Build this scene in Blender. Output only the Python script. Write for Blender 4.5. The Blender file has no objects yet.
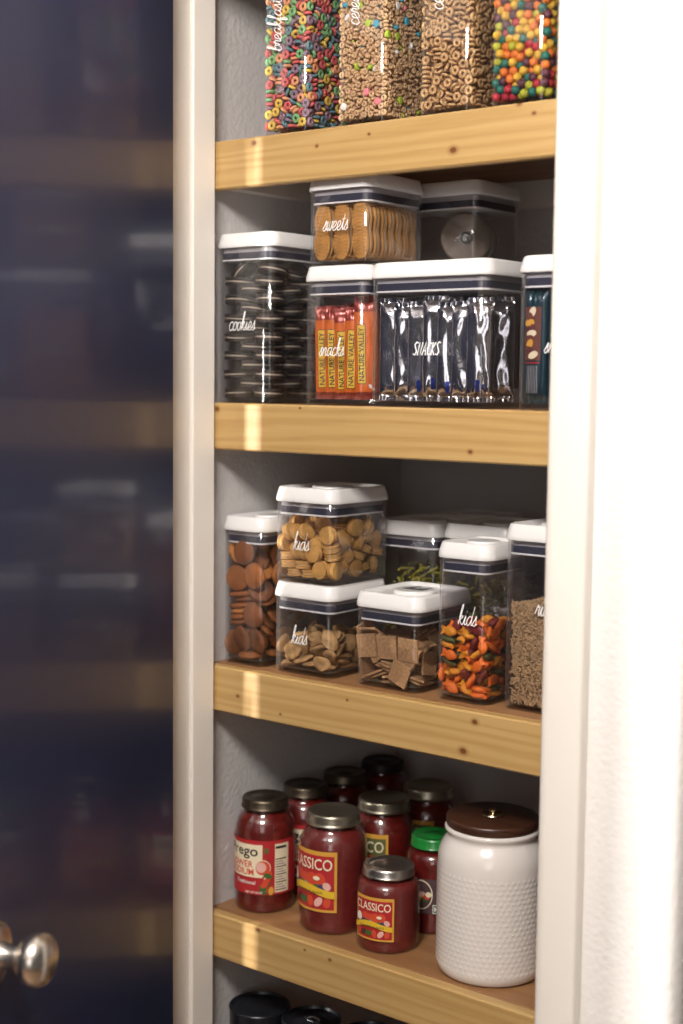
import bpy, bmesh, math, random
from mathutils import Vector, Matrix, Euler
PI = math.pi
C = bpy.context.scene.collection
rnd = random.Random(7)
DATA = {}
DATA['ginger'] = [-177,365,39,0,0,-137,176,-12,40,-314,0,-17,183,377,128,282,-45,66,-1,-375,39,0,0,15,-171,-43,80,14,295,67,-93,-463,268,-115,101,11,8,-289,262,-18,108,179,-172,86,197,44,-15,-272,22,363,255,290,27,51,-93,366,184,36,-308,-18,
-321,373,280,157,46,-157,173,-451,266,49,-130,-238,-321,-377,183,157,98,-157,214,27,261,204,16,115,-171,-373,488,-6,12,246,-98,-200,298,248,52,95,1,374,338,278,5,-19,163,65,311,-105,-46,82,176,-296,441,-38,-70,-196,173,373,402,-35,-10,-59,
-175,373,522,-32,-311,-20,-169,-372,568,3,-13,-38,172,438,619,-121,-299,-41,30,-58,459,118,42,-244,-175,148,412,-158,-260,1,-158,-350,648,5,12,-294,162,-521,631,157,-216,0,209,-79,605,228,-16,-160,-175,-42,453,96,-28,-251,188,-288,539,77,-301,-81,
-173,-376,727,13,314,138,-320,279,723,-157,141,157,-119,-324,812,305,-10,59,-173,-376,886,-10,305,-99,86,271,646,-55,-23,212,-174,-42,597,13,-98,-128,181,-311,894,-63,-50,-290,242,49,843,-157,147,157,321,-6,756,-157,71,157,-169,-480,1116,166,201,31,
27,255,708,-20,258,54,-265,328,984,124,30,147,-82,217,738,-58,306,-53,9,138,829,44,40,-135,-321,-201,1091,-157,59,-157,-196,377,1028,-104,-91,-201,321,-122,1187,-157,54,157,-94,-134,910,-79,31,-3,78,357,926,-26,81,75,-162,116,1018,156,-36,87,
98,-41,1050,37,-29,-138,173,398,1074,-7,-84,-195,-100,68,1039,159,-66,-229,182,-379,960,-58,-260,16,-176,521,1369,-157,21,0,183,207,1260,208,25,-235,-31,-145,1272,249,64,-148,169,393,962,250,59,18,103,-294,1230,-251,13,94,-176,124,1262,-11,10,58,
177,-521,1181,157,-216,0,194,40,1445,203,102,164,174,449,1260,-36,-202,194,-173,-7,1532,34,249,-82,-247,-376,1467,40,-109,270,-13,-521,1499,157,166,0,-176,305,1422,266,-27,-52,-172,302,1324,13,265,-134,253,25,1358,-124,-77,101,-144,-38,1459,66,31,299,
-90,-349,1666,49,-34,-158,-185,-251,1227,266,72,-106,173,-438,1517,-108,-132,-78,168,376,1576,293,14,-99,33,-294,1376,298,63,-72,-177,434,1722,-238,-80,65,175,-345,1784,302,39,12,118,375,1507,-20,-15,-220,170,-357,1541,-173,241,-41,-4,45,1625,-18,-246,184]
DATA['ritz'] = [-436,-243,123,157,-108,157,15,51,54,314,0,-117,264,-6,132,-119,56,236,-367,13,54,0,314,-93,-229,-488,54,0,0,-216,104,299,122,-157,-137,72,436,-51,122,-157,-20,157,188,-235,127,86,15,112,-29,458,122,157,20,-206,-363,364,134,102,-28,244,
11,-230,122,157,20,-160,355,196,95,292,-31,84,14,-475,54,0,0,138,-148,243,54,-314,0,77,-383,128,231,158,-23,-158,257,-444,124,-157,-158,0,-339,-487,164,-5,314,-146,368,480,298,-4,-21,-137,360,419,122,157,59,254,-92,-487,163,0,-314,55,
-196,509,124,157,270,44,360,85,275,-19,-281,169,-57,488,365,156,-59,157,-11,72,163,0,0,-26,-365,-473,272,-2,310,-54,-258,-245,54,0,0,68,-292,484,281,-21,13,255,-368,255,365,270,8,18,141,459,249,74,-296,-75,366,-438,320,-305,27,-128,
-190,-1,122,-157,-20,154,435,-477,123,-157,142,-157,105,-44,269,81,-1,34,206,190,228,-139,-262,53,-161,-231,228,-267,82,69,131,477,400,289,64,23,-187,252,233,154,-17,151,368,-306,172,115,-259,23,256,-556,122,-157,20,0,-430,-488,445,-152,20,-156,
360,241,367,276,-2,-62,344,486,477,-157,120,157,-308,-225,240,-92,-4,-152,-243,481,404,-21,303,-66,-208,8,299,-2,-2,248,323,322,550,-225,-43,33,26,69,382,-74,28,95,-366,551,567,-162,232,-3,366,-477,422,-289,13,-49,34,-256,329,258,27,-144,
-428,-56,391,-136,133,-132,-11,253,331,43,-87,95,-200,99,477,-159,-21,266,-359,377,487,-19,10,220,263,-270,384,70,77,308,356,82,467,-52,113,-247,-49,164,520,206,88,-63,-206,-229,415,311,-35,77,-75,-487,352,220,79,-109,350,-144,277,-88,-302,-39,
-428,144,583,-162,-5,154,-200,-234,614,-88,24,-102,-39,354,571,-81,-109,-181,-195,-486,353,202,30,-143,-413,-268,686,134,-65,179,-361,-250,507,38,-17,7,-335,-487,596,219,60,-119,-198,362,583,-113,104,-112,35,-269,493,-2,-306,6,130,-555,334,-157,309,0,
-347,-30,640,-58,83,-168,100,147,576,-14,-102,-253,48,394,629,124,12,200,-197,-488,589,-243,78,89,-77,-471,604,215,18,-145,-166,-49,473,170,138,-14,-37,-141,675,140,2,36,252,-15,470,-77,215,26,368,-543,594,207,134,49,-129,25,714,-11,138,-290,
-317,200,748,-311,21,47,213,-103,658,-313,-4,-54,194,495,685,-205,-68,-19,90,-446,421,-163,191,-5,186,-126,468,-96,-66,223,-412,-4,885,119,102,119,368,260,652,25,94,-126,-131,556,634,-157,72,0,374,-242,527,47,-230,-48,-70,280,757,-258,-9,-1,
420,-35,670,-173,94,-179,-212,-66,798,-207,-62,-94]
DATA['flake'] = [-64,129,34,0,0,108,-363,-457,34,-314,0,-110,366,-43,34,-314,0,133,-310,17,34,314,0,148,322,-576,115,157,0,0,-456,206,115,-157,0,-157,-255,303,34,0,314,12,364,434,34,314,0,110,349,-186,103,0,0,-87,-59,-145,72,-13,-23,222,
102,451,35,0,0,-219,-184,481,77,41,0,278,232,-289,34,314,0,-90,-279,223,103,-314,0,86,-180,-292,92,-35,-29,206,56,-166,134,-289,8,-15,307,451,103,0,314,-127,-456,482,152,-157,115,157,49,-445,71,-16,-20,135,337,415,172,0,0,-48,
107,153,88,45,-17,170,102,-262,193,-15,-306,-57,336,224,129,-118,-41,292,-70,-489,122,-27,27,-311,343,-143,172,0,0,238,-206,-576,226,157,-26,0,-364,-76,104,0,1,-204,-337,-376,139,3,22,-131,364,-462,200,42,246,-96,-128,491,140,39,-299,0,
-325,-122,208,32,3,298,-69,256,187,148,7,92,321,-68,326,-137,-314,11,-386,388,231,-157,38,157,269,31,204,-191,242,16,456,445,333,157,48,-157,-278,38,228,260,-5,2,302,375,335,-36,-275,157,362,-269,276,-259,37,-127,-456,-458,287,-157,55,-157,
290,180,202,-24,-194,-137,72,459,201,-55,-62,-163,-456,163,373,-157,-77,157,-86,11,172,255,-29,-17,-146,291,270,-157,-56,88,-57,66,340,47,89,79,130,407,316,25,-264,14,175,-451,331,-44,54,157,235,-190,383,-52,252,46,-273,-376,210,18,-9,77,
211,-479,279,66,20,-266,78,142,252,91,26,157,-263,55,300,264,-23,-29,353,-450,417,-262,81,12,241,575,262,157,-23,0,-54,-341,339,19,10,27,-95,502,314,103,36,-281,456,85,221,157,103,-157,-63,-304,275,-314,22,-82,-67,-508,321,69,120,206,
-315,376,261,-159,-33,159,-295,-377,283,0,-21,184,-291,121,400,26,228,-95,194,474,434,295,-2,27,257,65,339,-183,-11,-272,228,-249,422,78,-12,-21,-334,-238,397,-299,-22,-62,-48,-154,364,-74,61,29,-325,-67,363,-103,264,-12,-275,575,326,-157,287,0,
-26,-376,399,-14,-17,299,61,160,387,28,-69,302]
DATA['wheat'] = [-34,-360,18,-314,0,87,-18,385,18,0,0,27,120,-95,36,0,12,87,331,318,18,0,0,-1,134,52,94,304,-7,-130,-316,63,18,0,0,-159,13,-420,78,0,16,-305,-85,410,54,314,0,-123,246,-8,55,10,-308,-17,10,359,90,0,0,-285,
320,-368,54,-2,-293,9,-332,353,94,-298,-12,-2,-207,428,158,-13,-15,166,-211,-377,69,33,2,-152,208,-592,157,-148,157,9,164,452,119,-272,11,162,-245,21,54,0,-314,147,255,150,139,304,12,-124,328,-414,107,13,-21,308,-299,-407,77,-282,1,-150,
472,207,193,157,0,157,314,-556,404,157,-144,0,-237,72,111,-4,-10,136,-52,55,159,-5,306,29,-43,17,222,-4,-8,-260,306,427,162,-1,293,-176,-48,-386,154,309,5,-83,-307,267,183,0,305,-18,315,-96,135,21,-19,144,-330,-81,142,15,-22,-5,
-472,-404,206,-157,116,157,250,592,317,157,148,0,333,-113,165,18,-293,-157,-327,294,217,9,-2,-154,-145,-351,197,5,-5,235,329,417,281,-54,21,146,30,-410,256,7,0,152,-257,371,259,-9,312,-145,207,234,288,-19,54,-292,-472,401,380,-157,1,157,
-73,-414,227,-7,-312,128,41,376,290,-280,-44,-25,293,-134,221,-20,-305,-23,-327,-592,455,157,-310,0,200,-63,277,-300,17,-68,-436,-412,212,158,154,158,-207,423,299,-306,-3,-136,99,-177,307,-7,302,143,-79,332,348,-7,-6,70,-239,27,272,-49,291,-56,
240,-29,361,-1,301,160,267,-339,314,5,-15,160,3,-592,468,-157,149,0,177,556,360,-157,104,0,329,-592,471,157,0,0,-184,-556,434,157,-199,0,-468,346,694,157,1,160,-190,377,373,305,1,153,472,-324,285,-157,-15,157,109,63,413,-6,-301,-151,
-296,417,399,1,305,0,174,-274,366,-1,-15,186,-262,-60,274,43,33,-158,287,-344,389,15,3,0,293,-520,392,-157,188,0,-285,-381,380,-3,-308,0,31,442,495,-21,31,307,-318,-367,425,3,-4,148,122,83,453,-1,-14,125,242,-290,435,-15,4,-265,
-269,592,572,157,-229,0,-308,-142,307,34,272,130,-291,467,555,-220,-9,0,337,428,510,36,-36,157,367,15,475,208,28,-146,19,-371,438,-51,-48,142,-472,33,408,157,18,157,326,-341,462,-2,15,-160,-305,-53,381,-36,273,-15,-284,-177,500,4,-312,-8,
-211,-124,319,-42,34,281,-278,266,445,-15,-54,171,144,2,566,6,57,-246,-296,-92,534,-4,2,0,-214,300,515,-56,0,299,157,267,582,-286,-24,25,176,295,556,-277,1,-46,-472,-416,601,-157,153,157,-251,-380,458,-2,4,-157,-234,214,535,-77,-273,-54,
331,-337,499,15,2,2,38,-34,538,-54,22,248,402,-8,491,109,-12,157,-296,-476,595,69,1,314,-130,-123,567,2,-4,-261]
DATA['fish'] = [97,202,70,-157,-7,-130,232,-392,37,0,314,24,243,-390,111,0,0,-314,82,-239,70,-64,16,275,-181,392,37,0,0,24,-235,-337,78,-189,2,24,239,364,70,-157,-307,0,-179,-400,90,-195,56,3,291,-146,37,-314,0,130,-286,-212,37,0,314,120,
-290,190,37,314,0,151,0,2,37,0,0,-209,113,390,162,1,11,-307,-85,-269,70,-158,-7,-122,-86,275,37,0,0,311,203,-18,37,0,-314,139,219,20,111,0,0,-2,-149,101,75,234,-5,179,26,-119,70,157,1,41,-290,304,111,0,0,151,
322,196,70,-157,-7,-157,21,-382,96,-259,66,8,-221,-43,78,109,-6,-37,290,-165,111,314,0,-152,-127,390,111,0,0,-307,278,326,250,-268,-59,86,-41,-148,175,-5,-312,-84,290,234,267,-8,73,-166,-289,-165,111,0,0,179,155,197,176,37,1,218,
-75,150,140,-243,5,204,162,-104,188,254,-61,141,-227,40,156,-46,-20,-49,277,-3,185,0,0,-97,-25,277,197,-16,307,-120,-153,423,218,157,-1,0,-243,294,223,136,14,58,1,-23,182,-151,19,1,29,88,218,-16,35,9,323,-213,218,-157,-7,157,
-243,75,222,50,309,-19,287,-48,285,-22,24,134,33,-351,262,119,-61,-190,236,83,298,98,21,-248,-129,-304,187,-212,-1,-131,-323,390,265,42,-157,272,77,385,233,-4,304,-40,53,-184,284,-161,18,33,212,241,369,-79,63,257,-292,-218,185,0,0,-182,
49,132,326,-139,-11,-115,-162,249,250,-200,-43,69,155,-229,299,-166,65,28,23,423,335,-157,298,0,-235,-44,232,-107,-309,-21,228,-340,242,-88,243,-77,61,-103,284,-160,-3,34,-289,66,314,4,286,-127,114,-392,204,45,104,-263,-93,-280,326,-130,-35,270,
237,-57,400,-80,11,312,112,178,319,-139,8,-112,36,-133,429,-93,27,196,270,-141,425,-255,-59,57,-131,151,304,90,19,-280,-169,-153,283,-46,0,0,-88,12,335,-65,-7,294,39,331,335,155,278,15,-59,54,443,22,-302,76,151,130,423,21,-11,162,
241,423,374,-157,222,0,242,-311,388,28,60,-301,44,-373,384,298,35,-68,-323,-198,291,-157,13,157,-254,-133,378,-6,61,111,-155,-389,287,-301,-10,-25,-177,318,377,142,-18,-19,-162,-73,408,63,-14,296,-246,144,419,-84,-19,262,230,-423,412,-157,241,0,
12,320,438,19,292,94,122,-325,447,-264,12,101,116,-28,490,65,-9,-58,-181,423,373,-157,72,0,-323,-20,451,157,-35,-157,-272,251,404,-91,-75,234,291,29,469,-17,231,-180,21,-330,517,208,5,105,283,-284,506,55,-39,-134,214,317,535,-196,-100,-83,
-323,-391,252,157,138,-157,-284,289,551,-263,-27,179,323,350,543,-157,-39,157,239,160,505,-48,-12,-308,-49,423,565,-157,40,0,-73,-275,473,-210,-32,-193,-124,374,483,28,38,75,97,235,507,180,-58,70,61,338,565,-136,20,-209,-262,-337,401,25,-21,243,
-103,214,509,176,15,-218,-243,210,602,-40,42,-103,-202,-423,499,157,21,0,-16,-311,595,208,6,106,-253,74,503,81,-55,236,-168,-266,473,-202,-29,-194,191,-369,545,67,271,96,21,200,610,-281,55,-112,-237,-137,521,49,15,5,323,129,603,-157,-52,157,
-239,-383,612,2,-301,-2,284,-40,614,-16,-242,-156,-290,-271,546,5,250,166,-83,61,516,22,-302,77,126,16,597,6,-258,115,165,209,622,26,-1,188,-133,-257,635,-150,233,-49,131,-211,580,-55,-77,-158,-218,-389,684,2,-301,-2,245,-153,656,-80,-27,-14,
279,-240,633,273,63,91,-290,31,610,4,-264,-165,323,196,767,-157,119,157,6,-106,568,298,-88,-38,-11,379,688,-293,4,41,140,-390,657,-281,-106,-40,-174,334,633,-175,23,-111,-96,61,668,292,-12,-21,-209,-119,712,-149,-175,-67,-61,-92,606,32,85,297,
-323,-61,679,-157,-26,157,-185,214,701,-120,-53,264,-56,53,596,-24,-6,2,-83,-202,627,-34,152,-245,-191,-41,683,-156,-246,-58,242,316,673,-1,24,26,248,423,673,-157,-29,0,234,-95,701,83,11,-314,31,-382,781,49,39,7,-2,190,735,-54,78,-151,
292,349,820,157,-134,0,73,-213,708,239,-24,182,245,127,725,155,-9,-134,-287,20,791,15,-5,-184,-14,-337,735,44,-44,142,-77,385,773,-18,-302,0,105,315,762,-110,-19,173,-210,-423,792,157,6,0,290,423,861,-157,-146,0,290,-423,674,-158,158,-1,
-90,-182,807,42,16,18,-155,232,808,54,10,205,-115,-10,778,20,-35,205,78,108,771,94,-283,44,149,38,707,-106,254,-74,15,-340,914,262,-79,-105,12,159,880,140,-9,-284,268,6,830,66,-85,157,-157,-334,831,111,-143,24,177,-320,807,-108,57,-5,
-115,214,963,-148,235,65,-90,352,852,3,24,-44,-238,-423,932,-157,10,0,323,-83,880,-157,-59,157,124,46,876,-5,-272,-181,-57,-238,920,85,40,265,-292,-268,794,-33,89,-198,61,-31,745,18,255,-141,323,-261,795,-157,49,157,-71,-139,928,73,-45,-284,
-230,161,743,-189,6,-32,232,207,936,-14,-13,242,-103,-25,851,-37,-15,-251,163,-262,879,114,-302,-28,-186,391,968,305,-47,21,205,201,848,-23,11,-119,274,80,1027,-122,-38,105,195,-187,788,-238,54,-46,-39,25,937,4,29,52,275,-158,960,46,264,143,
195,-423,854,157,10,0,-246,-113,914,-155,56,160,-323,331,856,-157,14,157,-226,-268,961,-217,-29,30,-274,387,737,19,-110,-15,323,-316,1019,157,-150,157,323,276,1050,-157,-97,-157,243,-423,992,157,-3,0,-233,114,878,-26,296,-96,169,366,982,302,33,-32,
5,311,929,-282,18,-109,-175,263,962,-147,226,66,126,-153,954,8,-41,-180,176,-293,1019,-38,46,29,-323,-141,1035,157,6,-157,-323,389,1068,157,125,157,99,390,875,0,300,3,195,-237,1075,12,-57,-245,262,-41,1133,226,76,8,-41,-386,1015,-6,83,-302,
203,-372,1136,139,-21,47,116,-40,992,15,51,201,-290,112,969,10,31,189,133,191,1006,-16,294,37,92,-11,1059,286,-46,-86,-260,293,1045,141,257,71,14,-143,1032,15,39,190,-129,331,1202,103,2,-90,-125,-423,1093,-157,-96,0,-323,-47,906,-157,-6,157,
-244,-319,1032,-83,302,21,-113,129,1002,24,148,-77,-197,-59,1037,238,110,-55,170,391,1060,11,-34,286,-313,107,1082,-160,58,147,274,-181,1129,-80,-42,-110,73,-199,1173,159,-7,-223,143,136,1072,-290,9,-90,246,257,1136,-189,13,-166,-78,-250,1105,-197,-56,-134,
-17,110,1083,-185,-122,87,-129,211,1150,85,269,-13,23,355,1080,197,44,184,55,-345,1194,-157,0,92,95,103,1166,142,4,166,-19,-69,1116,142,-23,-125,-37,369,1143,53,-105,-55,183,234,1186,194,44,170,-235,-188,1139,-177,-276,-10,-269,-313,1143,-25,288,-94,
287,421,1181,-162,-122,4,-146,-24,1095,112,72,153,-290,179,1157,32,236,-119,133,374,1206,-142,113,35,225,-218,1227,36,36,-213]
DATA['ring'] = [63,-187,27,314,0,-124,-258,-223,57,157,251,0,-346,-190,57,157,-126,157,-141,50,27,-314,0,-24,260,-223,60,-157,147,0,-213,-41,27,0,0,-276,173,-148,27,-314,0,2,-217,169,57,-157,64,0,88,-66,27,0,0,107,159,190,27,0,0,36,
346,-166,57,157,-125,157,155,-223,111,157,-251,0,265,-132,57,-157,63,213,-195,223,60,157,38,0,-346,136,57,-157,-63,-157,71,59,27,0,-314,1,-242,-145,61,185,-60,9,-313,25,63,84,-203,67,45,190,27,0,0,99,-28,-80,27,0,0,27,
-220,-80,115,-8,-81,-190,-134,-190,27,0,0,-31,315,80,27,0,0,94,-313,223,57,157,0,0,-117,-57,57,-157,-126,90,-289,-134,152,-307,-72,67,-218,-68,181,81,-307,-37,199,-30,27,0,0,132,-319,-72,57,-157,-63,204,319,-135,168,64,-83,-71,
315,-49,27,0,0,-220,-137,6,116,100,0,-239,281,190,27,0,0,102,-54,-193,67,314,101,0,263,223,111,-157,-63,0,18,-193,107,41,-301,-128,-346,-27,166,157,30,-157,25,223,111,157,-189,0,-35,-63,147,31,100,231,200,78,54,0,-259,165,
-204,35,118,31,-112,-117,-56,-119,116,-48,219,-176,313,-42,81,314,0,-120,-170,-189,110,21,-64,275,-130,137,102,-41,41,-103,70,-116,113,-150,-5,285,-78,223,58,-157,-7,0,-313,-223,201,-157,-62,0,-21,20,58,-161,-63,-58,85,-33,81,0,314,-154,
31,-193,160,-41,-301,128,-112,-185,172,220,197,26,-28,131,58,-62,-34,180,193,-103,117,62,40,-309,315,-18,135,0,0,-30,84,89,92,38,-314,-60,76,-24,135,313,1,13,291,104,111,157,0,-157,315,-223,163,-157,-283,0,29,-106,244,226,-40,103,
-40,73,135,-261,-65,-140,235,-187,193,285,-96,-9,346,100,111,-157,125,157,-194,-223,225,157,-33,0,197,-20,128,249,55,84,96,-193,239,40,-50,-74,-313,-193,285,0,0,-63,37,158,171,-68,268,86,-142,223,162,157,44,0,-293,190,141,0,-312,-44,
144,70,155,52,59,123,315,46,193,-4,-5,220,-104,-64,204,104,-31,-169,-310,-133,212,-245,-20,-55,235,-90,211,227,12,34,-309,-18,252,23,25,36,-161,60,190,-53,74,-36,-16,24,199,26,76,-66,137,175,106,-19,-262,121,110,-77,193,311,11,13,
-309,88,196,-1,1,146,203,135,158,-66,-37,-168,-258,92,109,206,121,94,345,193,183,285,157,-29,15,-222,285,-157,-310,-1,138,-192,203,254,18,181,-258,90,256,1,5,251,93,0,240,291,26,67,167,223,178,157,100,0,-257,190,194,-2,0,-169,
310,97,253,-10,-287,169,-66,-190,242,-252,27,117,-32,187,211,-217,4,-196,-243,-96,304,26,-86,-61,52,124,211,-35,-241,-72,-313,193,249,314,0,125,346,-19,273,157,29,-157,-100,134,174,28,-230,0,-5,-28,271,-78,51,182,49,70,282,80,27,279,
148,-92,280,48,-199,176,-103,71,255,66,-24,-74,-43,-113,293,-198,-223,-8,-195,190,248,-1,0,-223,304,188,284,312,29,126,213,-18,210,82,308,18,-188,-132,248,-44,-58,-304,-141,73,299,248,-26,178,-169,-21,243,133,81,-38,313,-133,282,36,-60,91,
314,-223,283,-157,-38,0,-346,86,304,157,118,-157,212,179,280,-189,-67,-116,175,56,256,144,41,-145,189,-180,278,-33,-63,-241,228,68,252,169,14,176,346,-155,379,157,-31,157,346,192,369,-157,-28,-157,-314,-52,344,142,102,-13,-198,7,326,-37,293,-111,
-305,223,333,-157,-126,1,-195,175,333,-158,131,-113,346,-193,487,287,-157,27,-257,92,341,257,51,157,310,79,339,290,41,-95,-104,192,268,-209,26,139,230,-223,364,157,-139,0,-21,188,301,-5,3,-98,-315,3,350,-166,-31,3,-315,-104,361,144,94,-11,
250,-32,303,19,-272,146,91,186,265,28,87,175,-61,79,340,24,-80,280,231,77,375,-112,-17,145,12,193,353,-6,-2,-190,138,4,331,-77,46,-285,-78,-31,328,-157,-245,-52,-143,-223,329,157,30,0,-312,-193,339,0,314,63,-315,135,388,-2,2,94,
52,-78,333,47,49,82,-105,190,360,5,-3,218,259,-169,363,157,303,0,197,-25,390,-230,31,-41,29,191,406,-3,-309,50,313,-69,397,-191,247,-22,255,190,356,303,23,1,-156,-112,336,17,-201,-57,26,-7,384,35,-231,160,-313,-191,393,314,0,109,
315,-17,410,202,-91,-36,-37,-190,381,-17,-21,-185,-176,85,427,49,70,-226,118,136,329,78,-1,48,314,28,452,-117,84,31,-126,72,398,233,-21,156,-116,-109,387,83,90,56,13,107,386,157,-294,-7,292,189,434,-68,186,-76,-88,190,413,308,0,-157,
140,118,379,-14,77,-130,46,-145,436,78,310,-2,-228,-182,403,150,94,160,314,223,545,-158,149,-1,-240,-35,406,-214,99,111,315,107,462,-118,224,31,81,-192,340,-51,-259,82,-260,38,456,95,-82,-261,-315,223,451,157,-282,0,313,-74,484,-298,22,-94,
177,-139,383,-178,31,-164,-189,-35,423,-197,-70,187,158,84,417,-260,-60,123,-313,138,442,312,-2,-63,115,-89,400,-192,94,-166,-315,-190,447,0,314,32,-345,23,466,-157,19,157,-201,223,445,-159,162,-2,141,223,372,157,-12,0,7,-92,463,231,-27,3,
-313,-104,482,-147,2,0,309,62,549,-19,-314,-2,-252,84,528,-94,-9,-45,199,-41,462,11,249,148,92,189,462,-16,312,69,124,-223,415,157,137,0,-312,-20,539,-37,290,59,-73,75,469,-60,27,-106,199,47,490,-92,-10,-12,-181,31,528,190,-12,-225,
184,-150,500,-134,5,86,-145,-178,446,-65,288,36,-198,-87,501,-21,24,281,235,163,467,179,-20,131,-15,22,415,-19,-87,-83,-312,-193,501,0,314,63,88,53,466,-91,260,-104,-313,-209,585,-157,-126,0,315,-84,537,0,-27,157,83,-73,515,-131,38,-141,
259,-189,481,106,-202,-31,-107,-43,449,-29,53,142,-299,191,619,-6,289,0,-222,192,527,-308,-25,0,265,-223,598,157,1,0,-26,-190,469,-53,-205,-176,-345,126,526,-157,-123,157,-1,-54,500,87,1,-288,-135,-190,507,29,-64,115,68,-190,519,-41,23,-127,
134,-223,583,157,74,0,-265,190,572,-25,0,179,103,190,516,6,15,-63,-27,192,464,-6,-2,-186,33,93,504,-90,45,221,-345,-123,597,157,104,157,-68,99,530,51,-272,-81,-102,-88,563,306,99,-66,-314,-38,626,225,-84,-47,-38,-223,585,157,-33,0,
135,-79,530,-59,128,-55,312,-169,606,155,-251,-2,-315,35,614,77,-239,62,-113,-13,533,-215,10,37,10,-14,550,-77,-57,-15,185,180,481,-193,-93,-149,124,48,579,26,123,-204,-133,165,502,170,-49,-207,92,137,595,92,189,13,-16,223,547,-157,-57,0,
215,-25,546,52,-41,34,-177,95,584,233,-3,-33,135,-92,616,26,12,-137,-18,71,578,243,17,-185,182,101,566,-45,130,-227,-51,-132,576,-235,73,60,-155,-193,591,311,1,-126,315,-77,595,16,-21,92,-213,-91,553,-282,-4,-102,213,-145,613,-182,-18,-215,
198,189,566,30,-304,-62,-179,193,616,242,21,-134,15,51,617,-68,-287,78,-145,-169,644,314,3,-2,-262,-193,658,24,-31,247,313,43,600,-310,-19,137,-211,-81,714,-103,30,-123,-308,176,671,-20,298,-66,-257,-101,627,-144,94,29,139,-220,734,-162,-256,6,
9,169,640,157,-287,0,-310,82,641,93,265,-34,-93,156,615,64,-287,-116,-52,-223,708,-157,278,0,69,-191,641,-15,216,-18,188,45,674,40,272,-89,212,-7,642,274,-42,-88,13,-121,604,-228,34,77,-200,7,624,-63,288,28,-20,223,662,-157,195,0,
84,223,610,-157,17,0,-120,-21,654,69,89,44,258,139,654,-93,-84,107,-147,223,703,157,-189,0,-202,53,713,23,-6,1,-308,138,725,6,-25,0,84,-14,651,-294,-64,-101,346,153,643,157,72,157,-57,-39,648,-106,14,-186,45,80,688,47,-58,170,
-83,55,681,135,286,-32,313,-191,690,0,-1,175,161,-130,709,259,-135,49,-314,-28,779,9,-304,86,-313,19,707,-18,260,123,31,-193,681,-97,-26,140,70,-110,688,-176,271,-19,313,-80,650,-309,26,-136,-193,131,680,-28,-241,-121,-313,-100,716,-8,22,-192,
-95,134,760,-42,5,130,-84,-121,726,212,-42,152,-216,131,803,130,-50,78,151,160,672,-278,15,87,247,223,641,-157,-190,0,-64,136,709,270,7,155,-28,-137,699,-75,70,226,346,30,686,-157,4,-157,-19,-19,710,83,-52,170,313,-193,745,-314,0,126,
-315,223,761,157,94,0,314,223,737,157,-88,0,255,-188,809,308,19,-87,225,-192,721,-157,-94,161,97,35,742,-161,4,-84,31,-26,734,267,85,-90,219,-16,743,-280,30,-48,-315,15,827,306,-11,-94,-173,-190,699,-311,0,148,-313,-223,761,-157,-9,0,
257,-100,733,125,-44,-290,266,98,736,-1,-285,-114,-205,26,778,-303,-5,-139,345,-190,829,-158,126,-157,-230,-188,786,101,-198,-96,85,-137,767,309,25,-104,-16,-193,793,-311,5,63,312,-68,844,-29,-48,237,42,169,752,-157,-75,0,133,-192,821,306,-8,126,
292,15,797,-144,-71,-123,101,-49,776,156,31,-34,346,-78,738,157,-27,157,-146,-164,784,151,73,3,-346,131,807,-157,57,157,-147,-57,768,132,292,25,149,114,739,-56,-310,-6,-200,3,839,-10,7,-279,-314,-10,885,301,-4,-26,-50,-78,810,243,66,-43,
-140,-218,788,163,-256,3,313,-105,923,92,37,287,197,-85,832,-290,39,-80,221,-32,795,-36,-285,-44,-3,115,834,73,4,-180,69,223,738,-157,309,0,99,-189,872,5,305,96,22,83,789,258,-51,73,-84,24,795,232,-111,-22,146,61,806,116,19,219,
-220,194,791,-185,-60,79,198,188,761,-60,112,0,94,190,822,-38,-293,108,-51,193,870,32,-40,-70,-290,-108,805,-149,5,-290,-38,223,778,157,121,0,-258,189,879,10,12,254,-19,-192,847,0,-308,-7,196,-131,931,-16,-43,215,-346,-190,874,-157,-135,-157,
-301,80,910,142,-206,-24,-145,82,843,-183,1,255,293,-191,892,273,-126,43,-154,-109,866,31,-20,-166,3,-7,848,-120,77,-240,-47,-137,917,-79,-74,-6,54,-79,852,289,-44,60,346,-193,1004,-157,31,157,198,-106,882,-33,32,-219,210,-223,915,-157,199,0,
-260,-223,897,157,167,0,304,193,821,-290,-8,-126,-346,190,907,-157,-55,157,194,84,824,-255,-206,4,94,83,909,90,82,164,-70,76,896,-236,10,153,132,191,864,-293,38,52,-136,190,832,114,94,131,69,25,892,93,71,173,-313,-100,918,-174,118,-16,
-32,-222,934,157,184,2,345,76,814,157,75,157,-313,-16,965,-25,-63,-117,-68,-30,923,-75,279,-6,346,22,918,157,-50,-157,-346,-190,989,-157,72,157,17,-189,1002,-51,-284,118,-312,116,993,4,298,-31,-139,176,916,-37,-312,-68,-31,81,933,-34,-73,-260,
250,223,894,157,226,0,-150,85,978,-273,67,26,235,113,842,197,-2,-88,-259,187,933,299,-1,19,91,-191,925,-309,-9,-7,-142,-215,903,-152,5,-313,315,135,896,-1,295,-161,245,-39,980,-38,-296,-39,124,-191,1001,27,45,71,31,-87,936,65,-93,257,
262,18,913,118,-219,-67,-193,-26,927,-104,-114,233,181,-13,900,-108,71,4,251,-188,993,-33,10,0,-207,80,942,-238,-56,165,-8,223,1033,157,-140,0,-199,-97,943,96,119,-63,-197,-18,1011,14,-297,85,186,106,923,300,-43,117,-260,-169,897,-157,103,0,
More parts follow.
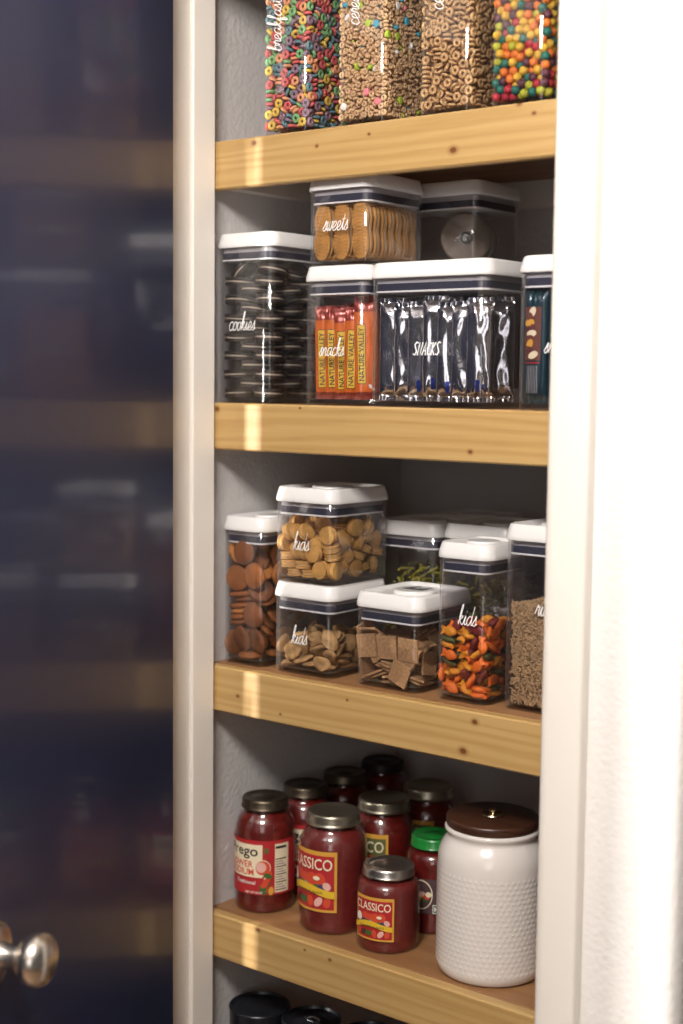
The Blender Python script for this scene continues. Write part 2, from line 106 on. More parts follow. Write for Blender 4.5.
-83,-70,957,-10,234,101,174,-188,1061,277,-8,-59,-63,187,962,-48,93,-42,-5,13,987,43,69,67,-121,-132,1003,266,88,-29,-312,-99,1033,147,56,-5,258,188,1015,47,-106,-284,-85,29,1028,233,-81,55,-248,91,1051,-48,-23,-263,30,185,922,-79,110,-54,
105,-75,978,62,47,-99,311,65,994,-251,-71,-136,346,-58,1003,-157,-34,-157,120,193,977,-81,236,-98,298,-193,1082,-1,-53,2,-161,191,1036,50,68,72,346,183,972,157,-106,157,112,29,995,-237,-11,-35,-102,-223,1025,157,185,0,26,-223,1099,157,-18,0,
-39,-128,1038,217,-40,47,75,-139,1062,49,122,268,-315,-6,1026,64,295,-25,-204,193,1003,-258,63,82,-311,35,1110,-263,-21,53,175,84,971,-298,-42,46,261,-107,1060,0,-173,-158,-346,139,1077,157,94,-157,30,133,996,43,6,-63,-315,223,1054,-158,160,-1,
263,-14,1086,-84,-51,-164,175,-44,1071,103,82,-34,-304,-181,1069,-32,22,-67,234,147,988,-233,-226,-11,-307,130,1184,-6,-42,37,-211,-191,1000,-114,90,103,-211,188,1110,-252,34,-167,110,-187,1180,-83,54,142,-257,-76,1100,44,69,79,311,104,1211,-19,-247,166,
315,103,1074,-49,-55,-78,-121,191,1072,237,-32,-188,187,-187,1117,4,38,130,-71,-93,1065,-101,19,84,-165,19,1090,-171,14,66,346,-79,1116,-157,96,157,-88,114,1053,204,61,63,-2,112,1073,-183,26,159,-301,-1,1186,-112,110,-64,-54,-189,1136,-208,-10,-227,
-135,-70,1096,49,-88,-98,54,-40,1062,36,246,167,68,15,1040,-35,243,59,175,46,1059,-54,30,-85,-345,-74,1148,-157,39,157,59,-139,1175,230,-51,58,-89,193,1116,-57,-63,-232,315,223,1086,157,-219,0,-160,-190,1103,62,213,70,163,-93,1119,27,-201,-166,
151,-26,1183,38,287,5,92,134,1064,-299,-26,122,-346,-190,1172,-157,126,-157,-256,-190,1110,-282,21,131,-315,196,1279,0,-212,-157,193,76,1107,-262,32,134,95,223,1089,-157,-113,0,-260,138,1147,40,16,-170,311,158,1142,-227,10,-35,-49,193,1153,235,-23,-178,
-45,9,1112,2,49,-128,31,-71,1127,-269,-76,103,-106,-169,1239,158,-175,-1,-109,-223,1240,-157,109,0,-82,73,1162,99,243,39,204,191,1086,14,82,-295,-213,-223,1191,-157,223,0,109,71,1136,-219,-21,-116,214,-120,1185,-92,-30,-232,309,-138,1218,-44,46,199,
-254,-142,1194,-113,-83,231,-184,83,1121,-176,-45,81,59,49,1154,-26,94,309,308,-193,1151,-33,272,-70,-212,-78,1145,61,23,135,310,46,1140,-75,-51,233,177,169,1182,-157,-271,0,-126,157,1187,-237,25,-136,12,-211,1235,-135,-254,-26,261,223,1237,225,157,68,
219,83,1200,136,29,-174,346,192,1256,-157,-35,157,-184,68,1213,23,9,-232,282,-27,1215,8,-227,-200,243,-223,1211,-157,267,0,-253,22,1194,77,185,-183,58,176,1158,-50,-26,162,268,-134,1256,-62,-9,110,-190,192,1229,308,-64,10,147,223,1223,157,280,0,
-311,-193,1259,-234,-23,179,299,223,1369,157,-253,0,346,20,1304,-157,-133,157,346,-193,1323,-157,31,-157,-195,-76,1230,63,-256,-15,257,23,1297,288,-98,-36,146,-178,1266,-66,23,-79,28,124,1214,-246,21,-199,145,-8,1235,268,3,71,144,134,1293,2,239,-155,
125,-91,1261,-191,2,4,-100,-116,1171,-87,12,-292,-76,42,1301,112,-20,-312,-311,223,1171,157,-314,0,20,-116,1205,95,1,-216,202,-85,1310,-249,30,163,-4,11,1209,-106,20,-145,-313,98,1263,-25,261,111,228,139,1306,-157,-94,157,-3,223,1235,157,258,0,
315,-62,1386,56,-64,-238,-92,-13,1193,-63,-72,208,138,86,1249,-85,-43,-51,61,-4,1267,264,-15,94,157,36,1321,-241,-19,18,-231,191,1312,34,127,36,196,-54,1381,-37,13,-38,-215,-191,1290,20,309,137,313,-93,1340,68,264,-53,98,-41,1369,-112,19,-196,
259,-223,1325,-157,-235,0,-311,-56,1253,39,37,-56,46,88,1337,-169,16,-28,73,178,1322,-232,-74,-156,-18,136,1245,70,11,-188,295,12,1179,43,79,-132,-209,-44,1297,266,68,8,345,85,1401,-157,95,157,-89,149,1282,-20,-20,70,-260,-223,1367,157,105,0,
-105,106,1376,-48,-58,200,25,187,1351,94,259,65,-90,-34,1256,-90,19,297,-305,-120,1315,41,223,-87,188,223,1331,-157,96,0,314,126,1307,-64,-80,238,313,-190,1410,0,2,180,-107,-109,1297,170,-158,-13,-8,-101,1253,222,-28,77,-94,189,1336,-306,-27,-39,
190,-181,1420,-262,19,134,-313,52,1298,-264,-28,47,-172,80,1302,-186,73,151,314,169,1424,155,-145,2,238,69,1400,157,56,-157,-102,-193,1329,0,294,0,-346,-190,1406,-157,-7,157,-211,-162,1377,168,47,-41,196,-38,1434,-38,-10,-94,-225,76,1291,-180,-38,179,
-257,-42,1412,23,-198,119,315,-32,1432,-56,63,75,-313,-5,1340,-298,34,-90,-313,-95,1397,117,8,311,36,-4,1323,-28,-37,57,-308,110,1371,53,-224,105,292,85,1398,157,-94,157,153,82,1408,0,313,-157,-183,193,1340,0,-129,-314,-109,-223,1413,-157,233,0,
81,-180,1323,81,-55,-111,-321,191,1404,-237,84,92,93,29,1460,134,-56,-87,-345,-19,1432,-157,8,-157,6,-13,1369,30,-35,-85,99,189,1407,-256,0,151,156,-178,1372,6,-251,2,-1,-130,1345,32,292,98,-142,35,1385,20,254,158,-313,95,1467,-51,-36,259,
-230,52,1407,171,-23,-180,44,-139,1418,-10,-301,63,-151,-96,1425,32,-56,68,-143,3,1429,-41,264,52,-125,-51,1358,235,-66,-52,8,-223,1369,-157,-241,0,-22,194,1428,185,34,67,-274,192,1430,301,107,-15,79,-223,1458,157,136,0,129,-91,1462,124,-114,-64,
-310,-135,1491,-14,-27,-280,346,-190,1494,-157,-124,157,282,-89,1503,63,217,161,237,-137,1496,200,-14,239,-151,-176,1477,77,222,-15,312,0,1481,30,-71,-202,-266,-223,1483,-157,-6,0,309,215,1537,172,295,0,12,-25,1437,30,5,-162,-346,41,1532,-157,61,-157,
-84,78,1494,-258,-28,-84,198,190,1583,-49,56,56,-21,86,1467,37,-40,-41,346,97,1518,158,156,-157,-314,-189,1564,4,8,283,-200,-223,1580,157,-226,0,-51,-135,1419,-114,-70,104,346,6,1591,157,117,-157,177,190,1462,121,10,-161,-312,193,1535,0,0,-253,
-168,223,1526,157,-27,0,227,192,1440,-195,-33,-144,5,103,1422,280,-43,107,-28,84,1563,-87,-43,-171,-205,-3,1507,-253,-67,79,-109,193,1460,-314,-98,0,131,186,1493,193,-11,153,269,106,1514,-173,-50,-104,58,-136,1471,297,0,-157,90,223,1633,-157,-187,0,
-226,184,1455,234,81,-96,-257,189,1598,56,-278,-100,89,-193,1554,86,32,283,51,223,1520,157,254,0,346,-137,1598,-157,85,-157,-183,100,1486,79,-68,200,-218,-118,1503,-102,101,-69,181,71,1484,-40,-297,-114,-85,-40,1493,-73,38,-131,260,-223,1495,-157,-208,0,
-29,-223,1498,-157,-302,0,-345,164,1619,-157,-1,157,52,169,1522,-157,68,0,-291,10,1510,-157,-64,157,-57,190,1561,59,-76,120,179,-193,1530,-77,-76,96,116,1,1579,111,96,-13,25,-23,1498,24,296,105,-115,-187,1592,225,170,-54,204,-37,1530,90,-43,-178,
-158,-96,1535,-165,109,-128,312,170,1612,114,-35,-1,-211,94,1603,162,-38,-217,-314,-45,1574,44,-48,77,315,-223,1609,-157,225,0,303,120,1631,-217,81,-64,207,78,1571,-250,37,-131,-292,73,1605,-157,-125,-157,-113,193,1800,194,29,168,-231,-134,1605,6,-279,65,
-12,-223,1611,-157,201,0,113,88,1567,165,6,-133,-120,192,1632,-96,84,207,-211,-7,1608,-42,213,137,292,6,1590,-157,-67,-157,-118,78,1537,252,10,203,74,-127,1558,-25,226,-193,315,223,1724,-157,-32,0,153,-223,1657,157,71,0,0,-30,1546,3,284,19,
-50,-131,1524,-51,-277,35,-205,187,1655,-53,-27,-109,-259,-188,1674,11,2,-31,204,190,1666,-296,11,135,139,-90,1647,-130,26,-281,-26,182,1631,6,-247,-120,255,-166,1614,161,-64,59,-88,-36,1590,-31,-312,-112,-195,-67,1674,226,19,174,124,-49,1602,-194,79,-1,
-343,-190,1647,144,-120,169,88,132,1637,60,308,16,-114,75,1606,258,-29,145,-139,-183,1678,34,-6,-166,-145,-67,1650,-70,63,219,315,-40,1661,-263,16,-27,-346,53,1646,157,-65,-157,345,-77,1739,157,146,157,-46,192,1732,-60,80,-196,-310,-80,1656,25,233,-109,
-312,163,1703,-1,-314,0,32,82,1573,82,-260,-92,-346,-31,1728,157,-71,-157,194,14,1760,-224,64,42,234,-115,1617,151,220,57,-145,24,1681,-98,-24,-66,188,12,1632,-69,56,-50,-313,-192,1733,0,-314,67,48,-82,1646,-132,212,-111,-31,-148,1609,109,-273,28,
313,155,1743,-124,272,14,14,-3,1641,-148,12,-286,-259,58,1689,-2,3,-86,196,191,1723,-21,0,-125,74,178,1711,-65,67,-253,-42,74,1668,-10,-241,53,346,89,1816,-157,131,-157,313,-190,1696,309,4,-88,-33,-112,1665,41,-219,118,132,-169,1661,157,3,0,
153,190,1800,15,-41,277,259,50,1674,100,-50,-171,-313,-223,1819,157,203,0,313,-223,1780,-157,-119,0,-313,223,1788,157,-59,0,225,-155,1730,145,55,118,-313,139,1757,-314,0,63,-202,-27,1831,-271,0,66,313,-168,1780,-157,-119,0,-145,129,1705,-214,-10,35,
-27,-218,1728,-157,186,5,135,-83,1736,-13,26,256,257,-83,1759,26,117,157,91,-186,1748,-75,282,-47,-108,67,1753,4,211,-6,-315,-169,1820,157,-283,-1,-186,-223,1756,-157,-229,0,253,187,1802,104,47,-199,167,72,1694,69,281,-43,-8,85,1708,-264,56,120,
68,10,1728,-70,17,-203,74,134,1742,-233,-42,29,-209,57,1768,31,-265,74,-141,40,1857,8,-215,63,-69,-45,1714,64,57,52,-219,-48,1730,62,70,-230,180,191,1847,-39,20,-112,-119,186,1898,34,266,126,52,-26,1792,-255,42,37,308,16,1779,53,-111,-244,
-134,-135,1753,55,-42,-86,185,104,1779,164,70,7,-4,-109,1755,-60,52,44,-292,-79,1773,-157,122,-157,-54,-190,1814,50,-44,-87,-40,-9,1781,-251,58,50,36,223,1821,157,-267,0,-20,140,1808,196,13,239,259,-37,1792,-217,-231,18,70,68,1802,28,101,199,
-312,-193,1907,-311,1,126,89,-69,1815,-276,62,-6,182,-136,1818,-267,-4,-150,-200,223,1809,157,255,0,312,188,1904,206,-63,199,42,-190,1830,-228,-42,190,-200,-117,1832,122,32,302,258,46,1854,11,246,-125,146,7,1869,-182,-7,273,-199,-168,1814,221,-99,-56,
-315,169,1844,-157,32,0,-86,-69,1842,228,-16,171,-314,20,1796,55,-56,-244,292,-193,1867,0,-56,0,-45,101,1851,113,-76,-51,346,-77,1858,-157,14,-157,261,-70,1875,-33,42,-227,-234,223,1921,-157,-105,0,184,-223,1818,-157,90,0,-8,-74,1846,-72,54,237,
91,223,1924,157,159,0,53,136,1859,-247,33,118,-128,-188,1866,45,-84,246,108,-72,1873,242,2,-222,309,-91,1942,31,-18,-2,236,185,1916,-239,-86,-36,-202,132,1805,285,-3,-82,202,75,1893,71,-312,25,-13,18,1888,170,233,18,313,-5,1950,201,-78,-27,
-53,-70,1927,243,18,-146,-312,-109,1888,-157,251,0,148,-97,1913,-73,-31,-276,-30,-188,1921,-28,-84,-283,314,101,1932,-120,168,37,-223,-188,1931,-286,-173,0,-142,151,1937,-36,268,-9,-313,115,1842,-157,-67,0,76,100,1911,-242,-12,171,-84,-188,1897,-49,-232,52,
-225,137,1888,-277,56,77,-146,-144,1944,-75,43,105,312,190,1993,-3,-303,40,123,137,1942,57,48,95,-343,67,1950,-160,20,153,-313,30,1866,71,-270,46,-312,-55,1888,157,193,0,260,-192,1910,-39,272,-79,-85,49,1941,-206,-7,-195,-314,-223,1994,157,164,0,
76,-193,1875,-2,-94,-312,192,-77,1976,-51,-272,26,79,-36,1950,-68,-3,89,180,130,1963,241,-2,-159,192,-193,1933,44,261,75,-246,29,1932,221,43,-140,36,-110,1958,68,127,-135,-197,49,1960,33,-95,261,-200,-75,1972,40,112,66,263,66,1999,-73,-53,146,
-155,-47,1899,-44,46,-277,-313,152,1982,83,10,305,311,190,2047,1,11,21,-315,-114,1972,-313,-2,94,127,47,1983,-132,-284,-54,15,9,1984,11,23,311,-305,-33,2013,224,-6,-37,197,170,2021,-241,-7,165,0,-192,1970,63,65,83,108,-216,1974,147,-256,-5]
DATA['charm'] = [-333,-118,40,-157,-118,0,-12,62,22,0,314,-63,-87,17,40,157,-118,-27,-167,-118,40,157,275,0,-56,-69,40,157,-39,-42,129,-118,40,157,118,0,35,8,44,89,-108,92,-260,118,40,-157,195,0,60,97,22,-314,0,-63,209,-91,22,0,0,-39,
174,100,42,71,-26,-127,-223,56,22,314,0,-118,-84,83,43,-66,14,150,-133,-46,22,0,0,233,252,-19,22,0,-314,-130,333,-116,41,-143,197,13,28,-118,40,157,196,0,-194,-30,42,125,-116,-169,-333,-74,40,157,-118,0,284,56,64,-16,-313,89,
-327,37,40,-157,196,2,-180,118,40,157,-118,0,271,-100,40,157,-118,-157,94,-56,39,-290,53,46,250,97,22,0,0,-311,-351,99,40,-157,39,-157,113,38,40,157,118,1,-261,-17,22,0,314,-4,79,-118,102,-157,-275,0,333,-30,22,0,314,118,
-137,100,110,48,-84,-61,63,118,84,-157,-276,0,-251,-100,44,233,29,184,333,118,40,157,-39,0,209,-100,66,0,0,-196,330,100,105,-6,14,-40,135,100,66,-280,-68,-51,32,-53,67,-2,-83,4,329,-37,87,-36,-71,-87,-91,-48,87,75,27,-227,
43,51,98,297,60,44,-16,118,84,-157,274,0,99,-15,105,-43,-51,-296,-6,-100,99,86,-30,-132,231,97,98,240,-15,117,-333,-25,69,198,-36,-15,-240,56,88,-231,29,-175,-320,98,99,-31,-43,-249,327,2,142,-260,-43,119,-253,-8,86,148,275,-3,
169,-7,42,-150,-208,-3,-17,-12,80,-80,23,180,-197,100,133,-28,-58,-266,65,59,137,-60,19,-56,-49,-16,136,279,96,52,289,-118,120,-157,-275,0,145,-100,119,-268,82,60,-75,100,113,-237,-28,-129,-29,37,139,89,292,-76,-165,40,71,242,6,-98,
193,38,41,161,275,5,-199,-97,109,64,223,69,-142,-98,120,212,41,176,238,-19,84,157,39,191,351,50,40,-158,-118,-157,276,60,160,223,20,44,351,-100,136,157,-118,157,-115,38,122,157,-209,0,-287,36,127,-156,-39,7,-131,-27,135,-102,-36,-78,
351,-37,192,-156,138,158,-223,-100,160,-103,34,177,192,97,123,73,15,-197,-331,100,160,-4,-305,40,293,20,114,-43,54,-170,-266,100,140,210,-34,138,268,-74,139,157,-8,0,214,26,156,104,86,177,333,-118,216,158,118,0,-198,-15,128,125,-40,168,
-12,118,164,-157,-198,0,287,-69,220,-120,-84,-15,-351,21,123,157,-71,-157,245,118,183,157,125,0,117,95,144,-86,68,-44,-270,-85,90,240,31,182,-350,-100,120,-157,-118,-157,167,-100,221,10,-26,-41,-210,55,196,49,279,140,164,95,182,-49,109,29,
-154,44,174,87,1,-161,350,100,167,157,-39,157,176,-18,130,31,49,-292,237,-118,181,157,-118,0,-86,-8,189,84,21,-182,139,22,171,91,2,-136,230,69,231,-245,4,10,-289,118,219,157,-275,0,24,-35,145,200,39,-204,64,100,197,304,-23,40,
-246,-21,176,-23,49,270,-350,100,225,-157,-39,-157,-305,-51,145,206,81,-13,-86,100,171,-224,31,-181,178,-100,155,-98,-33,-179,33,-118,171,157,26,0,-351,10,243,-157,-116,-157,260,-11,192,-92,-67,308,180,14,243,160,269,-25,-142,105,199,190,26,-16,
-162,-100,179,102,33,-177,332,28,212,46,-231,98,-89,-77,182,-178,13,13,-290,-118,168,-157,-67,0,222,-100,266,-17,-42,-271,-210,118,242,-157,181,0,-306,7,196,-60,258,-87,86,-52,159,71,-39,87,180,-38,209,158,-15,-7,284,-10,264,48,-50,-298,
-333,-69,222,-193,199,-33,304,118,238,-157,-195,0,333,59,274,-67,289,31,27,99,234,22,-7,-126,351,-25,271,157,132,157,-209,-100,223,21,-268,-44,-90,-118,72,157,-258,0,-133,16,227,-63,-52,-279,35,-93,233,-29,8,73,19,29,205,124,102,-30,
103,99,272,-55,-24,117,-333,-118,241,157,196,0,-172,30,276,85,17,-179,-249,50,240,57,-72,4,-169,-37,218,121,-250,-11,97,-11,210,49,-90,-248,310,-100,283,-13,-309,118,350,33,333,157,-110,157,-251,-38,243,241,22,102,140,-118,279,-157,-310,0,
-282,-73,292,21,-62,24,-119,-98,251,-31,19,188,-95,61,261,104,216,-78,105,-100,202,-142,-39,-163,234,63,283,67,-18,37,-255,100,313,33,-13,194,133,31,305,5,-40,-138,-43,52,222,-223,18,-185,-333,-108,329,221,109,59,-107,-2,258,-313,79,-60,
103,34,237,-76,22,2,161,-49,281,-24,-22,-275,-1,-14,218,-178,6,-2,271,22,325,-106,-55,-109,11,-82,291,195,92,-159,-330,96,287,-16,-308,118,71,97,303,50,-34,-106,329,-99,324,-301,6,113,-156,-53,301,116,-223,-49,-200,-100,282,-84,30,-131,
259,-70,319,118,-45,-206,-46,-118,215,-157,-289,0,-308,100,349,-196,37,-172,184,-6,370,21,270,86,-279,14,280,-88,19,-146,127,49,345,278,-19,-15,-221,-13,312,-246,-46,-174,-39,-55,245,108,42,-65,67,-118,312,157,240,0,-145,-118,313,157,285,0,
86,-46,285,31,-188,232,-349,-36,311,157,107,-157,-23,100,284,-12,29,-41,-330,33,339,216,-190,-62,56,-9,294,219,-108,47,193,-73,335,50,-107,-144,-66,3,296,58,41,33,-156,100,321,-36,-70,53,-66,-96,304,0,-302,40,-251,100,382,102,34,137,
117,-38,361,-116,5,205,152,99,252,54,-25,-121,-95,-100,362,-37,-299,121,-133,-23,339,-118,94,-52,250,-100,386,-301,6,118,-107,118,281,156,192,-1,220,7,320,-104,-51,-106,44,118,359,-157,-21,0,-351,-98,413,-157,133,157,331,-74,387,157,53,0,
-2,47,340,-210,-18,-213,-187,100,352,-36,70,262,-233,-118,358,157,-13,0,-242,16,339,77,291,67,299,95,323,196,-1,88,17,16,294,-185,-5,-209,-116,100,368,76,28,129,-191,100,410,-241,-27,-128,-351,-1,419,-157,-40,-157,-55,-19,352,103,12,52,
332,-29,353,-116,200,40,-151,-100,397,-123,37,170,-93,45,343,232,87,118,-19,-62,392,31,-8,-241,310,46,389,-180,24,-171,-29,100,370,49,85,-252,146,-25,423,42,44,214,-153,100,486,200,-36,141,125,118,373,-157,-219,0,48,53,379,-244,-9,186,
242,-118,450,157,54,0,330,118,397,-156,171,0,188,100,345,174,117,173,118,39,416,132,-30,79,-220,-52,364,-88,294,38,159,-100,391,256,22,190,-350,100,394,157,39,157,-188,15,384,-271,97,100,-270,37,392,-202,42,-44,84,100,432,-278,-15,-120,
248,38,406,-166,143,-10,91,-100,389,-200,-35,-138,-9,-79,353,2,-31,-115,-332,100,485,312,5,-39,38,-21,383,173,230,-40,-59,100,403,-48,230,-61,-295,62,447,252,-20,46,34,27,461,-222,213,15,-289,-19,397,-228,-31,25,-124,34,409,42,18,-29,
123,-118,462,-157,-235,0,-71,-118,420,157,236,0,-109,-43,418,-98,-80,-57,-261,100,510,-27,-258,48,-282,-100,401,-265,-19,-123,251,100,366,-215,-34,-136,53,-100,415,-202,36,-174,-42,38,413,-157,-105,0,332,100,461,-313,-1,-118,42,118,483,157,-299,0,
-22,-51,435,282,3,55,332,100,505,-1,1,196,146,19,469,-16,117,-106,331,-118,387,-157,132,0,266,-29,437,-177,-26,-91,-330,27,502,-42,221,89,-212,-100,425,-247,25,127,0,100,435,-32,65,-50,201,100,411,-3,-7,39,-97,118,460,15,-158,-172,
-217,99,459,-251,-89,-75,-29,-27,473,-30,11,82,328,-100,455,-16,37,272,311,-100,496,-16,37,272,-137,-100,476,-227,31,132,-183,100,532,57,223,68,326,-5,436,-66,70,-170,-333,100,554,-3,-313,-39,-303,-42,456,-42,-242,-58,-204,-38,449,-120,122,24,
-72,-100,494,-56,22,190,-256,-100,473,-29,61,266,-85,65,532,-121,13,-15,69,-100,495,-203,-37,-142,-188,-100,515,63,-24,-125,288,26,482,263,-48,-32,-185,20,475,-45,-93,51,152,96,471,193,-9,-231,333,-31,523,39,240,-102,228,-49,448,-184,-75,-78,
197,82,534,38,304,39,272,-95,527,-303,-38,-30,-32,118,518,-157,25,0,250,100,455,74,-27,186,-120,15,449,-11,-45,192,67,-23,443,-7,-33,270,-12,56,500,20,-269,-44,-244,100,552,57,-22,190,-105,11,495,-293,-41,118,-270,5,599,-254,-43,118,
-253,18,493,-244,84,68,-50,-12,535,49,-30,51,-333,-96,497,-13,-31,199,97,-8,509,-83,71,294,234,-13,519,136,3,-92,-217,20,570,195,54,203,-114,-19,552,153,33,-157,-288,-56,530,182,55,-88,-98,-100,529,288,-55,48,275,39,525,-3,68,189,
256,100,556,183,-38,-166,202,52,478,-155,-81,223,-235,-118,558,-157,-177,0,-150,59,580,5,-257,-44,194,-92,500,233,-75,-9,-29,-79,574,108,-13,-246,117,-100,541,48,-295,-122,169,-43,505,99,-35,-223,299,100,569,-180,-38,166,0,-100,504,-45,-233,59,
43,52,528,-30,-298,86,326,-100,576,-17,-40,-271,-161,-21,550,-135,200,-129,-330,-118,562,-157,95,0,-124,-100,565,-56,23,192,113,100,531,84,-29,-130,333,44,610,-126,-277,-12,-351,-24,538,157,12,157,281,-23,587,114,31,-272,61,100,573,12,-29,275,
259,33,610,-95,-53,-175,350,100,567,156,-39,158,-327,-57,612,125,44,-256,135,-26,577,108,-86,147,176,-65,588,-81,115,-159,-298,33,575,-52,-54,306,226,-118,575,-168,-158,11,332,118,647,-157,274,0,51,-51,539,231,21,94,-88,118,576,157,186,0,
-223,-38,545,-42,219,-206,-349,99,616,-157,42,-157,-215,100,607,222,-32,134,217,17,598,-92,59,-100,-350,100,696,157,118,-157,-270,-76,612,108,200,13,-333,35,647,-60,291,32,34,-118,564,157,195,0,31,-73,633,67,74,-302,-63,49,591,-56,-266,28,
-286,-118,738,-157,255,0,21,-14,579,-198,-32,208,102,-94,613,-19,46,314,351,-21,608,157,10,-157,163,27,554,215,202,-7,65,14,621,-292,-38,3,226,-61,638,183,38,-181,82,18,580,43,-5,-89,-201,-27,631,-85,-38,248,170,-14,659,-290,-80,71,
152,-95,666,-96,-221,64,-210,-118,635,-157,-178,0,3,100,594,191,37,171,-46,-41,591,-4,205,-100,-351,-100,685,157,-39,157,229,118,631,157,-221,0,-160,-98,593,261,-30,110,-258,38,678,-92,-102,90,147,49,617,-54,-67,-10,-156,-95,698,-175,-40,128,
-116,-13,614,8,-1,280,51,20,666,281,-28,147,99,-51,670,-45,295,-79,-276,-23,675,-151,307,-8,150,118,615,-157,-61,0,178,64,678,-65,19,-17,273,53,666,21,81,58,209,-118,700,-157,300,0,87,100,629,191,-38,145,-100,-97,645,148,-40,142,
-2,-50,657,240,-76,27,-37,-118,666,-157,-168,0,-193,100,689,-56,91,247,-268,100,620,-242,-27,-128,-132,-19,677,149,36,-99,-199,38,650,-157,223,0,-350,-100,765,157,-118,-157,351,-100,638,-157,-118,157,271,118,702,156,-166,1,21,100,654,-9,21,-40,
-230,100,721,-70,100,236,-202,-29,703,-90,297,-32,-145,100,636,-262,20,123,-79,21,675,32,58,-267,-350,35,743,-157,-39,157,-177,38,726,-157,-248,0,2,27,698,288,-35,125,44,52,744,99,-247,-35,-71,100,658,55,-224,-67,163,-27,713,59,4,-66,
330,100,754,-15,-308,118,249,-1,691,-13,224,90,-351,-100,845,157,-118,157,281,52,728,-4,-238,53,15,118,719,157,219,0,-33,28,630,-231,17,109,-351,-20,686,-157,-39,-157,279,-118,646,157,73,0,346,55,690,165,67,170,293,-55,669,-71,-78,-37,
-160,100,749,236,28,-130,-122,100,700,-34,68,262,112,49,689,-160,62,-131,-233,100,792,-19,-271,44,-210,-96,726,-144,-116,-205,-333,38,840,-157,-196,0,-265,-52,740,25,25,-113,-283,-91,676,-24,308,-70,-96,33,741,215,2,-220,189,96,708,46,-263,37,
330,100,798,-15,-6,-196,-63,-42,699,37,-205,-128,99,-29,737,-64,265,-38,-333,-18,779,36,71,-104,350,-99,720,157,32,-157,-270,-118,848,-157,-214,0,330,-4,728,-179,-35,26,105,118,707,-156,-165,-2,-286,-61,805,8,-116,216,-46,24,754,-8,96,-75,
147,-102,755,124,26,267,209,-100,786,-60,-220,70,82,97,766,-2,-49,40,-288,110,742,157,-75,0,-130,100,782,-39,74,-55,16,-22,756,261,-99,-95,-91,-96,730,-93,-290,-79,285,-118,728,157,-252,0,-351,100,791,157,118,157,-292,44,719,203,26,159,
-42,-100,770,41,-238,-56,23,-73,714,-4,-258,-90,-332,-118,927,-157,199,0,248,100,792,-3,-7,-275,-50,100,707,-98,33,-136,-62,100,800,-71,26,187,14,-99,801,277,-65,57,-215,8,780,-222,68,-75,59,96,804,-266,-8,-107,-317,100,849,44,-296,-122,
58,-95,758,-6,-218,-61,-218,-99,789,309,3,118,212,31,751,-53,-93,43,271,-100,802,17,-275,-43,333,17,787,-8,19,117,-18,100,772,24,-51,-46,-158,31,814,-257,35,137,-328,-37,874,9,-113,-240,109,19,804,-66,41,283,283,-52,755,-75,-281,-87,
165,-33,790,-109,-63,-234,149,47,764,234,-33,-102,350,-99,800,-157,111,-156,-202,100,826,44,-297,-122,222,-52,720,-182,30,126,226,-28,825,-200,-241,-5,-118,100,834,-280,68,52,333,86,922,0,-314,-118,-140,-31,759,-156,-42,-120,254,100,835,311,7,-40,
163,118,786,-160,154,-3,297,-100,858,-111,36,174,176,52,817,8,-103,-250,-187,-118,855,-157,-52,0,-267,27,809,100,227,61,245,-68,894,-120,6,-15,-170,100,878,-250,-97,-74,-138,-118,783,-157,-43,0,47,-55,831,87,227,-110,-71,30,852,-92,-114,28,
350,100,860,158,118,158,-150,-55,820,5,5,-47,10,26,804,86,44,-152,-207,-55,854,-50,95,250,251,69,879,-7,-3,-201,-11,-5,870,62,-4,212,112,-100,806,33,66,-264,65,53,862,-44,-62,69,-16,-100,834,-33,248,-51,329,-23,840,-310,-13,-46,
330,39,852,159,286,-4,-144,37,884,-172,6,3,-125,-32,866,-1,-307,-115,-29,-16,808,92,31,-141,82,-96,862,-224,56,36,69,-18,844,226,86,3,177,118,867,157,63,0,350,-20,911,-156,118,-156,221,-118,871,-157,-169,0,-94,100,873,-243,-26,187,
328,-100,912,-297,39,43,-287,100,882,-44,-18,-192,-76,-100,838,-263,-87,-63,-350,32,920,156,118,-158,-328,-56,945,35,-300,-120,-90,-30,789,-127,-139,167,-1,118,851,157,-36,0,-184,-19,929,-165,-88,-206,-209,100,898,64,-97,-74,171,71,927,-81,1,230,
162,-100,851,103,-34,177,254,12,823,100,-218,14,-249,-32,1066,-218,40,-52,-313,-118,1006,157,278,-1,-160,-96,920,272,88,45,351,-79,975,-157,-118,157,187,-100,949,-280,68,51,199,5,889,-113,17,-23,-270,-25,875,65,-214,11,-86,-95,924,-163,-42,-210,
351,20,984,-156,-119,-158,304,-50,977,-154,5,163,-65,99,908,-72,-23,-190,-351,24,1000,157,-34,-157,-228,30,869,40,51,145,95,118,880,-157,-227,0,351,100,984,157,-118,-157,162,-34,879,205,97,9,252,100,924,-307,3,118,17,72,905,161,18,-3,
-344,100,964,157,-39,157,-40,-52,899,100,-26,-36,123,-118,920,-157,224,0,307,34,983,157,-42,157,-236,-100,954,-267,19,122,263,-118,966,157,194,0,105,-35,919,-93,238,-83,152,43,957,-299,-80,51,129,54,885,-51,69,-53,-118,-28,910,-6,-3,298,
212,-100,1017,-194,-37,-143,263,-62,1025,-142,58,175,-116,100,943,235,-29,130,-248,-100,910,-294,46,44,287,-17,899,174,104,14,333,-20,1047,-1,2,118,-234,22,931,-32,25,-5,-273,100,925,19,-270,-44,5,-118,916,157,-38,0,289,117,984,-157,118,0,
-195,-60,1004,-140,-220,27,30,118,928,157,8,0,-46,10,934,62,274,-2,-37,118,972,-157,-227,0,-248,-13,993,83,-60,12,-44,-100,979,37,72,53,226,-36,952,-113,16,-22,124,-100,1000,-70,-26,-187,-158,47,984,225,21,-180,332,60,1046,0,0,-275,
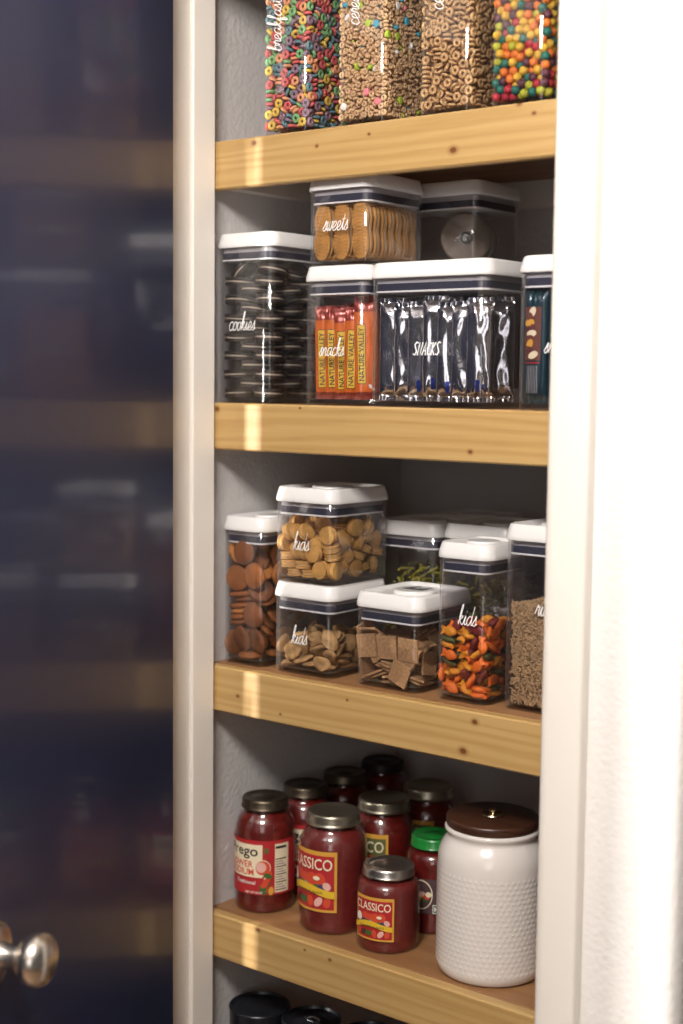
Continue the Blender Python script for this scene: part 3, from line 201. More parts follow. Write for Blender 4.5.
-127,-45,953,-3,-308,-95,-132,-99,1040,2,5,-270,-303,23,945,161,35,-166,35,2,920,246,-111,-11,242,32,955,-39,-281,-67,332,-100,1037,0,0,-196,-297,-61,999,-137,-241,-52,-62,48,980,164,33,215,175,118,999,-157,-165,0,156,-118,1055,-157,-39,0,
-301,56,1021,164,91,-166,-233,52,969,278,-17,-110,153,-35,985,-181,-224,7,-23,15,1052,30,240,105,-263,118,993,-157,-103,0,60,-116,974,-157,-117,0,250,100,1034,-28,256,-48,-126,24,1006,-232,-46,156,17,53,971,-37,285,15,38,-68,927,-128,220,9,
245,13,995,-293,46,-113,-210,-118,1013,156,-131,1,-174,118,973,-157,117,0,182,18,1033,-252,18,-140,-51,-64,1050,-32,238,-94,332,79,1089,0,0,122,99,31,970,55,-63,-8,-127,-100,997,-5,1,196,-1,-51,996,225,-63,-176,12,39,1013,-14,-45,140,
78,-50,1056,267,135,-68,-2,-118,1025,157,197,0,70,-21,996,18,-29,25,251,-11,1062,28,-224,122,333,-100,1081,0,0,196,109,64,1028,-70,-36,-99,-332,-100,1069,0,1,39,-350,100,1044,157,-118,-157,-230,77,1030,231,-193,-38,141,95,1072,-280,-73,44,
332,-20,1093,1,313,39,104,118,964,-157,306,0,333,-100,1125,0,0,-196,-289,113,1084,-171,-39,5,-333,-118,1133,157,275,0,271,-100,1101,-157,-39,157,156,2,1066,12,251,60,148,-67,1064,137,-277,22,-212,15,1037,-14,-67,-229,-269,-100,1078,-143,-39,-162,
333,-118,1187,157,-118,0,-93,-16,1019,91,-7,122,209,-118,1115,156,197,0,-258,-118,1169,157,-10,0,-351,-11,1202,-157,-26,157,-158,41,1073,219,7,177,137,-12,1103,-45,47,273,36,-37,1050,67,-132,226,-350,100,1124,157,-39,157,333,24,1155,69,215,-79,
72,-118,1062,-157,282,0,-183,-100,1102,143,-39,162,3,-100,1171,-270,81,59,333,100,1133,0,0,-275,210,-53,1117,190,35,55,333,-51,1166,17,276,-114,-148,114,1053,157,-276,0,259,27,1085,229,42,35,-333,-19,1059,-7,-3,275,35,118,1012,157,-12,0,
-245,-45,1148,81,206,-70,-8,96,1107,-110,-37,129,100,-47,1144,-247,126,-12,-68,118,1049,157,274,0,-75,100,1123,11,-312,-118,-119,-100,1088,-5,-12,40,-331,-56,1123,95,282,-23,129,65,1120,-254,-2,-110,-82,-3,1084,-88,16,-177,-209,118,1105,157,117,0,
-79,68,1062,158,-264,16,233,-100,1176,-12,-287,41,-159,-32,1069,-178,13,22,11,-100,1102,46,-18,-122,-226,-100,1091,-189,116,128,211,100,1082,-89,31,-133,84,-118,1141,-157,-189,0,333,118,1195,-157,118,0,-29,-13,1117,58,72,-185,93,118,1184,-159,-128,1,
147,-99,1141,-159,-44,-156,191,47,1141,130,23,116,-116,-97,1185,-66,42,187,55,-61,1211,58,-118,-235,253,118,1133,-157,-275,0,41,61,1071,25,243,-183,-350,19,1124,157,52,157,256,-13,1159,102,235,-77,85,100,1246,310,-10,40,265,-118,1234,157,-65,0,
294,69,1193,-87,-121,-99,-241,83,1152,-99,-30,227,-156,100,1140,224,-31,-181,-197,-61,1184,44,-243,-95,92,49,1147,-255,-7,-103,-286,35,1103,55,-95,-231,65,118,1107,157,-70,0,350,-24,1222,149,155,-165,176,118,1166,-157,-206,0,52,-10,1107,-33,-46,-93,
-57,-100,1226,-276,73,54,-82,-97,1157,-28,243,-60,327,-97,1267,42,-48,263,-332,-74,1208,-157,-122,0,-284,69,1175,59,89,-154,-42,-99,1128,-26,63,265,251,37,1169,-69,114,57,-233,-77,1240,-78,249,-49,134,-99,1204,4,-311,39,-196,38,1095,73,68,-203,
30,99,1183,-172,32,153,-144,-26,1133,-262,23,176,298,37,1251,24,-6,27,-307,-12,1168,-157,138,157,165,73,1218,160,-224,-3,-167,-65,1217,47,69,33,-266,-94,1263,88,48,-140,252,-74,1235,157,305,0,3,21,1158,61,278,-128,263,-71,1314,-48,-7,192,
-25,-100,1257,276,73,-54,-231,12,1215,89,44,-137,-92,35,1164,190,190,49,115,-97,1259,-8,34,41,-144,-96,1247,-259,63,48,330,-118,1345,157,-65,0,-350,100,1210,157,39,-157,333,17,1292,-22,9,-276,165,118,1245,157,265,0,282,-25,1238,57,-138,-246,
-162,99,1260,283,-80,43,193,21,1226,168,264,21,228,100,1232,146,-39,161,-333,-118,1213,-157,-118,0,-328,51,1257,4,-211,-69,-176,24,1179,12,71,134,220,19,1285,-264,-6,200,289,113,1264,158,-118,-1,-330,-16,1335,266,-66,-108,-110,100,1185,29,65,-264,
288,-16,1348,-131,38,9,-265,0,1241,-219,-20,-89,-261,95,1227,50,290,-104,48,-118,1215,-157,-264,0,199,-118,1279,-157,249,0,158,-18,1178,238,12,-119,-31,100,1171,-309,-13,-40,328,-100,1411,33,14,-194,192,-47,1245,189,40,152,-49,48,1230,-80,-73,-128,
-44,118,1235,157,0,0,112,-9,1220,-1,231,-7,-104,-17,1181,80,-178,-204,350,-21,1430,157,40,-158,-29,-40,1216,-284,-100,61,351,100,1275,-157,-40,157,138,-60,1292,18,41,111,-169,51,1213,59,-272,14,-249,118,1291,-157,63,0,-209,118,1366,-157,-197,1,
350,-58,1328,-157,-41,157,-137,5,1257,-110,234,126,-206,-100,1299,-68,-27,-186,39,-98,1283,-20,21,-40,-86,-100,1285,-241,-27,-128,-295,-19,1268,-27,-94,86,-285,45,1316,-89,-47,173,-227,53,1280,38,-50,272,-164,82,1406,126,-33,42,80,-9,1250,-62,60,219,
-351,-56,1288,157,118,157,350,22,1359,-157,-40,157,178,-118,1356,157,-301,0,-97,40,1296,109,-37,282,41,32,1216,91,-31,96,253,35,1339,-168,197,33,79,100,1289,-4,304,-39,-120,100,1242,41,-76,-56,244,100,1384,311,9,-40,245,-52,1388,-9,-77,29,
-171,81,1317,-249,-48,-102,-270,-99,1349,168,108,167,351,100,1354,-157,39,-157,-118,-100,1314,-278,-69,-54,-184,-100,1338,-69,25,-126,-103,-22,1267,-121,58,-202,9,95,1268,15,118,2,195,-22,1328,-109,-43,224,-333,-100,1354,314,0,118,-333,-118,1292,-157,-118,0,
-332,118,1291,157,-274,0,228,97,1324,150,-32,-75,-178,-17,1301,-57,-5,186,307,100,1352,157,117,157,67,-98,1322,1,29,41,-209,-118,1425,158,-43,0,213,-56,1426,61,-23,-125,-19,11,1277,2,-199,-100,130,23,1278,234,-8,-101,255,-118,1375,157,248,0,
-120,-67,1399,-284,69,57,-350,-100,1416,157,-118,-157,-58,-118,1369,-157,-45,0,351,100,1535,-157,-118,157,178,58,1309,-107,-105,33,289,29,1407,19,8,275,167,-51,1347,78,-93,0,-330,27,1356,72,-277,18,112,44,1356,-49,185,33,-351,100,1377,157,117,157,
-67,100,1303,241,27,186,-204,27,1352,-277,-42,-30,280,-118,1459,157,-311,0,-102,118,1355,-157,-38,0,-69,-39,1346,44,264,39,-10,-98,1330,-41,-77,56,-151,-99,1370,-28,-70,-261,-135,11,1369,175,12,-137,350,100,1434,157,-118,157,-278,49,1389,8,-254,64,
200,-118,1437,-157,-52,0,119,-83,1374,153,-4,-227,26,-35,1291,139,-69,15,214,23,1450,109,37,11,162,117,1388,157,151,0,-211,-43,1354,-103,112,78,194,98,1442,-31,-302,120,-87,-20,1429,68,5,147,48,30,1308,191,23,-54,137,100,1331,-283,12,122,
-350,-100,1496,157,118,-157,200,-26,1495,105,72,37,52,100,1339,44,-17,-122,102,-5,1365,-87,-196,-140,-328,-22,1421,-3,-308,39,-289,118,1363,157,117,0,261,100,1447,-168,-118,167,-289,-98,1412,-310,9,-118,45,56,1414,-191,-37,170,-241,-4,1407,168,-3,-271,
-289,-28,1467,6,2,-39,61,-54,1365,-302,21,125,120,-98,1437,12,10,-117,-253,63,1423,44,-44,308,185,11,1386,265,14,8,306,100,1448,-157,-39,-157,-29,66,1341,-209,-10,67,-37,100,1410,-7,-3,118,-333,39,1453,160,-118,-3,-143,-30,1496,-157,222,1,
-92,52,1381,-153,-37,181,102,-118,1498,-157,-125,0,-232,-94,1508,196,-18,-143,44,118,1408,-157,261,0,-162,21,1425,23,291,-4,-107,118,1456,-157,39,0,350,38,1484,157,118,-157,287,-74,1464,157,-214,0,-175,118,1503,157,-109,0,-16,21,1400,-29,302,-110,
-236,95,1452,55,-286,-37,-289,-115,1473,-147,-39,-4,-333,101,1439,-313,0,39,-259,-118,1585,-156,158,1,-333,100,1483,0,-1,196,-55,-100,1431,2,310,39,-287,-29,1511,6,-1,22,3,5,1354,-28,292,-41,114,118,1453,157,-6,0,42,-118,1402,157,-6,1,
-279,52,1506,56,-208,-92,193,100,1489,-31,-302,120,94,37,1440,-128,-17,-206,286,-22,1473,-109,-116,-31,216,-100,1506,304,-23,40,-201,-56,1440,121,36,144,-23,25,1467,-231,173,-25,65,-44,1426,-100,135,184,-25,100,1455,8,-3,-118,-313,-100,1554,-198,36,142,
6,-57,1413,-200,-114,-111,289,118,1538,-157,-275,0,-149,-74,1479,-157,-310,0,-122,10,1567,-202,74,11,-351,-20,1510,-157,-130,157,-21,-100,1477,4,2,-196,-147,-118,1478,157,-289,0,-220,24,1512,-296,-38,-73,-30,99,1499,-306,-2,-124,140,-12,1446,-36,-16,-6,
328,-100,1511,-26,-259,47,87,-29,1517,10,-143,-118,-126,-95,1557,44,-314,36,-181,31,1473,-4,26,284,128,-58,1519,-80,137,125,-84,-100,1492,-152,-39,-159,40,-100,1485,-162,-39,159,22,-2,1475,-170,253,41,156,24,1506,109,83,-250,350,-13,1649,156,-39,158,
333,9,1543,-20,305,38,-71,25,1530,205,-68,155,254,38,1499,-233,43,188,-331,-14,1624,82,40,279,-203,-28,1553,-188,56,19,-253,118,1530,-157,-192,0,269,-41,1532,-18,-14,200,-59,-37,1486,143,186,-13,331,-118,1657,-157,-276,0,-330,-118,1634,-157,95,0,
97,59,1508,295,63,76,-332,111,1545,-157,276,0,-333,-44,1592,44,-80,-215,204,100,1531,31,-301,-120,351,-98,1577,157,-39,157,166,22,1570,-278,23,123,-101,56,1465,80,29,130,-332,100,1607,-310,1,118,351,100,1614,-157,118,157,-189,-99,1553,-171,40,158,
-8,-33,1547,-191,-211,47,-329,43,1561,-16,284,-117,-171,51,1542,-188,-11,214,332,-4,1585,-306,-20,117,-264,-51,1573,-153,-55,178,-181,-118,1635,-157,29,0,217,-100,1572,-188,116,128,156,-118,1557,157,-46,0,147,-40,1631,43,-63,-49,-266,44,1625,-7,42,270,
35,99,1487,-142,40,-158,184,-40,1580,154,-35,21,283,-103,1583,-80,-105,-103,-281,-75,1656,-229,-168,-11,180,54,1609,-15,-42,-262,-252,118,1609,-157,-35,0,-109,47,1617,35,-276,29,51,-98,1562,17,71,26,242,100,1588,-50,-86,62,56,21,1544,214,20,228,
277,-63,1616,-120,-31,-47,143,100,1545,194,-37,143,289,74,1543,-157,-40,0,33,-25,1593,67,-15,171,-175,16,1623,80,-75,-49,184,118,1616,-157,-306,0,51,100,1600,-14,-32,-273,-222,72,1679,110,73,212,199,-118,1653,-157,287,0,251,12,1578,296,13,118,
-14,35,1553,149,23,-122,-256,38,1563,68,101,55,-23,-100,1521,-2,-4,39,-172,100,1607,4,-1,196,230,19,1637,34,29,105,107,40,1644,-59,39,-37,332,-128,1742,161,207,2,-131,-60,1589,297,-41,-83,306,72,1623,-157,118,158,-34,-108,1582,156,113,12,
102,99,1561,195,43,174,-62,-47,1581,-75,-102,108,34,-100,1645,273,-77,56,-146,100,1668,50,19,-192,-327,-100,1708,270,-17,124,108,-100,1595,-41,77,258,350,-54,1828,158,116,-156,333,-74,1680,-160,118,-3,32,100,1560,-14,-283,41,-332,37,1666,-175,-38,7,
261,-100,1703,-251,-24,-126,92,23,1606,-41,-57,-178,82,-60,1632,48,-74,-66,-217,-12,1670,14,-53,-244,291,-12,1652,-14,180,256,-33,15,1633,-29,-241,-44,164,-100,1727,56,-89,246,174,50,1682,-11,35,229,133,-26,1689,-72,263,-107,45,96,1670,312,74,-51,
-190,-1,1707,-14,51,69,-348,-20,1710,-141,-118,-170,249,20,1698,109,-63,-165,122,-118,1679,157,-252,0,-332,100,1651,-312,4,39,332,118,1694,-157,273,0,-90,118,1627,157,211,0,14,-29,1692,50,-252,-163,-89,51,1680,-149,15,123,-14,-12,1662,51,-62,151,
236,-97,1739,-248,6,-165,-124,100,1541,-262,87,64,-225,-118,1704,-157,-25,0,332,56,1695,311,-1,-38,-18,-100,1663,-254,23,-189,-189,118,1714,-157,-171,0,-61,88,1564,48,208,-70,-99,-118,1635,157,-138,0,-227,-33,1632,54,-308,-50,282,-51,1805,-228,-6,95,
-350,100,1722,157,118,-157,-15,98,1695,-226,-20,-141,-80,-11,1738,87,-203,-87,328,-66,1751,-45,-15,122,-11,100,1629,44,-80,-59,-280,-118,1796,-157,-180,0,-299,-37,1802,73,-58,-192,-141,-74,1720,-157,-30,0,332,-4,1735,-161,38,-1,-34,23,1737,-93,-107,-195,
253,-118,1831,157,119,0,-139,-118,1707,-157,-92,0,-350,35,1769,157,-119,-157,-351,-100,1772,157,-39,-157,-92,-45,1657,-225,-86,131,80,100,1785,-170,39,152,-231,-53,1719,-209,6,-46,219,-55,1671,-48,-208,-53,-139,-31,1644,45,110,-31,-276,-4,1723,92,88,-276,
294,40,1807,140,-88,-179,333,57,1739,-2,-4,-118,247,96,1825,277,15,-38,39,45,1712,-299,77,-61,333,-118,1825,-157,-196,0,73,28,1738,-237,-19,93,-75,118,1719,157,-54,0,256,-27,1778,-11,86,-81,333,100,1867,0,314,39,-273,94,1708,-60,201,-121,
264,100,1746,124,-37,170,251,100,1664,62,-24,-125,-143,64,1739,-179,-7,-250,-124,-8,1729,-127,-15,-157,-264,-68,1760,-56,-219,-134,201,-94,1792,-74,253,142,226,49,1777,-106,-262,-48,351,-53,1911,157,6,157,-76,93,1783,-50,307,-19,-303,44,1767,139,123,134,
102,98,1701,-125,-25,-165,-329,-75,1853,-45,44,-247,73,-56,1721,250,97,-74,-221,49,1757,-107,-65,58,350,56,1801,157,-114,158,329,118,1929,-157,-275,0,160,54,1724,29,292,40,113,-99,1801,21,-7,189,224,100,1727,87,-207,-93,-55,-74,1714,-157,-176,0,
-244,118,1786,157,-174,0,-53,-118,1714,157,289,0,16,-97,1728,39,-215,-54,-331,-6,1852,157,-105,0,-84,29,1819,20,117,52,152,109,1777,174,-229,-36,126,-20,1756,-31,58,196,327,118,1800,157,277,0,-179,-118,1776,157,222,0,209,-55,1852,-84,-48,-26,
-8,-29,1773,83,17,21,88,18,1816,22,189,-249,326,-118,1905,157,-117,0,-215,-2,1823,5,-107,-159,194,-118,1888,157,-17,0,-331,38,1850,157,52,0,19,118,1771,-157,262,0,165,100,1853,-303,-5,-118,-132,-11,1793,-288,-28,-3,169,-40,1798,-11,-92,257,
-2,-53,1812,84,10,28,-230,-100,1839,-214,-34,178,160,100,1897,5,303,40,169,118,1695,-157,165,0,101,100,1868,144,-39,162,199,-21,1740,234,-6,151,-106,27,1902,100,53,-198,78,-118,1746,-157,140,0,-161,118,1789,-157,64,0,-5,51,1789,76,-286,-31,
-254,-53,1908,59,-28,-31,-21,25,1847,-27,-53,149,217,26,1832,-60,80,-269,350,17,1875,-153,-152,153,124,-100,1844,-21,8,-119,-244,-23,1875,-14,-251,-205,-86,-74,1789,-156,148,1,147,66,1786,-171,57,-30,-96,-118,1781,157,211,0,-16,-118,1803,157,-10,0,
-67,97,1864,-210,-42,-140,-197,-118,1905,-157,-261,0,314,-2,1970,19,208,154,37,-95,1849,-109,2,-72,328,-71,1978,-260,43,-116,124,-38,1865,158,197,1,289,32,1879,-314,0,-39,-5,96,1840,-231,-4,-8,-307,100,1825,157,-39,157,286,-74,1885,-157,-2,0,
8,-100,1907,-47,296,-122,81,100,1929,-298,-7,-118,-195,-55,1778,267,77,-56,-259,59,1839,-49,-182,42,-332,-95,1892,-257,-24,30,58,100,1862,-189,116,128,138,25,1867,137,85,23,-34,2,1882,-258,19,-87,-2,116,1925,164,-267,-3,-333,-118,1958,-157,-196,0,
351,-100,2050,-157,39,-157,-102,-49,1857,-27,282,-144,209,-7,1893,-111,-31,64,46,-29,1892,-101,-252,-21,14,52,1934,-33,31,190,-350,-49,1963,157,137,-157,-165,-53,1843,119,31,127,-118,-56,1910,-299,-42,-43,-57,-95,1872,27,-200,-95,113,-100,1891,-8,-294,40,
-138,95,1865,256,31,-37,286,-30,1888,-157,306,0,-331,100,1887,0,0,118,56,-21,1800,124,-88,235,351,56,1948,-157,-39,157,-138,-118,1849,157,289,0,-320,20,1913,12,-5,196,-43,-11,1949,-107,131,115,136,100,1967,76,-103,230,255,-118,1949,157,202,0,
52,36,1885,-33,-145,174,241,100,1926,0,0,-275,-190,-53,1922,306,120,-9,-160,52,1819,260,-108,-99,167,-51,1938,114,42,-135,-350,-100,2038,157,-39,-157,94,-118,1960,-157,46,0,-351,100,1819,-157,-118,-157,-10,-24,2025,-127,-190,-146,62,118,1989,157,-135,0,
-330,100,1931,0,0,-275,250,-56,1963,101,70,-71,333,118,2009,157,-196,0,185,40,1933,-10,44,-121,22,20,2012,-154,-92,190,-209,100,1860,104,35,139,25,-118,2007,157,294,0,-252,118,1986,157,108,0,-36,-118,1954,-157,-99,0,-167,19,1894,143,-1,-179,
176,-118,1972,-157,56,0,-228,34,1914,127,-284,-17,270,100,1987,-156,39,157,-119,-117,1931,-144,-173,-14,102,-70,1957,145,-27,4,255,20,1947,-109,-44,-175,244,100,1882,314,0,-118,-307,-29,1974,151,150,152,204,118,1988,-157,-281,0,-134,-54,1951,-20,-40,43,
179,-95,2037,-6,256,-193,288,-100,2089,15,-308,-118,240,-100,2032,-139,39,164,333,-17,2042,-37,243,104,106,11,1939,-8,-19,-238,284,-100,2027,139,-39,-150,-333,16,2024,29,12,276,131,-100,2128,-242,-101,-80,289,52,2030,-52,-227,-93,-108,118,1920,-157,90,0,
206,51,2007,-41,-1,-30,180,-9,1988,-42,-35,-102,-137,-56,2005,33,53,-255,-43,118,2085,-157,191,0,42,-53,1975,-142,65,166,351,-42,2104,-157,118,-157,45,100,2049,-307,-16,-40,-248,-95,1954,-275,-51,-32,66,27,2007,164,180,-115,351,56,2027,-157,39,157,
-271,-100,2015,64,218,74,-14,69,1991,-198,-93,69,209,62,2050,25,33,196,-34,-74,1955,-155,-162,-2,-333,100,2019,0,0,-118,251,-15,2039,-114,14,219,109,-51,2018,17,303,-116,-202,-93,1996,-96,-6,-148,78,-36,2144,75,-40,-146,192,-100,2106,288,55,-47,
-243,-21,1982,40,-214,110,39,100,2092,7,-16,-40,-92,15,2014,-48,-27,127,-196,100,1923,-49,17,-122,104,-31,2066,302,23,-32,-213,94,2042,73,76,-4,-333,27,2067,-13,29,116,126,118,2053,-157,-62,0,-210,-118,2081,-157,-45,0,131,53,2076,-24,-1,-276,
-13,-100,2078,94,32,134,-173,80,1961,-42,31,-94,98,-118,2041,157,-178,0,124,49,2024,-40,-297,-2,-128,-96,2078,99,275,17,-290,-10,2134,-15,-182,224,-139,86,1996,-30,33,-81,194,-10,2088,-47,28,12,186,-30,2050,-12,53,98,-72,-118,2135,157,-188,0,
-54,103,1990,130,-46,47,55,-95,2089,23,240,-47,-61,-58,2039,58,-108,-186,-71,51,1948,69,286,-106,-278,-42,2055,-122,51,21,333,96,2082,283,-13,-37,-263,-62,2115,-21,-13,-300,-123,98,2037,-12,42,-33,253,108,2146,92,-109,60,-45,-27,2111,56,-268,-92,
-164,9,1977,-162,288,2,333,118,2145,157,-196,0,-333,100,1975,314,0,39,250,96,2085,27,-303,38,-74,-118,2215,-157,-267,0,-333,118,2081,157,118,0,25,54,2160,-67,-36,-183,42,16,2086,-18,-25,203,-267,29,2038,234,142,-84,243,-53,2144,-41,-228,195,
257,67,2160,-60,-122,220,-333,52,2105,-29,12,38,83,-95,2191,214,4,-226,-177,-95,2152,-33,71,44,209,24,2118,275,34,29,-168,100,2117,-39,-16,-193,290,19,2096,74,28,278,-265,52,1980,-292,21,-114,-351,20,2178,-157,-118,-157,140,-15,2128,6,92,-266,
351,-24,2184,-157,99,-157,-97,-118,2009,-157,293,0,-204,25,2079,1,42,-296,47,-30,2180,-305,-73,-41,-33,56,2055,-27,257,-47,236,-118,2154,-157,-31,0,-79,118,2175,157,-244,0,21,-100,2139,-258,22,-190,-141,-54,2092,-53,217,-176,172,118,2120,157,-67,0,
330,50,2156,-126,181,122,-108,100,2099,-69,-100,78,-102,50,2193,18,247,-99,168,-115,2202,-157,204,0,6,118,2149,157,259,0,-177,26,2043,305,-41,36,274,0,2171,-229,-22,-86,-139,-73,2178,60,-270,3,-39,56,2104,-59,23,190,-185,-56,2048,222,30,-133,
-333,100,2146,2,-313,39,-332,-118,2118,157,121,0,-255,118,2111,-157,222,0,322,38,2239,139,-54,5,191,118,2202,-157,-193,0,319,-93,2147,-265,36,-58,-189,-28,2143,138,-47,45,-330,-56,2211,286,-37,-97,97,49,2144,-189,53,-217,-188,-118,2241,158,-181,0,
-7,-97,2182,253,38,178,-329,-87,2177,32,280,-85,289,118,2230,-157,196,0,222,-14,2205,166,109,56,-233,21,2136,215,92,-66,307,-3,2254,-238,135,-85,-182,47,2161,65,44,-47,333,-118,2211,157,196,0,113,-13,2239,83,66,-296,-241,-56,2186,255,-23,125,
-351,-49,2100,-157,118,-157,-97,13,2064,-277,-48,-55,-332,100,2191,2,1,118,48,-100,2242,283,-64,50,257,-68,2214,37,42,94,351,100,2225,-157,-39,157,314,100,2303,84,-30,183,-172,-53,2237,47,5,-168,-252,100,2180,-4,-2,-196,145,-48,2189,-4,-90,54,
-146,4,2208,-44,-106,127,-127,20,2123,128,-35,-150,-330,121,2254,160,122,1,173,30,2192,157,-149,0,-54,54,2148,-37,-52,66,-349,-20,2264,-153,-78,156,-129,-92,2280,85,66,81,305,-99,2316,42,226,60,-350,-100,2288,157,39,157,-9,-19,2141,45,63,86,
174,74,2176,157,81,0,137,-97,2414,-8,298,-47,-250,-118,2186,157,-218,0,-279,-38,2272,21,152,-134,-29,-56,2214,-63,29,171,-256,-100,2272,180,39,166,-350,-99,2379,158,-34,-158,350,22,2326,-157,54,157,193,-52,2254,-12,-87,57,-85,-118,2329,157,85,0,
242,27,2340,-74,10,149,99,118,2152,-157,169,0,-288,23,2198,301,19,118,43,54,2203,-241,-18,194,-177,100,2223,227,-107,93,-45,-52,2285,-67,11,-132,-190,-47,2277,-284,-37,-72,235,46,2243,97,-42,285,351,-65,2274,-157,-133,-157,283,15,2310,-43,38,194,
283,-67,2256,253,17,-136,131,-97,2251,59,42,-212,27,-19,2247,45,84,54,274,-99,2349,-224,36,-176,75,54,2234,26,71,56,-15,-118,2270,157,-110,0,-331,43,2258,159,-276,3,-299,-100,2281,134,38,-166,239,-52,2377,95,14,-205,148,97,2246,-21,-74,52,
-84,-50,2153,-74,-61,150,214,-118,2275,-157,260,0,93,118,2288,157,-281,0,282,100,2357,-31,-63,50,-270,-118,2402,157,58,0,121,28,2422,-132,60,279,-33,10,2224,-208,139,-69,-82,-53,2230,-58,35,187,-33,93,2228,-263,-53,110,182,-21,2392,-64,7,-152,
-118,100,2236,215,34,178,212,-118,2374,157,-26,0,-234,100,2241,153,-39,-155,150,-100,2319,40,-16,-121,-171,-100,2336,19,270,44,85,-100,2293,-272,78,57,-302,81,2253,-153,-273,4,-243,118,2321,-157,-274,0,247,100,2278,41,76,-258,128,-100,2367,17,-7,-118,
-285,6,2267,-150,271,7,127,56,2308,-45,61,-48,350,-50,2370,157,-118,157,-286,-100,2341,-19,8,-119,10,48,2304,-87,-302,-8,1,-10,2332,-232,47,189,160,-22,2329,-267,-78,-63,-166,100,2284,-12,29,-41,225,-53,2310,-24,-58,-282,214,100,2307,41,76,-258,
183,29,2278,80,31,-186,69,-25,2298,66,-227,140,-66,118,2306,-157,77,0,49,118,2219,-157,-276,0,11,86,2281,-237,45,-40,-53,50,2298,130,-85,195,-333,-28,2332,308,13,117,351,-100,2433,-157,118,157,11,100,2368,156,-42,158,-148,-7,2379,-70,66,208,
12,-100,2394,-42,-236,57,97,51,2275,293,72,-13,-241,74,2321,157,-35,0,-214,19,2224,160,121,184,164,118,2350,-157,35,0,217,100,2386,-30,64,-50,-254,12,2348,78,-33,-134,-330,64,2338,-176,114,-21,-110,-50,2333,-223,25,219,327,19,2414,-223,15,95,
351,100,2358,157,118,-157,-208,30,2304,158,273,0,277,-36,2452,94,52,-292,-187,-25,2405,74,-56,-110,-141,21,2295,155,-42,174,-332,112,2334,160,-114,-2,351,-25,2467,157,-64,-157,-206,-100,2370,25,55,-268,-210,52,2393,305,53,47,71,11,2353,-120,-38,60,
-333,-82,2452,23,-10,-276,302,-100,2431,127,-113,-130,-329,-12,2374,-10,11,84,-333,-75,2496,10,-291,117,160,57,2350,21,-265,-47,-211,-32,2316,-295,-44,-44,206,-27,2428,43,-266,-82,287,17,2387,-35,87,-96,-8,32,2404,119,-1,-88,248,51,2442,77,2,-146,
-166,100,2343,30,-61,265,-166,118,2422,157,48,0,76,99,2405,-304,-35,-42,-169,22,2454,-32,-69,-218,351,-100,2512,157,-118,157,242,-118,2451,-157,210,0,297,36,2495,294,39,-135,164,59,2420,-127,246,-23,-117,78,2365,223,5,-154,77,99,2358,8,-37,-39,
-248,-55,2402,229,-27,128,-333,-51,2554,-216,-111,54,47,-100,2342,67,25,-188,261,-100,2530,-138,117,174,67,-98,2432,-102,28,188,-333,-6,2418,-14,5,39,351,100,2438,157,43,-157,-253,118,2401,157,-118,0,-56,100,2387,-62,-24,126,226,-13,2503,-105,-29,-190,
96,-42,2380,-144,-28,-246,129,-30,2467,157,312,0,304,-100,2511,-165,42,-160,-270,-90,2483,-155,-53,-164,-274,55,2404,241,-98,76,-333,69,2430,141,39,-6,351,7,2543,-157,77,-157,-207,96,2470,8,236,55,199,115,2534,162,-61,2,-162,-118,2527,-157,4,0,
-133,-100,2397,64,-218,-73,-201,-118,2447,-157,8,0,131,72,2495,-188,23,18,285,99,2421,30,243,53,153,-118,2480,-157,-137,0,-112,74,2477,-157,-105,0,-97,26,2277,-150,-129,-148,-332,-13,2482,141,-39,6,162,15,2492,155,282,-15,-333,31,2475,120,-115,34,
351,100,2519,-157,117,157,-265,52,2490,-86,-17,-159,150,118,2434,157,4,0,-250,-8,2450,256,37,51,-80,-1,2363,281,57,-64,129,-36,2553,-152,6,-95,214,52,2504,151,-302,-15,63,99,2447,-35,-8,123,-333,-93,2565,130,38,-10,-34,-19,2408,-200,56,-83,
97,-100,2508,-217,-33,-135,-227,-99,2523,-191,-36,167,-83,100,2422,-62,23,189,-79,16,2445,-20,71,181,-27,-99,2353,84,106,91,-333,118,2415,-157,275,0,57,-13,2429,-25,271,-117,-57,-55,2420,-200,-58,-34,46,-100,2510,-213,-34,-136,-237,81,2525,83,9,154,
153,-74,2479,-157,-215,0,-219,3,2514,-70,42,-99,-351,16,2558,157,-25,157,307,100,2605,157,-39,-157,-289,118,2487,157,196,0,10,-99,2459,-27,-46,-258,-351,98,2507,157,133,157,-71,-99,2428,121,8,-62,-80,-118,2514,157,-306,0,-131,-118,2600,-157,239,0,
17,-99,2622,-111,-31,142,-3,100,2458,71,214,79,284,98,2518,-96,81,108,-333,-25,2629,-184,38,-10,229,115,2458,-162,254,2,351,86,2598,-157,-117,-157,-289,21,2557,-230,-30,26,11,12,2476,-50,-247,-23,-90,-60,2575,-100,-192,-154,197,-118,2546,-157,99,0,
-174,-53,2473,50,-64,96,97,19,2545,-211,-88,106,-252,-36,2567,-250,-48,38,-36,100,2494,244,-100,79,61,118,2514,157,94,0,216,-22,2677,-54,24,-90,-43,-50,2493,-40,305,121,333,-51,2576,-75,-287,-28,198,-68,2644,-53,-28,-150,-54,31,2524,-201,67,-126,
332,-118,2592,158,-39,0,-133,26,2513,-267,-97,55,-177,100,2528,-237,28,129,48,54,2512,111,76,219,91,100,2569,23,50,45,299,29,2605,158,-113,-49,-13,-94,2545,84,-69,296,-11,100,2551,-41,16,-121,-140,118,2618,157,158,0,-299,117,2573,151,112,-6,
-110,118,2480,157,284,0,63,-92,2571,-265,19,123,133,100,2595,-51,-295,124,-109,-56,2495,132,-118,-130,-333,85,2659,209,34,19,260,-97,2610,142,-192,91,-120,12,2647,268,47,-41,-16,-38,2561,28,-104,-249,169,66,2645,-143,250,-10,-92,100,2546,-25,-260,46,
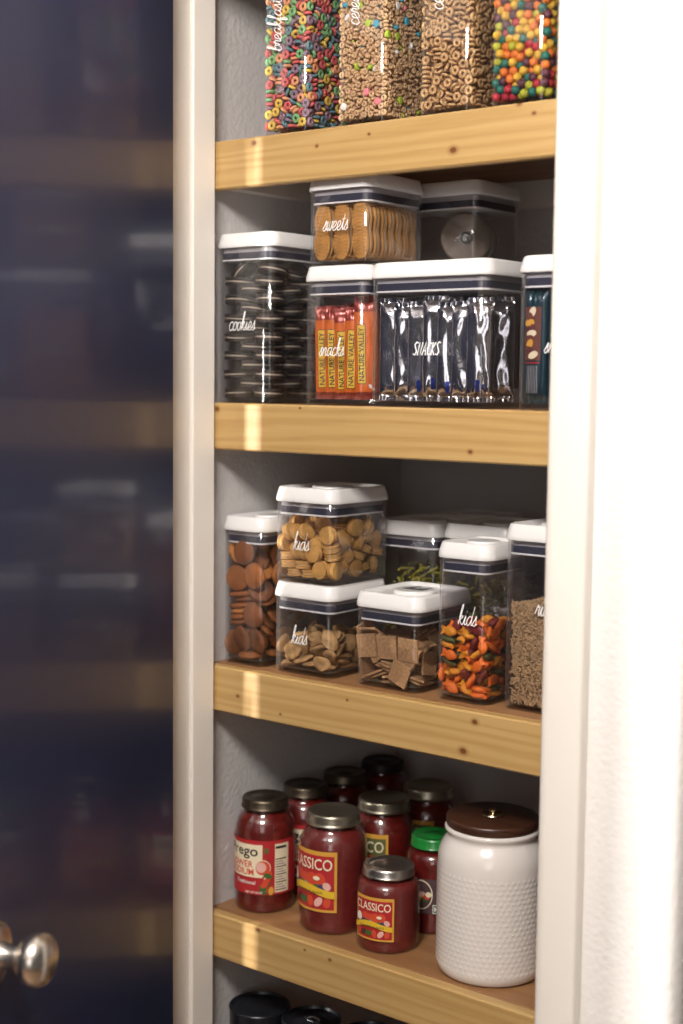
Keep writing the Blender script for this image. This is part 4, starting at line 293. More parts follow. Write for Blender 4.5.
-253,-95,2591,-289,-45,41,-68,63,2607,2,187,-77,351,-62,2652,-157,61,157,-253,-30,2662,-55,-41,146,-63,-46,2632,-24,8,-108,248,95,2677,-47,63,165,285,-15,2532,37,-17,119,-331,52,2611,39,-256,92,-241,20,2632,53,-52,-36,-174,-54,2569,211,-51,52,
52,-21,2512,-112,29,-37,10,100,2589,-296,40,43,141,-102,2692,180,88,44,170,114,2644,-163,15,-11,267,-7,2606,-162,28,259,75,-89,2636,101,-34,-137,-191,-53,2632,52,-36,-162,46,118,2642,-157,81,0,-261,96,2646,-66,65,267,14,13,2582,-174,12,-209,
157,-99,2601,-270,-98,-52,-97,100,2666,290,56,-43,-219,45,2577,-77,49,-101,-25,27,2603,174,-18,104,-133,8,2602,-46,47,-42,114,-100,2615,-59,221,-69,184,40,2562,18,-2,-126,284,-71,2663,238,-38,-122,-157,-1,2541,-73,-231,-116,-154,73,2598,-158,20,2,
19,-32,2649,215,-53,-8,212,-46,2572,-27,-52,292,-199,77,2671,251,-206,-11,253,46,2653,67,41,-282,91,23,2611,0,-35,-132,52,52,2644,28,291,-38,-52,-118,2625,-157,260,0,-221,118,2597,-157,269,0,239,100,2591,-21,-308,118,169,2,2621,56,83,-108]
DATA['ball'] = [30,-40,56,49,198,48,-275,12,50,-215,-164,48,184,76,51,-118,92,48,-75,-29,46,323,193,46,-317,-91,46,-118,200,50,-323,-193,47,320,33,46,116,-81,47,9,56,46,323,-125,48,163,-200,50,224,-115,47,105,22,49,195,-20,46,-120,-144,46,
-323,101,50,-163,12,70,-49,28,115,-217,-65,48,-220,94,49,-138,-73,106,-60,-201,99,99,119,72,151,2,132,151,193,46,-14,-134,46,-159,-204,115,-35,-78,118,270,-204,56,-36,152,50,56,-201,49,283,-46,81,11,111,122,237,203,95,-221,204,53,
231,-60,157,-261,-203,123,-323,200,52,162,-114,123,-263,-107,122,247,35,113,-86,134,129,-224,60,137,116,-195,133,-202,-29,160,317,-202,141,49,202,146,54,22,127,-324,-32,120,-323,-87,199,217,-194,136,267,118,63,324,194,143,-323,65,137,326,85,136,
52,-121,114,-183,-119,182,-266,144,113,246,-142,213,-131,49,165,17,-200,162,209,115,144,89,-58,172,-3,-18,194,90,121,176,152,193,145,-183,117,204,-90,-143,166,239,203,193,-326,-200,198,-43,77,198,323,-198,241,-168,184,132,-323,200,164,-232,-195,215,
101,29,213,164,-196,216,-97,-43,188,-234,199,199,299,133,214,125,200,235,-137,-204,225,-10,165,210,315,-8,163,-304,-146,274,33,85,251,323,-106,145,-3,-114,199,79,-161,228,-310,113,220,199,40,205,-41,-199,239,-97,200,196,-286,4,202,205,128,241,
-237,-68,243,-130,-33,274,-29,15,277,-195,29,235,159,-99,226,53,-63,258,138,78,287,-165,-126,278,294,201,281,319,42,243,-226,-198,315,246,-33,248,-315,-202,355,165,200,319,-240,-102,333,-69,-109,270,323,96,323,-325,-56,292,-326,-170,445,323,-93,239,
236,139,330,-99,-193,314,326,193,369,-317,46,292,78,151,307,-101,124,258,-107,48,319,226,-204,291,-161,200,267,-315,201,262,37,-200,304,65,20,315,137,-155,300,154,-16,279,234,49,296,256,-107,306,-152,-127,371,-30,108,324,-236,100,284,317,-193,337,
-209,-202,410,-64,-71,356,173,-204,376,144,24,369,-238,-4,313,-315,-92,389,51,-112,341,-241,195,319,-87,91,400,50,88,380,0,201,322,149,122,377,-18,13,375,-240,-18,412,324,-28,314,143,-73,354,-231,-111,430,-325,136,329,-326,-75,486,228,65,394,
-95,182,334,234,204,403,-155,-28,364,-167,119,349,323,-105,375,-187,-198,506,234,-25,352,317,-200,430,-108,-204,412,303,117,423,319,27,391,78,200,390,61,-37,398,-325,21,385,-171,203,394,-293,201,398,-282,-200,531,-22,-166,373,226,-121,394,100,30,453,
77,-194,389,-326,114,427,-40,193,414,178,-38,437,-229,197,472,-142,-116,466,274,-40,440,139,-126,432,-236,76,408,43,-121,436,150,201,456,-235,-99,526,-324,195,487,177,94,473,-50,-108,452,224,-195,456,48,120,537,83,-56,493,-90,-12,432,-316,-118,571,
316,45,489,235,172,492,8,11,468,-299,24,475,245,88,537,-8,-202,459,323,-117,476,-228,101,498,-105,-37,521,325,200,471,296,-201,524,222,-3,515,112,-203,495,-7,112,458,312,-38,532,-145,142,465,326,138,551,41,-143,529,-86,63,490,227,-106,491,
-323,102,524,-89,-186,503,322,-125,577,30,199,478,196,-198,549,-266,173,558,102,198,539,-114,-202,595,73,24,542,-71,109,571,191,189,575,-322,-15,561,-46,-109,547,-73,195,502,144,-29,579,326,45,586,-23,17,556,-322,-200,616,92,128,454,-209,-185,602,
32,-61,578,142,-115,539,-35,-24,642,-148,-114,559,-168,194,546,5,198,571,-158,64,552,235,20,609,139,102,557,285,204,606,-244,36,591,275,-201,619,-323,97,618,-325,200,633,230,-76,582,102,-191,590,-215,-4,507,-103,41,630,106,-87,646,52,21,633,
-89,203,601,217,113,629,196,-46,668,-152,130,619,-16,-202,575,-86,-110,635,319,201,702,322,32,684,-166,-22,595,35,-203,658,-326,-97,666,182,-147,627,186,203,669,-253,-59,615,-144,-25,691,315,123,647,146,41,644,-243,-77,715,265,-117,664,8,113,623,
-223,204,636,-233,20,701,319,-41,626,-259,-168,685,215,129,721,-15,54,693,-317,2,655,-129,-204,776,-73,127,673,-136,201,692,-323,-204,746,81,182,629,-10,201,671,-237,109,660,130,-204,686,34,-29,712,12,-108,665,-155,80,706,166,-117,721,-178,-106,650,
83,101,678,-150,16,776,-66,-194,678,10,135,735,324,-188,701,-61,196,755,-322,87,711,-135,-109,734,111,-153,840,-229,191,731,227,-203,702,-77,82,758,126,-4,726,-64,-16,740,83,204,721,81,-96,761,320,-201,795,-237,97,756,67,-189,758,-318,-5,751,
-215,-155,766,323,-73,724,-326,187,733,-154,153,775,-73,8,835,-323,199,833,163,-201,778,-159,-193,684,-299,-193,839,114,124,764,-41,-108,751,137,187,855,284,100,834,-323,-107,764,309,111,741,-38,202,854,-204,-200,847,169,201,765,10,-29,802,267,196,780,
230,39,701,-323,102,807,-79,-190,856,54,52,763,-110,95,849,164,-56,798,323,187,853,80,-65,852,-223,204,826,-29,-200,771,-205,109,844,47,188,810,325,-176,895,119,26,832,235,168,894,-10,102,823,242,-143,777,-247,21,812,-224,201,926,-326,40,881,
233,-199,855,-174,31,886,315,114,996,-195,-66,807,81,111,857,-326,200,943,325,26,781,257,-40,782,-9,-112,840,-323,-58,845,-135,191,860,320,18,877,-153,-133,891,195,71,792,-40,118,914,222,9,860,-318,85,970,-15,-203,934,324,21,976,-103,-89,823,
28,-200,845,100,128,948,-284,132,890,-117,-46,904,164,200,943,323,-106,818,9,-54,915,-113,-198,948,326,-72,914,88,-107,937,232,-96,859,-323,-199,930,56,201,906,87,-200,918,325,-119,1009,175,-158,919,260,73,925,-248,-117,874,-90,201,950,248,-108,953,
143,-26,911,173,95,883,-266,168,1013,-2,175,982,-215,-201,945,-253,-20,897,31,28,873,-153,133,931,-321,-9,968,229,-15,959,-63,-122,919,-4,-202,1041,242,-93,1050,-132,50,971,-50,23,929,195,119,977,-232,-111,968,35,58,965,163,-78,990,-190,-26,967,
-174,204,1011,313,204,953,-136,-104,980,-326,-102,936,132,44,975,315,-32,1056,315,-201,1059,-47,88,1003,96,-199,1011,244,52,1027,-190,107,1019,322,194,1052,-288,-181,1015,-55,-52,992,270,-202,970,318,146,1132,88,204,1006,52,116,1040,189,-170,1011,-195,-94,1055,
-74,200,1044,68,-25,994,152,98,1057,324,63,1077,-301,-86,1031,-132,-19,1041,87,-108,1041,-188,-118,1150,-28,111,1092,122,132,1146,148,-8,1054,-36,-194,1133,-324,0,1070,0,18,1049,-97,-103,1067,-4,-110,1086,61,-37,1096,82,55,1104,-86,-113,1165,-135,201,1118,
-100,-201,1050,21,201,1075,-2,30,1149,-229,201,1097,225,-200,1097,-249,31,1021,-319,99,1065,321,-115,1106,236,-10,1098,8,-122,988,-326,-111,1156,228,193,1027,-67,-23,1109,-233,-200,1126,165,-121,1097,-326,-193,1100,-113,67,1072,70,-199,1106,154,200,1085,-193,115,1120,
316,204,1210,-90,1,1199,-97,-199,1228,231,104,1110,324,-27,1151,-133,-192,1142,-170,-28,1131,-195,-191,1038,315,200,1307,-43,198,1145,-258,-56,1113,-249,40,1117,-255,-125,1218,235,-22,1195,154,-197,1158,316,-200,1155,160,204,1193,153,-32,1144,-325,1,1168,-197,196,1193,
-326,200,1081,324,-110,1205,-158,-61,1222,-175,49,1184,-19,119,1192,56,200,1167,316,-200,1249,312,60,1186,-104,117,1153,64,77,1200,77,-117,1149,70,-22,1191,-324,-65,1246,-326,193,1262,-293,195,1173,-318,-201,1200,-242,111,1210,4,-200,1221,-103,201,1218,243,200,1137,
-320,-131,1314,240,-152,1182,-3,-83,1197,154,43,1203,157,-108,1203,209,119,1200,-241,-11,1222,230,191,1261,315,-17,1245,-150,122,1245,-151,-155,1294,-57,-201,1312,240,-93,1260,88,203,1260,127,114,1263,-323,105,1161,75,-100,1251,-8,2,1243,-79,-100,1260,-7,201,1240,
-240,-75,1298,-147,20,1277,82,22,1277,7,-105,1319,-268,-203,1282,-231,58,1290,97,-192,1236,172,-22,1276,-319,61,1247,157,-113,1302,-309,-202,1375,27,119,1279,-62,-31,1320,-193,-199,1217,-319,-1,1320,196,-203,1251,243,52,1255,148,37,1353,-229,-6,1363,-318,34,1411,
-79,-117,1358,0,-48,1393,323,111,1265,-154,-62,1340,23,203,1334,258,-195,1324,204,118,1321,-66,79,1267,-326,97,1340,-107,-200,1398,250,35,1346,41,-195,1310,323,-29,1342,312,-102,1401,7,36,1333,-317,-65,1388,135,192,1346,-174,203,1291,138,-201,1333,83,108,1354,
324,-122,1305,90,-51,1339,-253,148,1306,205,-146,1383,-238,-117,1386,-76,201,1310,315,196,1410,-159,119,1340,229,-59,1348,-325,196,1362,145,-77,1416,242,-21,1432,-239,89,1384,313,116,1362,-95,-37,1411,-226,-47,1448,-40,120,1350,-204,-203,1357,320,37,1417,69,185,1419,
135,-203,1429,-103,46,1357,70,-139,1384,188,-59,1503,-7,-203,1396,200,-152,1479,231,203,1360,319,119,1464,-152,-117,1431,323,-196,1397,272,-111,1524,-313,127,1437,-144,-199,1486,-226,203,1381,-32,57,1422,236,67,1494,-129,199,1391,-30,198,1415,229,117,1412,326,-44,1481,
130,110,1435,-238,-195,1447,215,200,1457,-35,135,1484,283,-204,1488,61,28,1413,-299,-2,1498,49,-182,1471,-168,33,1432,155,18,1448,-117,114,1428,-40,-122,1444,-317,-139,1447,55,-85,1463,-310,-201,1516,-263,201,1471,-205,113,1471,-25,-17,1481,-142,-43,1494,-319,-87,1528]
def poses(key):
    # resting places of the pieces: x, y, z in tenths of a millimetre, then turns in hundredths of a radian
    q = DATA[key]; st = 3 if key == 'ball' else 6
    return [(q[i]/1e4, q[i+1]/1e4, q[i+2]/1e4)+((q[i+3]/1e2, q[i+4]/1e2, q[i+5]/1e2) if st == 6 else (0., 0., 0.)) for i in range(0, len(q), st)]

# ------------------------------------------------------------------ materials
def new_mat(name):
    m = bpy.data.materials.new(name); m.use_nodes = True
    nt = m.node_tree; return m, nt, nt.nodes['Principled BSDF']
def N(nt, t, **kw):
    n = nt.nodes.new(t)
    for k, v in kw.items():
        if k in n.inputs: n.inputs[k].default_value = v
        else: setattr(n, k, v)
    return n
def plain(name, col, rough=.5, metal=0., coat=0., spec=.5, bump=0., bscale=200., vary=0., vscale=60., sss=0.):
    m, nt, b = new_mat(name)
    b.inputs['Base Color'].default_value = (*col, 1); b.inputs['Roughness'].default_value = rough
    b.inputs['Metallic'].default_value = metal; b.inputs['Coat Weight'].default_value = coat
    b.inputs['Coat Roughness'].default_value = .08
    b.inputs['Specular IOR Level'].default_value = spec
    tc = N(nt, 'ShaderNodeTexCoord')
    if bump:
        n = N(nt, 'ShaderNodeTexNoise', Scale=bscale, Detail=4.)
        bp = N(nt, 'ShaderNodeBump', Strength=bump, Distance=.002)
        nt.links.new(tc.outputs['Object'], n.inputs['Vector']); nt.links.new(n.outputs['Fac'], bp.inputs['Height'])
        nt.links.new(bp.outputs['Normal'], b.inputs['Normal'])
    if vary:
        n = N(nt, 'ShaderNodeTexNoise', Scale=vscale, Detail=5.)
        r = N(nt, 'ShaderNodeValToRGB')
        r.color_ramp.elements[0].position = .3; r.color_ramp.elements[1].position = .7
        r.color_ramp.elements[0].color = (*[c*(1-vary) for c in col], 1); r.color_ramp.elements[1].color = (*[min(1, c*(1+vary)) for c in col], 1)
        nt.links.new(tc.outputs['Object'], n.inputs['Vector']); nt.links.new(n.outputs['Fac'], r.inputs['Fac'])
        nt.links.new(r.outputs['Color'], b.inputs['Base Color'])
    return m
def clear_mat(name, tint, lo=.035, hi=.75, rough=.04, edge_sheen=.30):
    m = bpy.data.materials.new(name); m.use_nodes = True; nt = m.node_tree; nt.nodes.clear()
    out = N(nt, 'ShaderNodeOutputMaterial'); mix = N(nt, 'ShaderNodeMixShader'); tr = N(nt, 'ShaderNodeBsdfTransparent'); gl = N(nt, 'ShaderNodeBsdfGlossy')
    mk = N(nt, 'ShaderNodeMixShader'); df = N(nt, 'ShaderNodeBsdfDiffuse'); df.inputs['Color'].default_value = (.75, .74, .74, 1)  # pale diffuse mixed in at grazing edges, stands in for reflected hall light
    tr.inputs['Color'].default_value = (*tint, 1); gl.inputs['Roughness'].default_value = rough; gl.inputs['Color'].default_value = (1, 1, 1, 1)
    lw = N(nt, 'ShaderNodeLayerWeight', Blend=.5)
    def curve(pw, mul, add):
        p = N(nt, 'ShaderNodeMath', operation='POWER'); p.inputs[1].default_value = pw
        ma = N(nt, 'ShaderNodeMath', operation='MULTIPLY_ADD'); ma.inputs[1].default_value = mul; ma.inputs[2].default_value = add
        nt.links.new(lw.outputs['Facing'], p.inputs[0]); nt.links.new(p.outputs[0], ma.inputs[0]); return ma.outputs[0]
    nt.links.new(curve(4., hi, lo), mix.inputs['Fac']); nt.links.new(curve(4.5, edge_sheen, .002), mk.inputs['Fac'])
    nt.links.new(tr.outputs[0], mk.inputs[1]); nt.links.new(df.outputs[0], mk.inputs[2])
    nt.links.new(mk.outputs[0], mix.inputs[1]); nt.links.new(gl.outputs[0], mix.inputs[2]); nt.links.new(mix.outputs[0], out.inputs['Surface'])
    return m
def pine(name, c_lo, c_mid, c_hi, seed, knots=(), gs=1., rough=.42):
    m, nt, b = new_mat(name)
    tc = N(nt, 'ShaderNodeTexCoord'); mp = N(nt, 'ShaderNodeMapping')
    mp.inputs['Location'].default_value = (seed*3.1, seed*1.7, seed*.93); mp.inputs['Scale'].default_value = (.45, 6, 9)
    nt.links.new(tc.outputs['Object'], mp.inputs['Vector'])
    warp = N(nt, 'ShaderNodeTexNoise', Scale=2.2, Detail=2.); nt.links.new(mp.outputs[0], warp.inputs['Vector'])
    add = N(nt, 'ShaderNodeVectorMath', operation='MULTIPLY_ADD'); add.inputs[1].default_value = (.5, .5, .5)
    nt.links.new(warp.outputs['Color'], add.inputs[0]); nt.links.new(mp.outputs[0], add.inputs[2])
    wv = N(nt, 'ShaderNodeTexWave', Scale=2.6*gs, Distortion=4.5, Detail=3., **{'Detail Scale': 1.6}); wv.bands_direction = 'Z'
    nt.links.new(add.outputs[0], wv.inputs['Vector'])
    fine = N(nt, 'ShaderNodeTexNoise', Scale=14., Detail=6.)
    mp2 = N(nt, 'ShaderNodeMapping'); mp2.inputs['Scale'].default_value = (1, 22, 22); nt.links.new(tc.outputs['Object'], mp2.inputs['Vector']); nt.links.new(mp2.outputs[0], fine.inputs['Vector'])
    mx = N(nt, 'ShaderNodeMath', operation='MULTIPLY_ADD'); mx.inputs[1].default_value = .45
    mf = N(nt, 'ShaderNodeMath', operation='MULTIPLY'); mf.inputs[1].default_value = .6
    nt.links.new(fine.outputs['Fac'], mf.inputs[0]); nt.links.new(wv.outputs['Fac'], mx.inputs[0]); nt.links.new(mf.outputs[0], mx.inputs[2])
    r = N(nt, 'ShaderNodeValToRGB'); e = r.color_ramp.elements
    e[0].position = .12; e[0].color = (*c_hi, 1); e[1].position = .85; e[1].color = (*c_lo, 1); k = e.new(.5); k.color = (*c_mid, 1)
    nt.links.new(mx.outputs[0], r.inputs['Fac'])
    src = r.outputs['Color']
    sep = N(nt, 'ShaderNodeSeparateXYZ'); nt.links.new(tc.outputs['Object'], sep.inputs[0])
    for kx, kz, kr_ in (knots or ()):
        def mth(op, x, y_):
            n_ = N(nt, 'ShaderNodeMath', operation=op)
            for q, w_ in ((0, x), (1, y_)):
                if w_ is None: continue
                if isinstance(w_, (int, float)): n_.inputs[q].default_value = w_
                else: nt.links.new(w_, n_.inputs[q])
            return n_.outputs[0]
        dx = mth('MULTIPLY', mth('SUBTRACT', sep.outputs[0], kx), .75); dz_ = mth('SUBTRACT', sep.outputs[2], kz)
        dd = mth('SQRT', mth('ADD', mth('MULTIPLY', dx, dx), mth('MULTIPLY', dz_, dz_)), None)
        dn = mth('DIVIDE', dd, kr_)
        kr = N(nt, 'ShaderNodeValToRGB'); ke = kr.color_ramp.elements
        ke[0].position = .30; ke[0].color = (1, 1, 1, 1); ke[1].position = 1.0; ke[1].color = (0, 0, 0, 1); e2 = ke.new(.55); e2.color = (.38, .38, .38, 1)
        nt.links.new(dn, kr.inputs['Fac'])
        mixc = N(nt, 'ShaderNodeMix'); mixc.data_type = 'RGBA'; mixc.inputs[7].default_value = (.17, .055, .014, 1)
        nt.links.new(kr.outputs['Color'], mixc.inputs[0]); nt.links.new(src, mixc.inputs[6]); src = mixc.outputs[2]
    nt.links.new(src, b.inputs['Base Color']); b.inputs['Roughness'].default_value = rough
    bp = N(nt, 'ShaderNodeBump', Strength=.12, Distance=.001); nt.links.new(fine.outputs['Fac'], bp.inputs['Height']); nt.links.new(bp.outputs['Normal'], b.inputs['Normal'])
    return m
def wall_mat(name, col, strength=.5):
    m, nt, b = new_mat(name); b.inputs['Base Color'].default_value = (*col, 1); b.inputs['Roughness'].default_value = .75
    tc = N(nt, 'ShaderNodeTexCoord'); n1 = N(nt, 'ShaderNodeTexNoise', Scale=160., Detail=3., Roughness=.5); n2 = N(nt, 'ShaderNodeTexVoronoi', Scale=110.)
    nt.links.new(tc.outputs['Object'], n1.inputs['Vector']); nt.links.new(tc.outputs['Object'], n2.inputs['Vector'])
    ad = N(nt, 'ShaderNodeMath', operation='MULTIPLY_ADD'); ad.inputs[1].default_value = -.35
    nt.links.new(n2.outputs['Distance'], ad.inputs[0]); nt.links.new(n1.outputs['Fac'], ad.inputs[2])
    bp = N(nt, 'ShaderNodeBump', Strength=strength, Distance=.003); nt.links.new(ad.outputs[0], bp.inputs['Height']); nt.links.new(bp.outputs['Normal'], b.inputs['Normal'])
    return m

M = dict(
    wall=wall_mat('textured_wall_paint', (.60, .57, .56), .38), wall_out=wall_mat('hall_wall_paint', (.80, .77, .745), .3),
    trim=plain('trim_paint', (.85, .795, .73), .35, bump=.05, bscale=30),
    lid=plain('white_lid_plastic', (.82, .80, .79), .28, coat=.3),
    gasket=plain('dark_gasket_rubber', (.035, .036, .06), .45), band=plain('grey_translucent_band', (.42, .40, .42), .3), lipline=plain('white_lip', (.80, .79, .79), .3),
    clear=clear_mat('clear_plastic', (.955, .950, .955), .045, .85, .04, .50), glass=clear_mat('jar_glass', (.95, .95, .95), .05, .8, .03, .05),
    script=plain('white_vinyl', (.92, .91, .90), .5),
    blue=plain('navy_gloss_paint', (.013, .023, .075), .40, coat=.25, spec=.6, bump=.03, bscale=25),
    nickel=plain('brushed_nickel', (.72, .66, .60), .27, metal=1.), brass=plain('brass', (.62, .52, .34), .25, metal=1.),
    lidbronze=plain('bronze_lid', (.11, .085, .06), .38, metal=.9), lidgold=plain('pale_gold_lid', (.36, .32, .25), .32, metal=.9), lidsilver=plain('silver_lid', (.50, .46, .42), .28, metal=.95),
    liddark=plain('dark_lid', (.03, .018, .018), .5, metal=.5), lidgreen=plain('green_lid', (.012, .22, .035), .3, coat=.3),
    sauce=plain('tomato_sauce', (.125, .008, .006), .3, vary=.35, vscale=120), sauce_pale=plain('creamy_tomato_sauce', (.155, .016, .014), .35, vary=.18, vscale=120),
    ceramic=plain('white_glazed_ceramic', (.76, .70, .66), .2, coat=.5), walnut=pine('walnut_wood', (.032, .012, .007), (.055, .021, .012), (.075, .03, .016), 9, (), 1.2, .35),
    gloss_black=plain('black_tin_paint', (.02, .022, .03), .3, metal=.4), steel=plain('steel', (.5, .5, .52), .25, metal=1.),
    floor=pine('floor_wood', (.12, .07, .04), (.2, .12, .07), (.27, .17, .1), 4, ()),
    ginger=plain('ginger_cookie', (.31, .10, .022), .7, bump=.35, bscale=300, vary=.28, vscale=50), ginger_light=plain('ginger_cookie_light', (.52, .20, .045), .7, bump=.35, bscale=300, vary=.22, vscale=50), ginger_dark=plain('ginger_cookie_dark', (.20, .065, .020), .7, bump=.35, bscale=300, vary=.25, vscale=50), ritz=plain('round_cracker', (.60, .33, .09), .6, bump=.3, bscale=400, vary=.22, vscale=70), filling=plain('cracker_filling', (.70, .42, .17), .6),
    flake=plain('toasted_cereal', (.50, .30, .125), .8, bump=.7, bscale=420, vary=.32, vscale=80), wheat=plain('wheat_cracker', (.42, .24, .115), .8, bump=.7, bscale=700, vary=.28, vscale=350),
    nutter=plain('peanut_wafer', (.50, .25, .065), .75, vary=.2, vscale=60), cream=plain('cookie_cream', (.50, .42, .33), .6), cocoa=plain('cocoa_wafer', (.018, .010, .008), .55, bump=.5, bscale=500),
    ringcookie=plain('striped_ring_cookie', (.24, .19, .15), .6, bump=.3, bscale=200, vary=.2, vscale=60), ringdark=plain('ring_cookie_chocolate', (.03, .018, .014), .35),
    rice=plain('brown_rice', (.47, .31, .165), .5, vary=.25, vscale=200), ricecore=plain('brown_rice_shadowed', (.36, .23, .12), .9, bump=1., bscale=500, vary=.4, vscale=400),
    fo=plain('fish_orange', (.78, .16, .012), .6, bump=.2, bscale=500), fy=plain('fish_yellow', (.75, .29, .015), .6, bump=.2, bscale=500), fg=plain('fish_green', (.085, .10, .022), .65, bump=.2, bscale=500), fr=plain('fish_red', (.19, .018, .014), .6, bump=.2, bscale=500),
    oat=plain('oat_cereal', (.66, .43, .23), .7, bump=.5, bscale=600, vary=.18, vscale=200), oat2=plain('honey_oat_cereal', (.60, .37, .17), .65, bump=.5, bscale=600, vary=.18, vscale=200),
    pasta=plain('green_pasta', (.26, .23, .02), .6, vary=.3, vscale=60),
    wrap=plain('orange_wrapper', (.66, .135, .015), .35, metal=.1, coat=.2, vary=.2, vscale=30), wrap_red=plain('red_wrapper_end', (.26, .035, .02), .3, metal=.3, coat=.2),
    foil=plain('silver_foil', (.60, .60, .64), .13, metal=1., bump=.25, bscale=90), foil_blue=plain('foil_blue_print', (.01, .03, .22), .3, metal=.5), teal=plain('teal_wrapper', (.007, .035, .050), .3, metal=.3, coat=.3), plum=plain('plum_wrapper', (.06, .008, .02), .35, metal=.3, coat=.2),
    yellow=plain('label_yellow', (.74, .47, .03), .45), gold=plain('label_gold', (.66, .34, .05), .45), black=plain('label_black', (.02, .018, .018), .5), red=plain('label_red', (.42, .02, .025), .45), creaml=plain('label_cream', (.80, .70, .50), .5), white=plain('label_white', (.82, .79, .74), .5),
    tomato=plain('label_tomato', (.62, .07, .03), .45), leaf=plain('label_leaf', (.05, .13, .03), .5), olive=plain('label_olive', (.12, .12, .035), .5), maroon=plain('label_maroon', (.10, .02, .022), .5), label_dusk=plain('label_dusk', (.085, .045, .050), .5), grey=plain('label_grey', (.28, .26, .27), .5), pinkl=plain('label_pink', (.75, .42, .36), .5),
    nutbrown=plain('picture_brown', (.14, .04, .025), .5), violet=plain('picture_violet', (.05, .04, .12), .5),
)
LOOP = {'orange': (.80, .36, .18), 'red': (.66, .12, .12), 'green': (.22, .46, .20), 'yellow': (.76, .52, .09), 'blue': (.13, .24, .27), 'purple': (.29, .18, .24)}
BALL = {'yellow': (.62, .37, .03), 'red': (.40, .015, .03), 'orange': (.66, .17, .02), 'lime': (.38, .38, .02), 'teal': (.01, .12, .09), 'purple': (.09, .02, .035)}
MALLOW = {'pink': (.75, .22, .25), 'blue': (.05, .32, .45), 'green': (.38, .50, .04), 'white': (.80, .76, .72)}
for k, v in LOOP.items(): M['loop_'+k] = plain(k+'_loop', v, .6, bump=.3, bscale=600, vary=.12, vscale=200)
for k, v in BALL.items(): M['ball_'+k] = plain(k+'_puff', v, .55, bump=.3, bscale=500)
for k, v in MALLOW.items(): M['mal_'+k] = plain(k+'_marshmallow', v, .7)

# ------------------------------------------------------------------ mesh building
class MB:
    def __init__(s): s.v = []; s.f = []; s.m = []; s.mats = []
    def mi(s, mat):
        if mat not in s.mats: s.mats.append(mat)
        return s.mats.index(mat)
    def add(s, vs, fs, mat, T=None):
        o = len(s.v); k = s.mi(mat)
        s.v += [tuple(T @ Vector(p)) for p in vs] if T else [tuple(p) for p in vs]
        for f in fs: s.f.append([o+i for i in f]); s.m.append(k)
        return s
    def loft(s, rings, mat, cap0=True, cap1=True, T=None, closed=True, loop=False):
        n = len(rings[0]); vs = [p for r in rings for p in r]; fs = []
        R = len(rings)
        for i in range(R if loop else R-1):
            a, b = i*n, ((i+1) % R)*n
            for j in range(n if closed else n-1):
                fs.append((a+j, a+(j+1) % n, b+(j+1) % n, b+j))
        if cap0 and not loop: fs.append(tuple(range(n))[::-1])
        if cap1 and not loop: fs.append(tuple(range((R-1)*n, R*n)))
        return s.add(vs, fs, mat, T)
    def box(s, x0, x1, y0, y1, z0, z1, mat, bev=.001, T=None):
        b = min(bev, abs(x1-x0)/3, abs(y1-y0)/3, abs(z1-z0)/3)
        def ring(i, z): return [(x0+i, y0+i, z), (x1-i, y0+i, z), (x1-i, y1-i, z), (x0+i, y1-i, z)]
        def ring8(c, z): return [(x0+c, y0, z), (x1-c, y0, z), (x1, y0+c, z), (x1, y1-c, z), (x1-c, y1, z), (x0+c, y1, z), (x0, y1-c, z), (x0, y0+c, z)]
        def ring8i(z): return [(x0+b, y0+b, z), (x1-b, y0+b, z), (x1-b, y0+b, z), (x1-b, y1-b, z), (x1-b, y1-b, z), (x0+b, y1-b, z), (x0+b, y1-b, z), (x0+b, y0+b, z)]
        return s.loft([ring8i(z0), ring8(b, z0+b), ring8(b, z1-b), ring8i(z1)], mat, T=T)
    def lathe(s, prof, mat, n=48, T=None, cap0=True, cap1=True, loop=False):
        return s.loft([[(r*math.cos(2*PI*i/n), r*math.sin(2*PI*i/n), z) for i in range(n)] for r, z in prof], mat, cap0, cap1, T, loop=loop)
    def tube(s, pts, r, mat, n=6, T=None, flat=1.):
        pts = [Vector(p) for p in pts]; rings = []
        for i, p in enumerate(pts):
            d = (pts[min(i+1, len(pts)-1)]-pts[max(i-1, 0)]).normalized()
            up = Vector((0, 1, 0)) if abs(d.y) < .9 else Vector((1, 0, 0))
            a = d.cross(up).normalized(); b = d.cross(a)
            rings.append([tuple(p+a*r*math.cos(2*PI*k/n)+b*r*flat*math.sin(2*PI*k/n)) for k in range(n)])
        return s.loft(rings, mat, T=T)
    def mesh(s, name, smooth=True, angle=35):
        me = bpy.data.meshes.new(name); me.from_pydata(s.v, [], s.f)
        for m in s.mats: me.materials.append(m)
        me.polygons.foreach_set('material_index', s.m)
        bm = bmesh.new(); bm.from_mesh(me); bmesh.ops.remove_doubles(bm, verts=bm.verts, dist=1e-6); bmesh.ops.recalc_face_normals(bm, faces=bm.faces)
        if smooth:
            th = math.radians(angle)
            for f in bm.faces: f.smooth = True
            for e in bm.edges:
                if len(e.link_faces) == 2 and e.calc_face_angle(0) > th: e.smooth = False
        bm.to_mesh(me); bm.free(); me.update(); return me
def obj(name, mb, parent=None, loc=(0, 0, 0), rot=(0, 0, 0), angle=35):
    me = mb.mesh(name, True, angle) if isinstance(mb, MB) else mb
    o = bpy.data.objects.new(name, me); C.objects.link(o); o.location = loc; o.rotation_euler = rot
    if parent: o.parent = parent
    return o
def tag(o, label, cat, group=None, kind=None):
    o['label'] = label; o['category'] = cat
    if group: o['group'] = group
    if kind: o['kind'] = kind
    return o
def thing(name, label, cat, loc=(0, 0, 0), rz=0, group=None):
    o = bpy.data.objects.new(name, None); C.objects.link(o); o.location = loc; o.rotation_euler = (0, 0, rz); o.empty_display_size = .02
    return tag(o, label, cat, group)
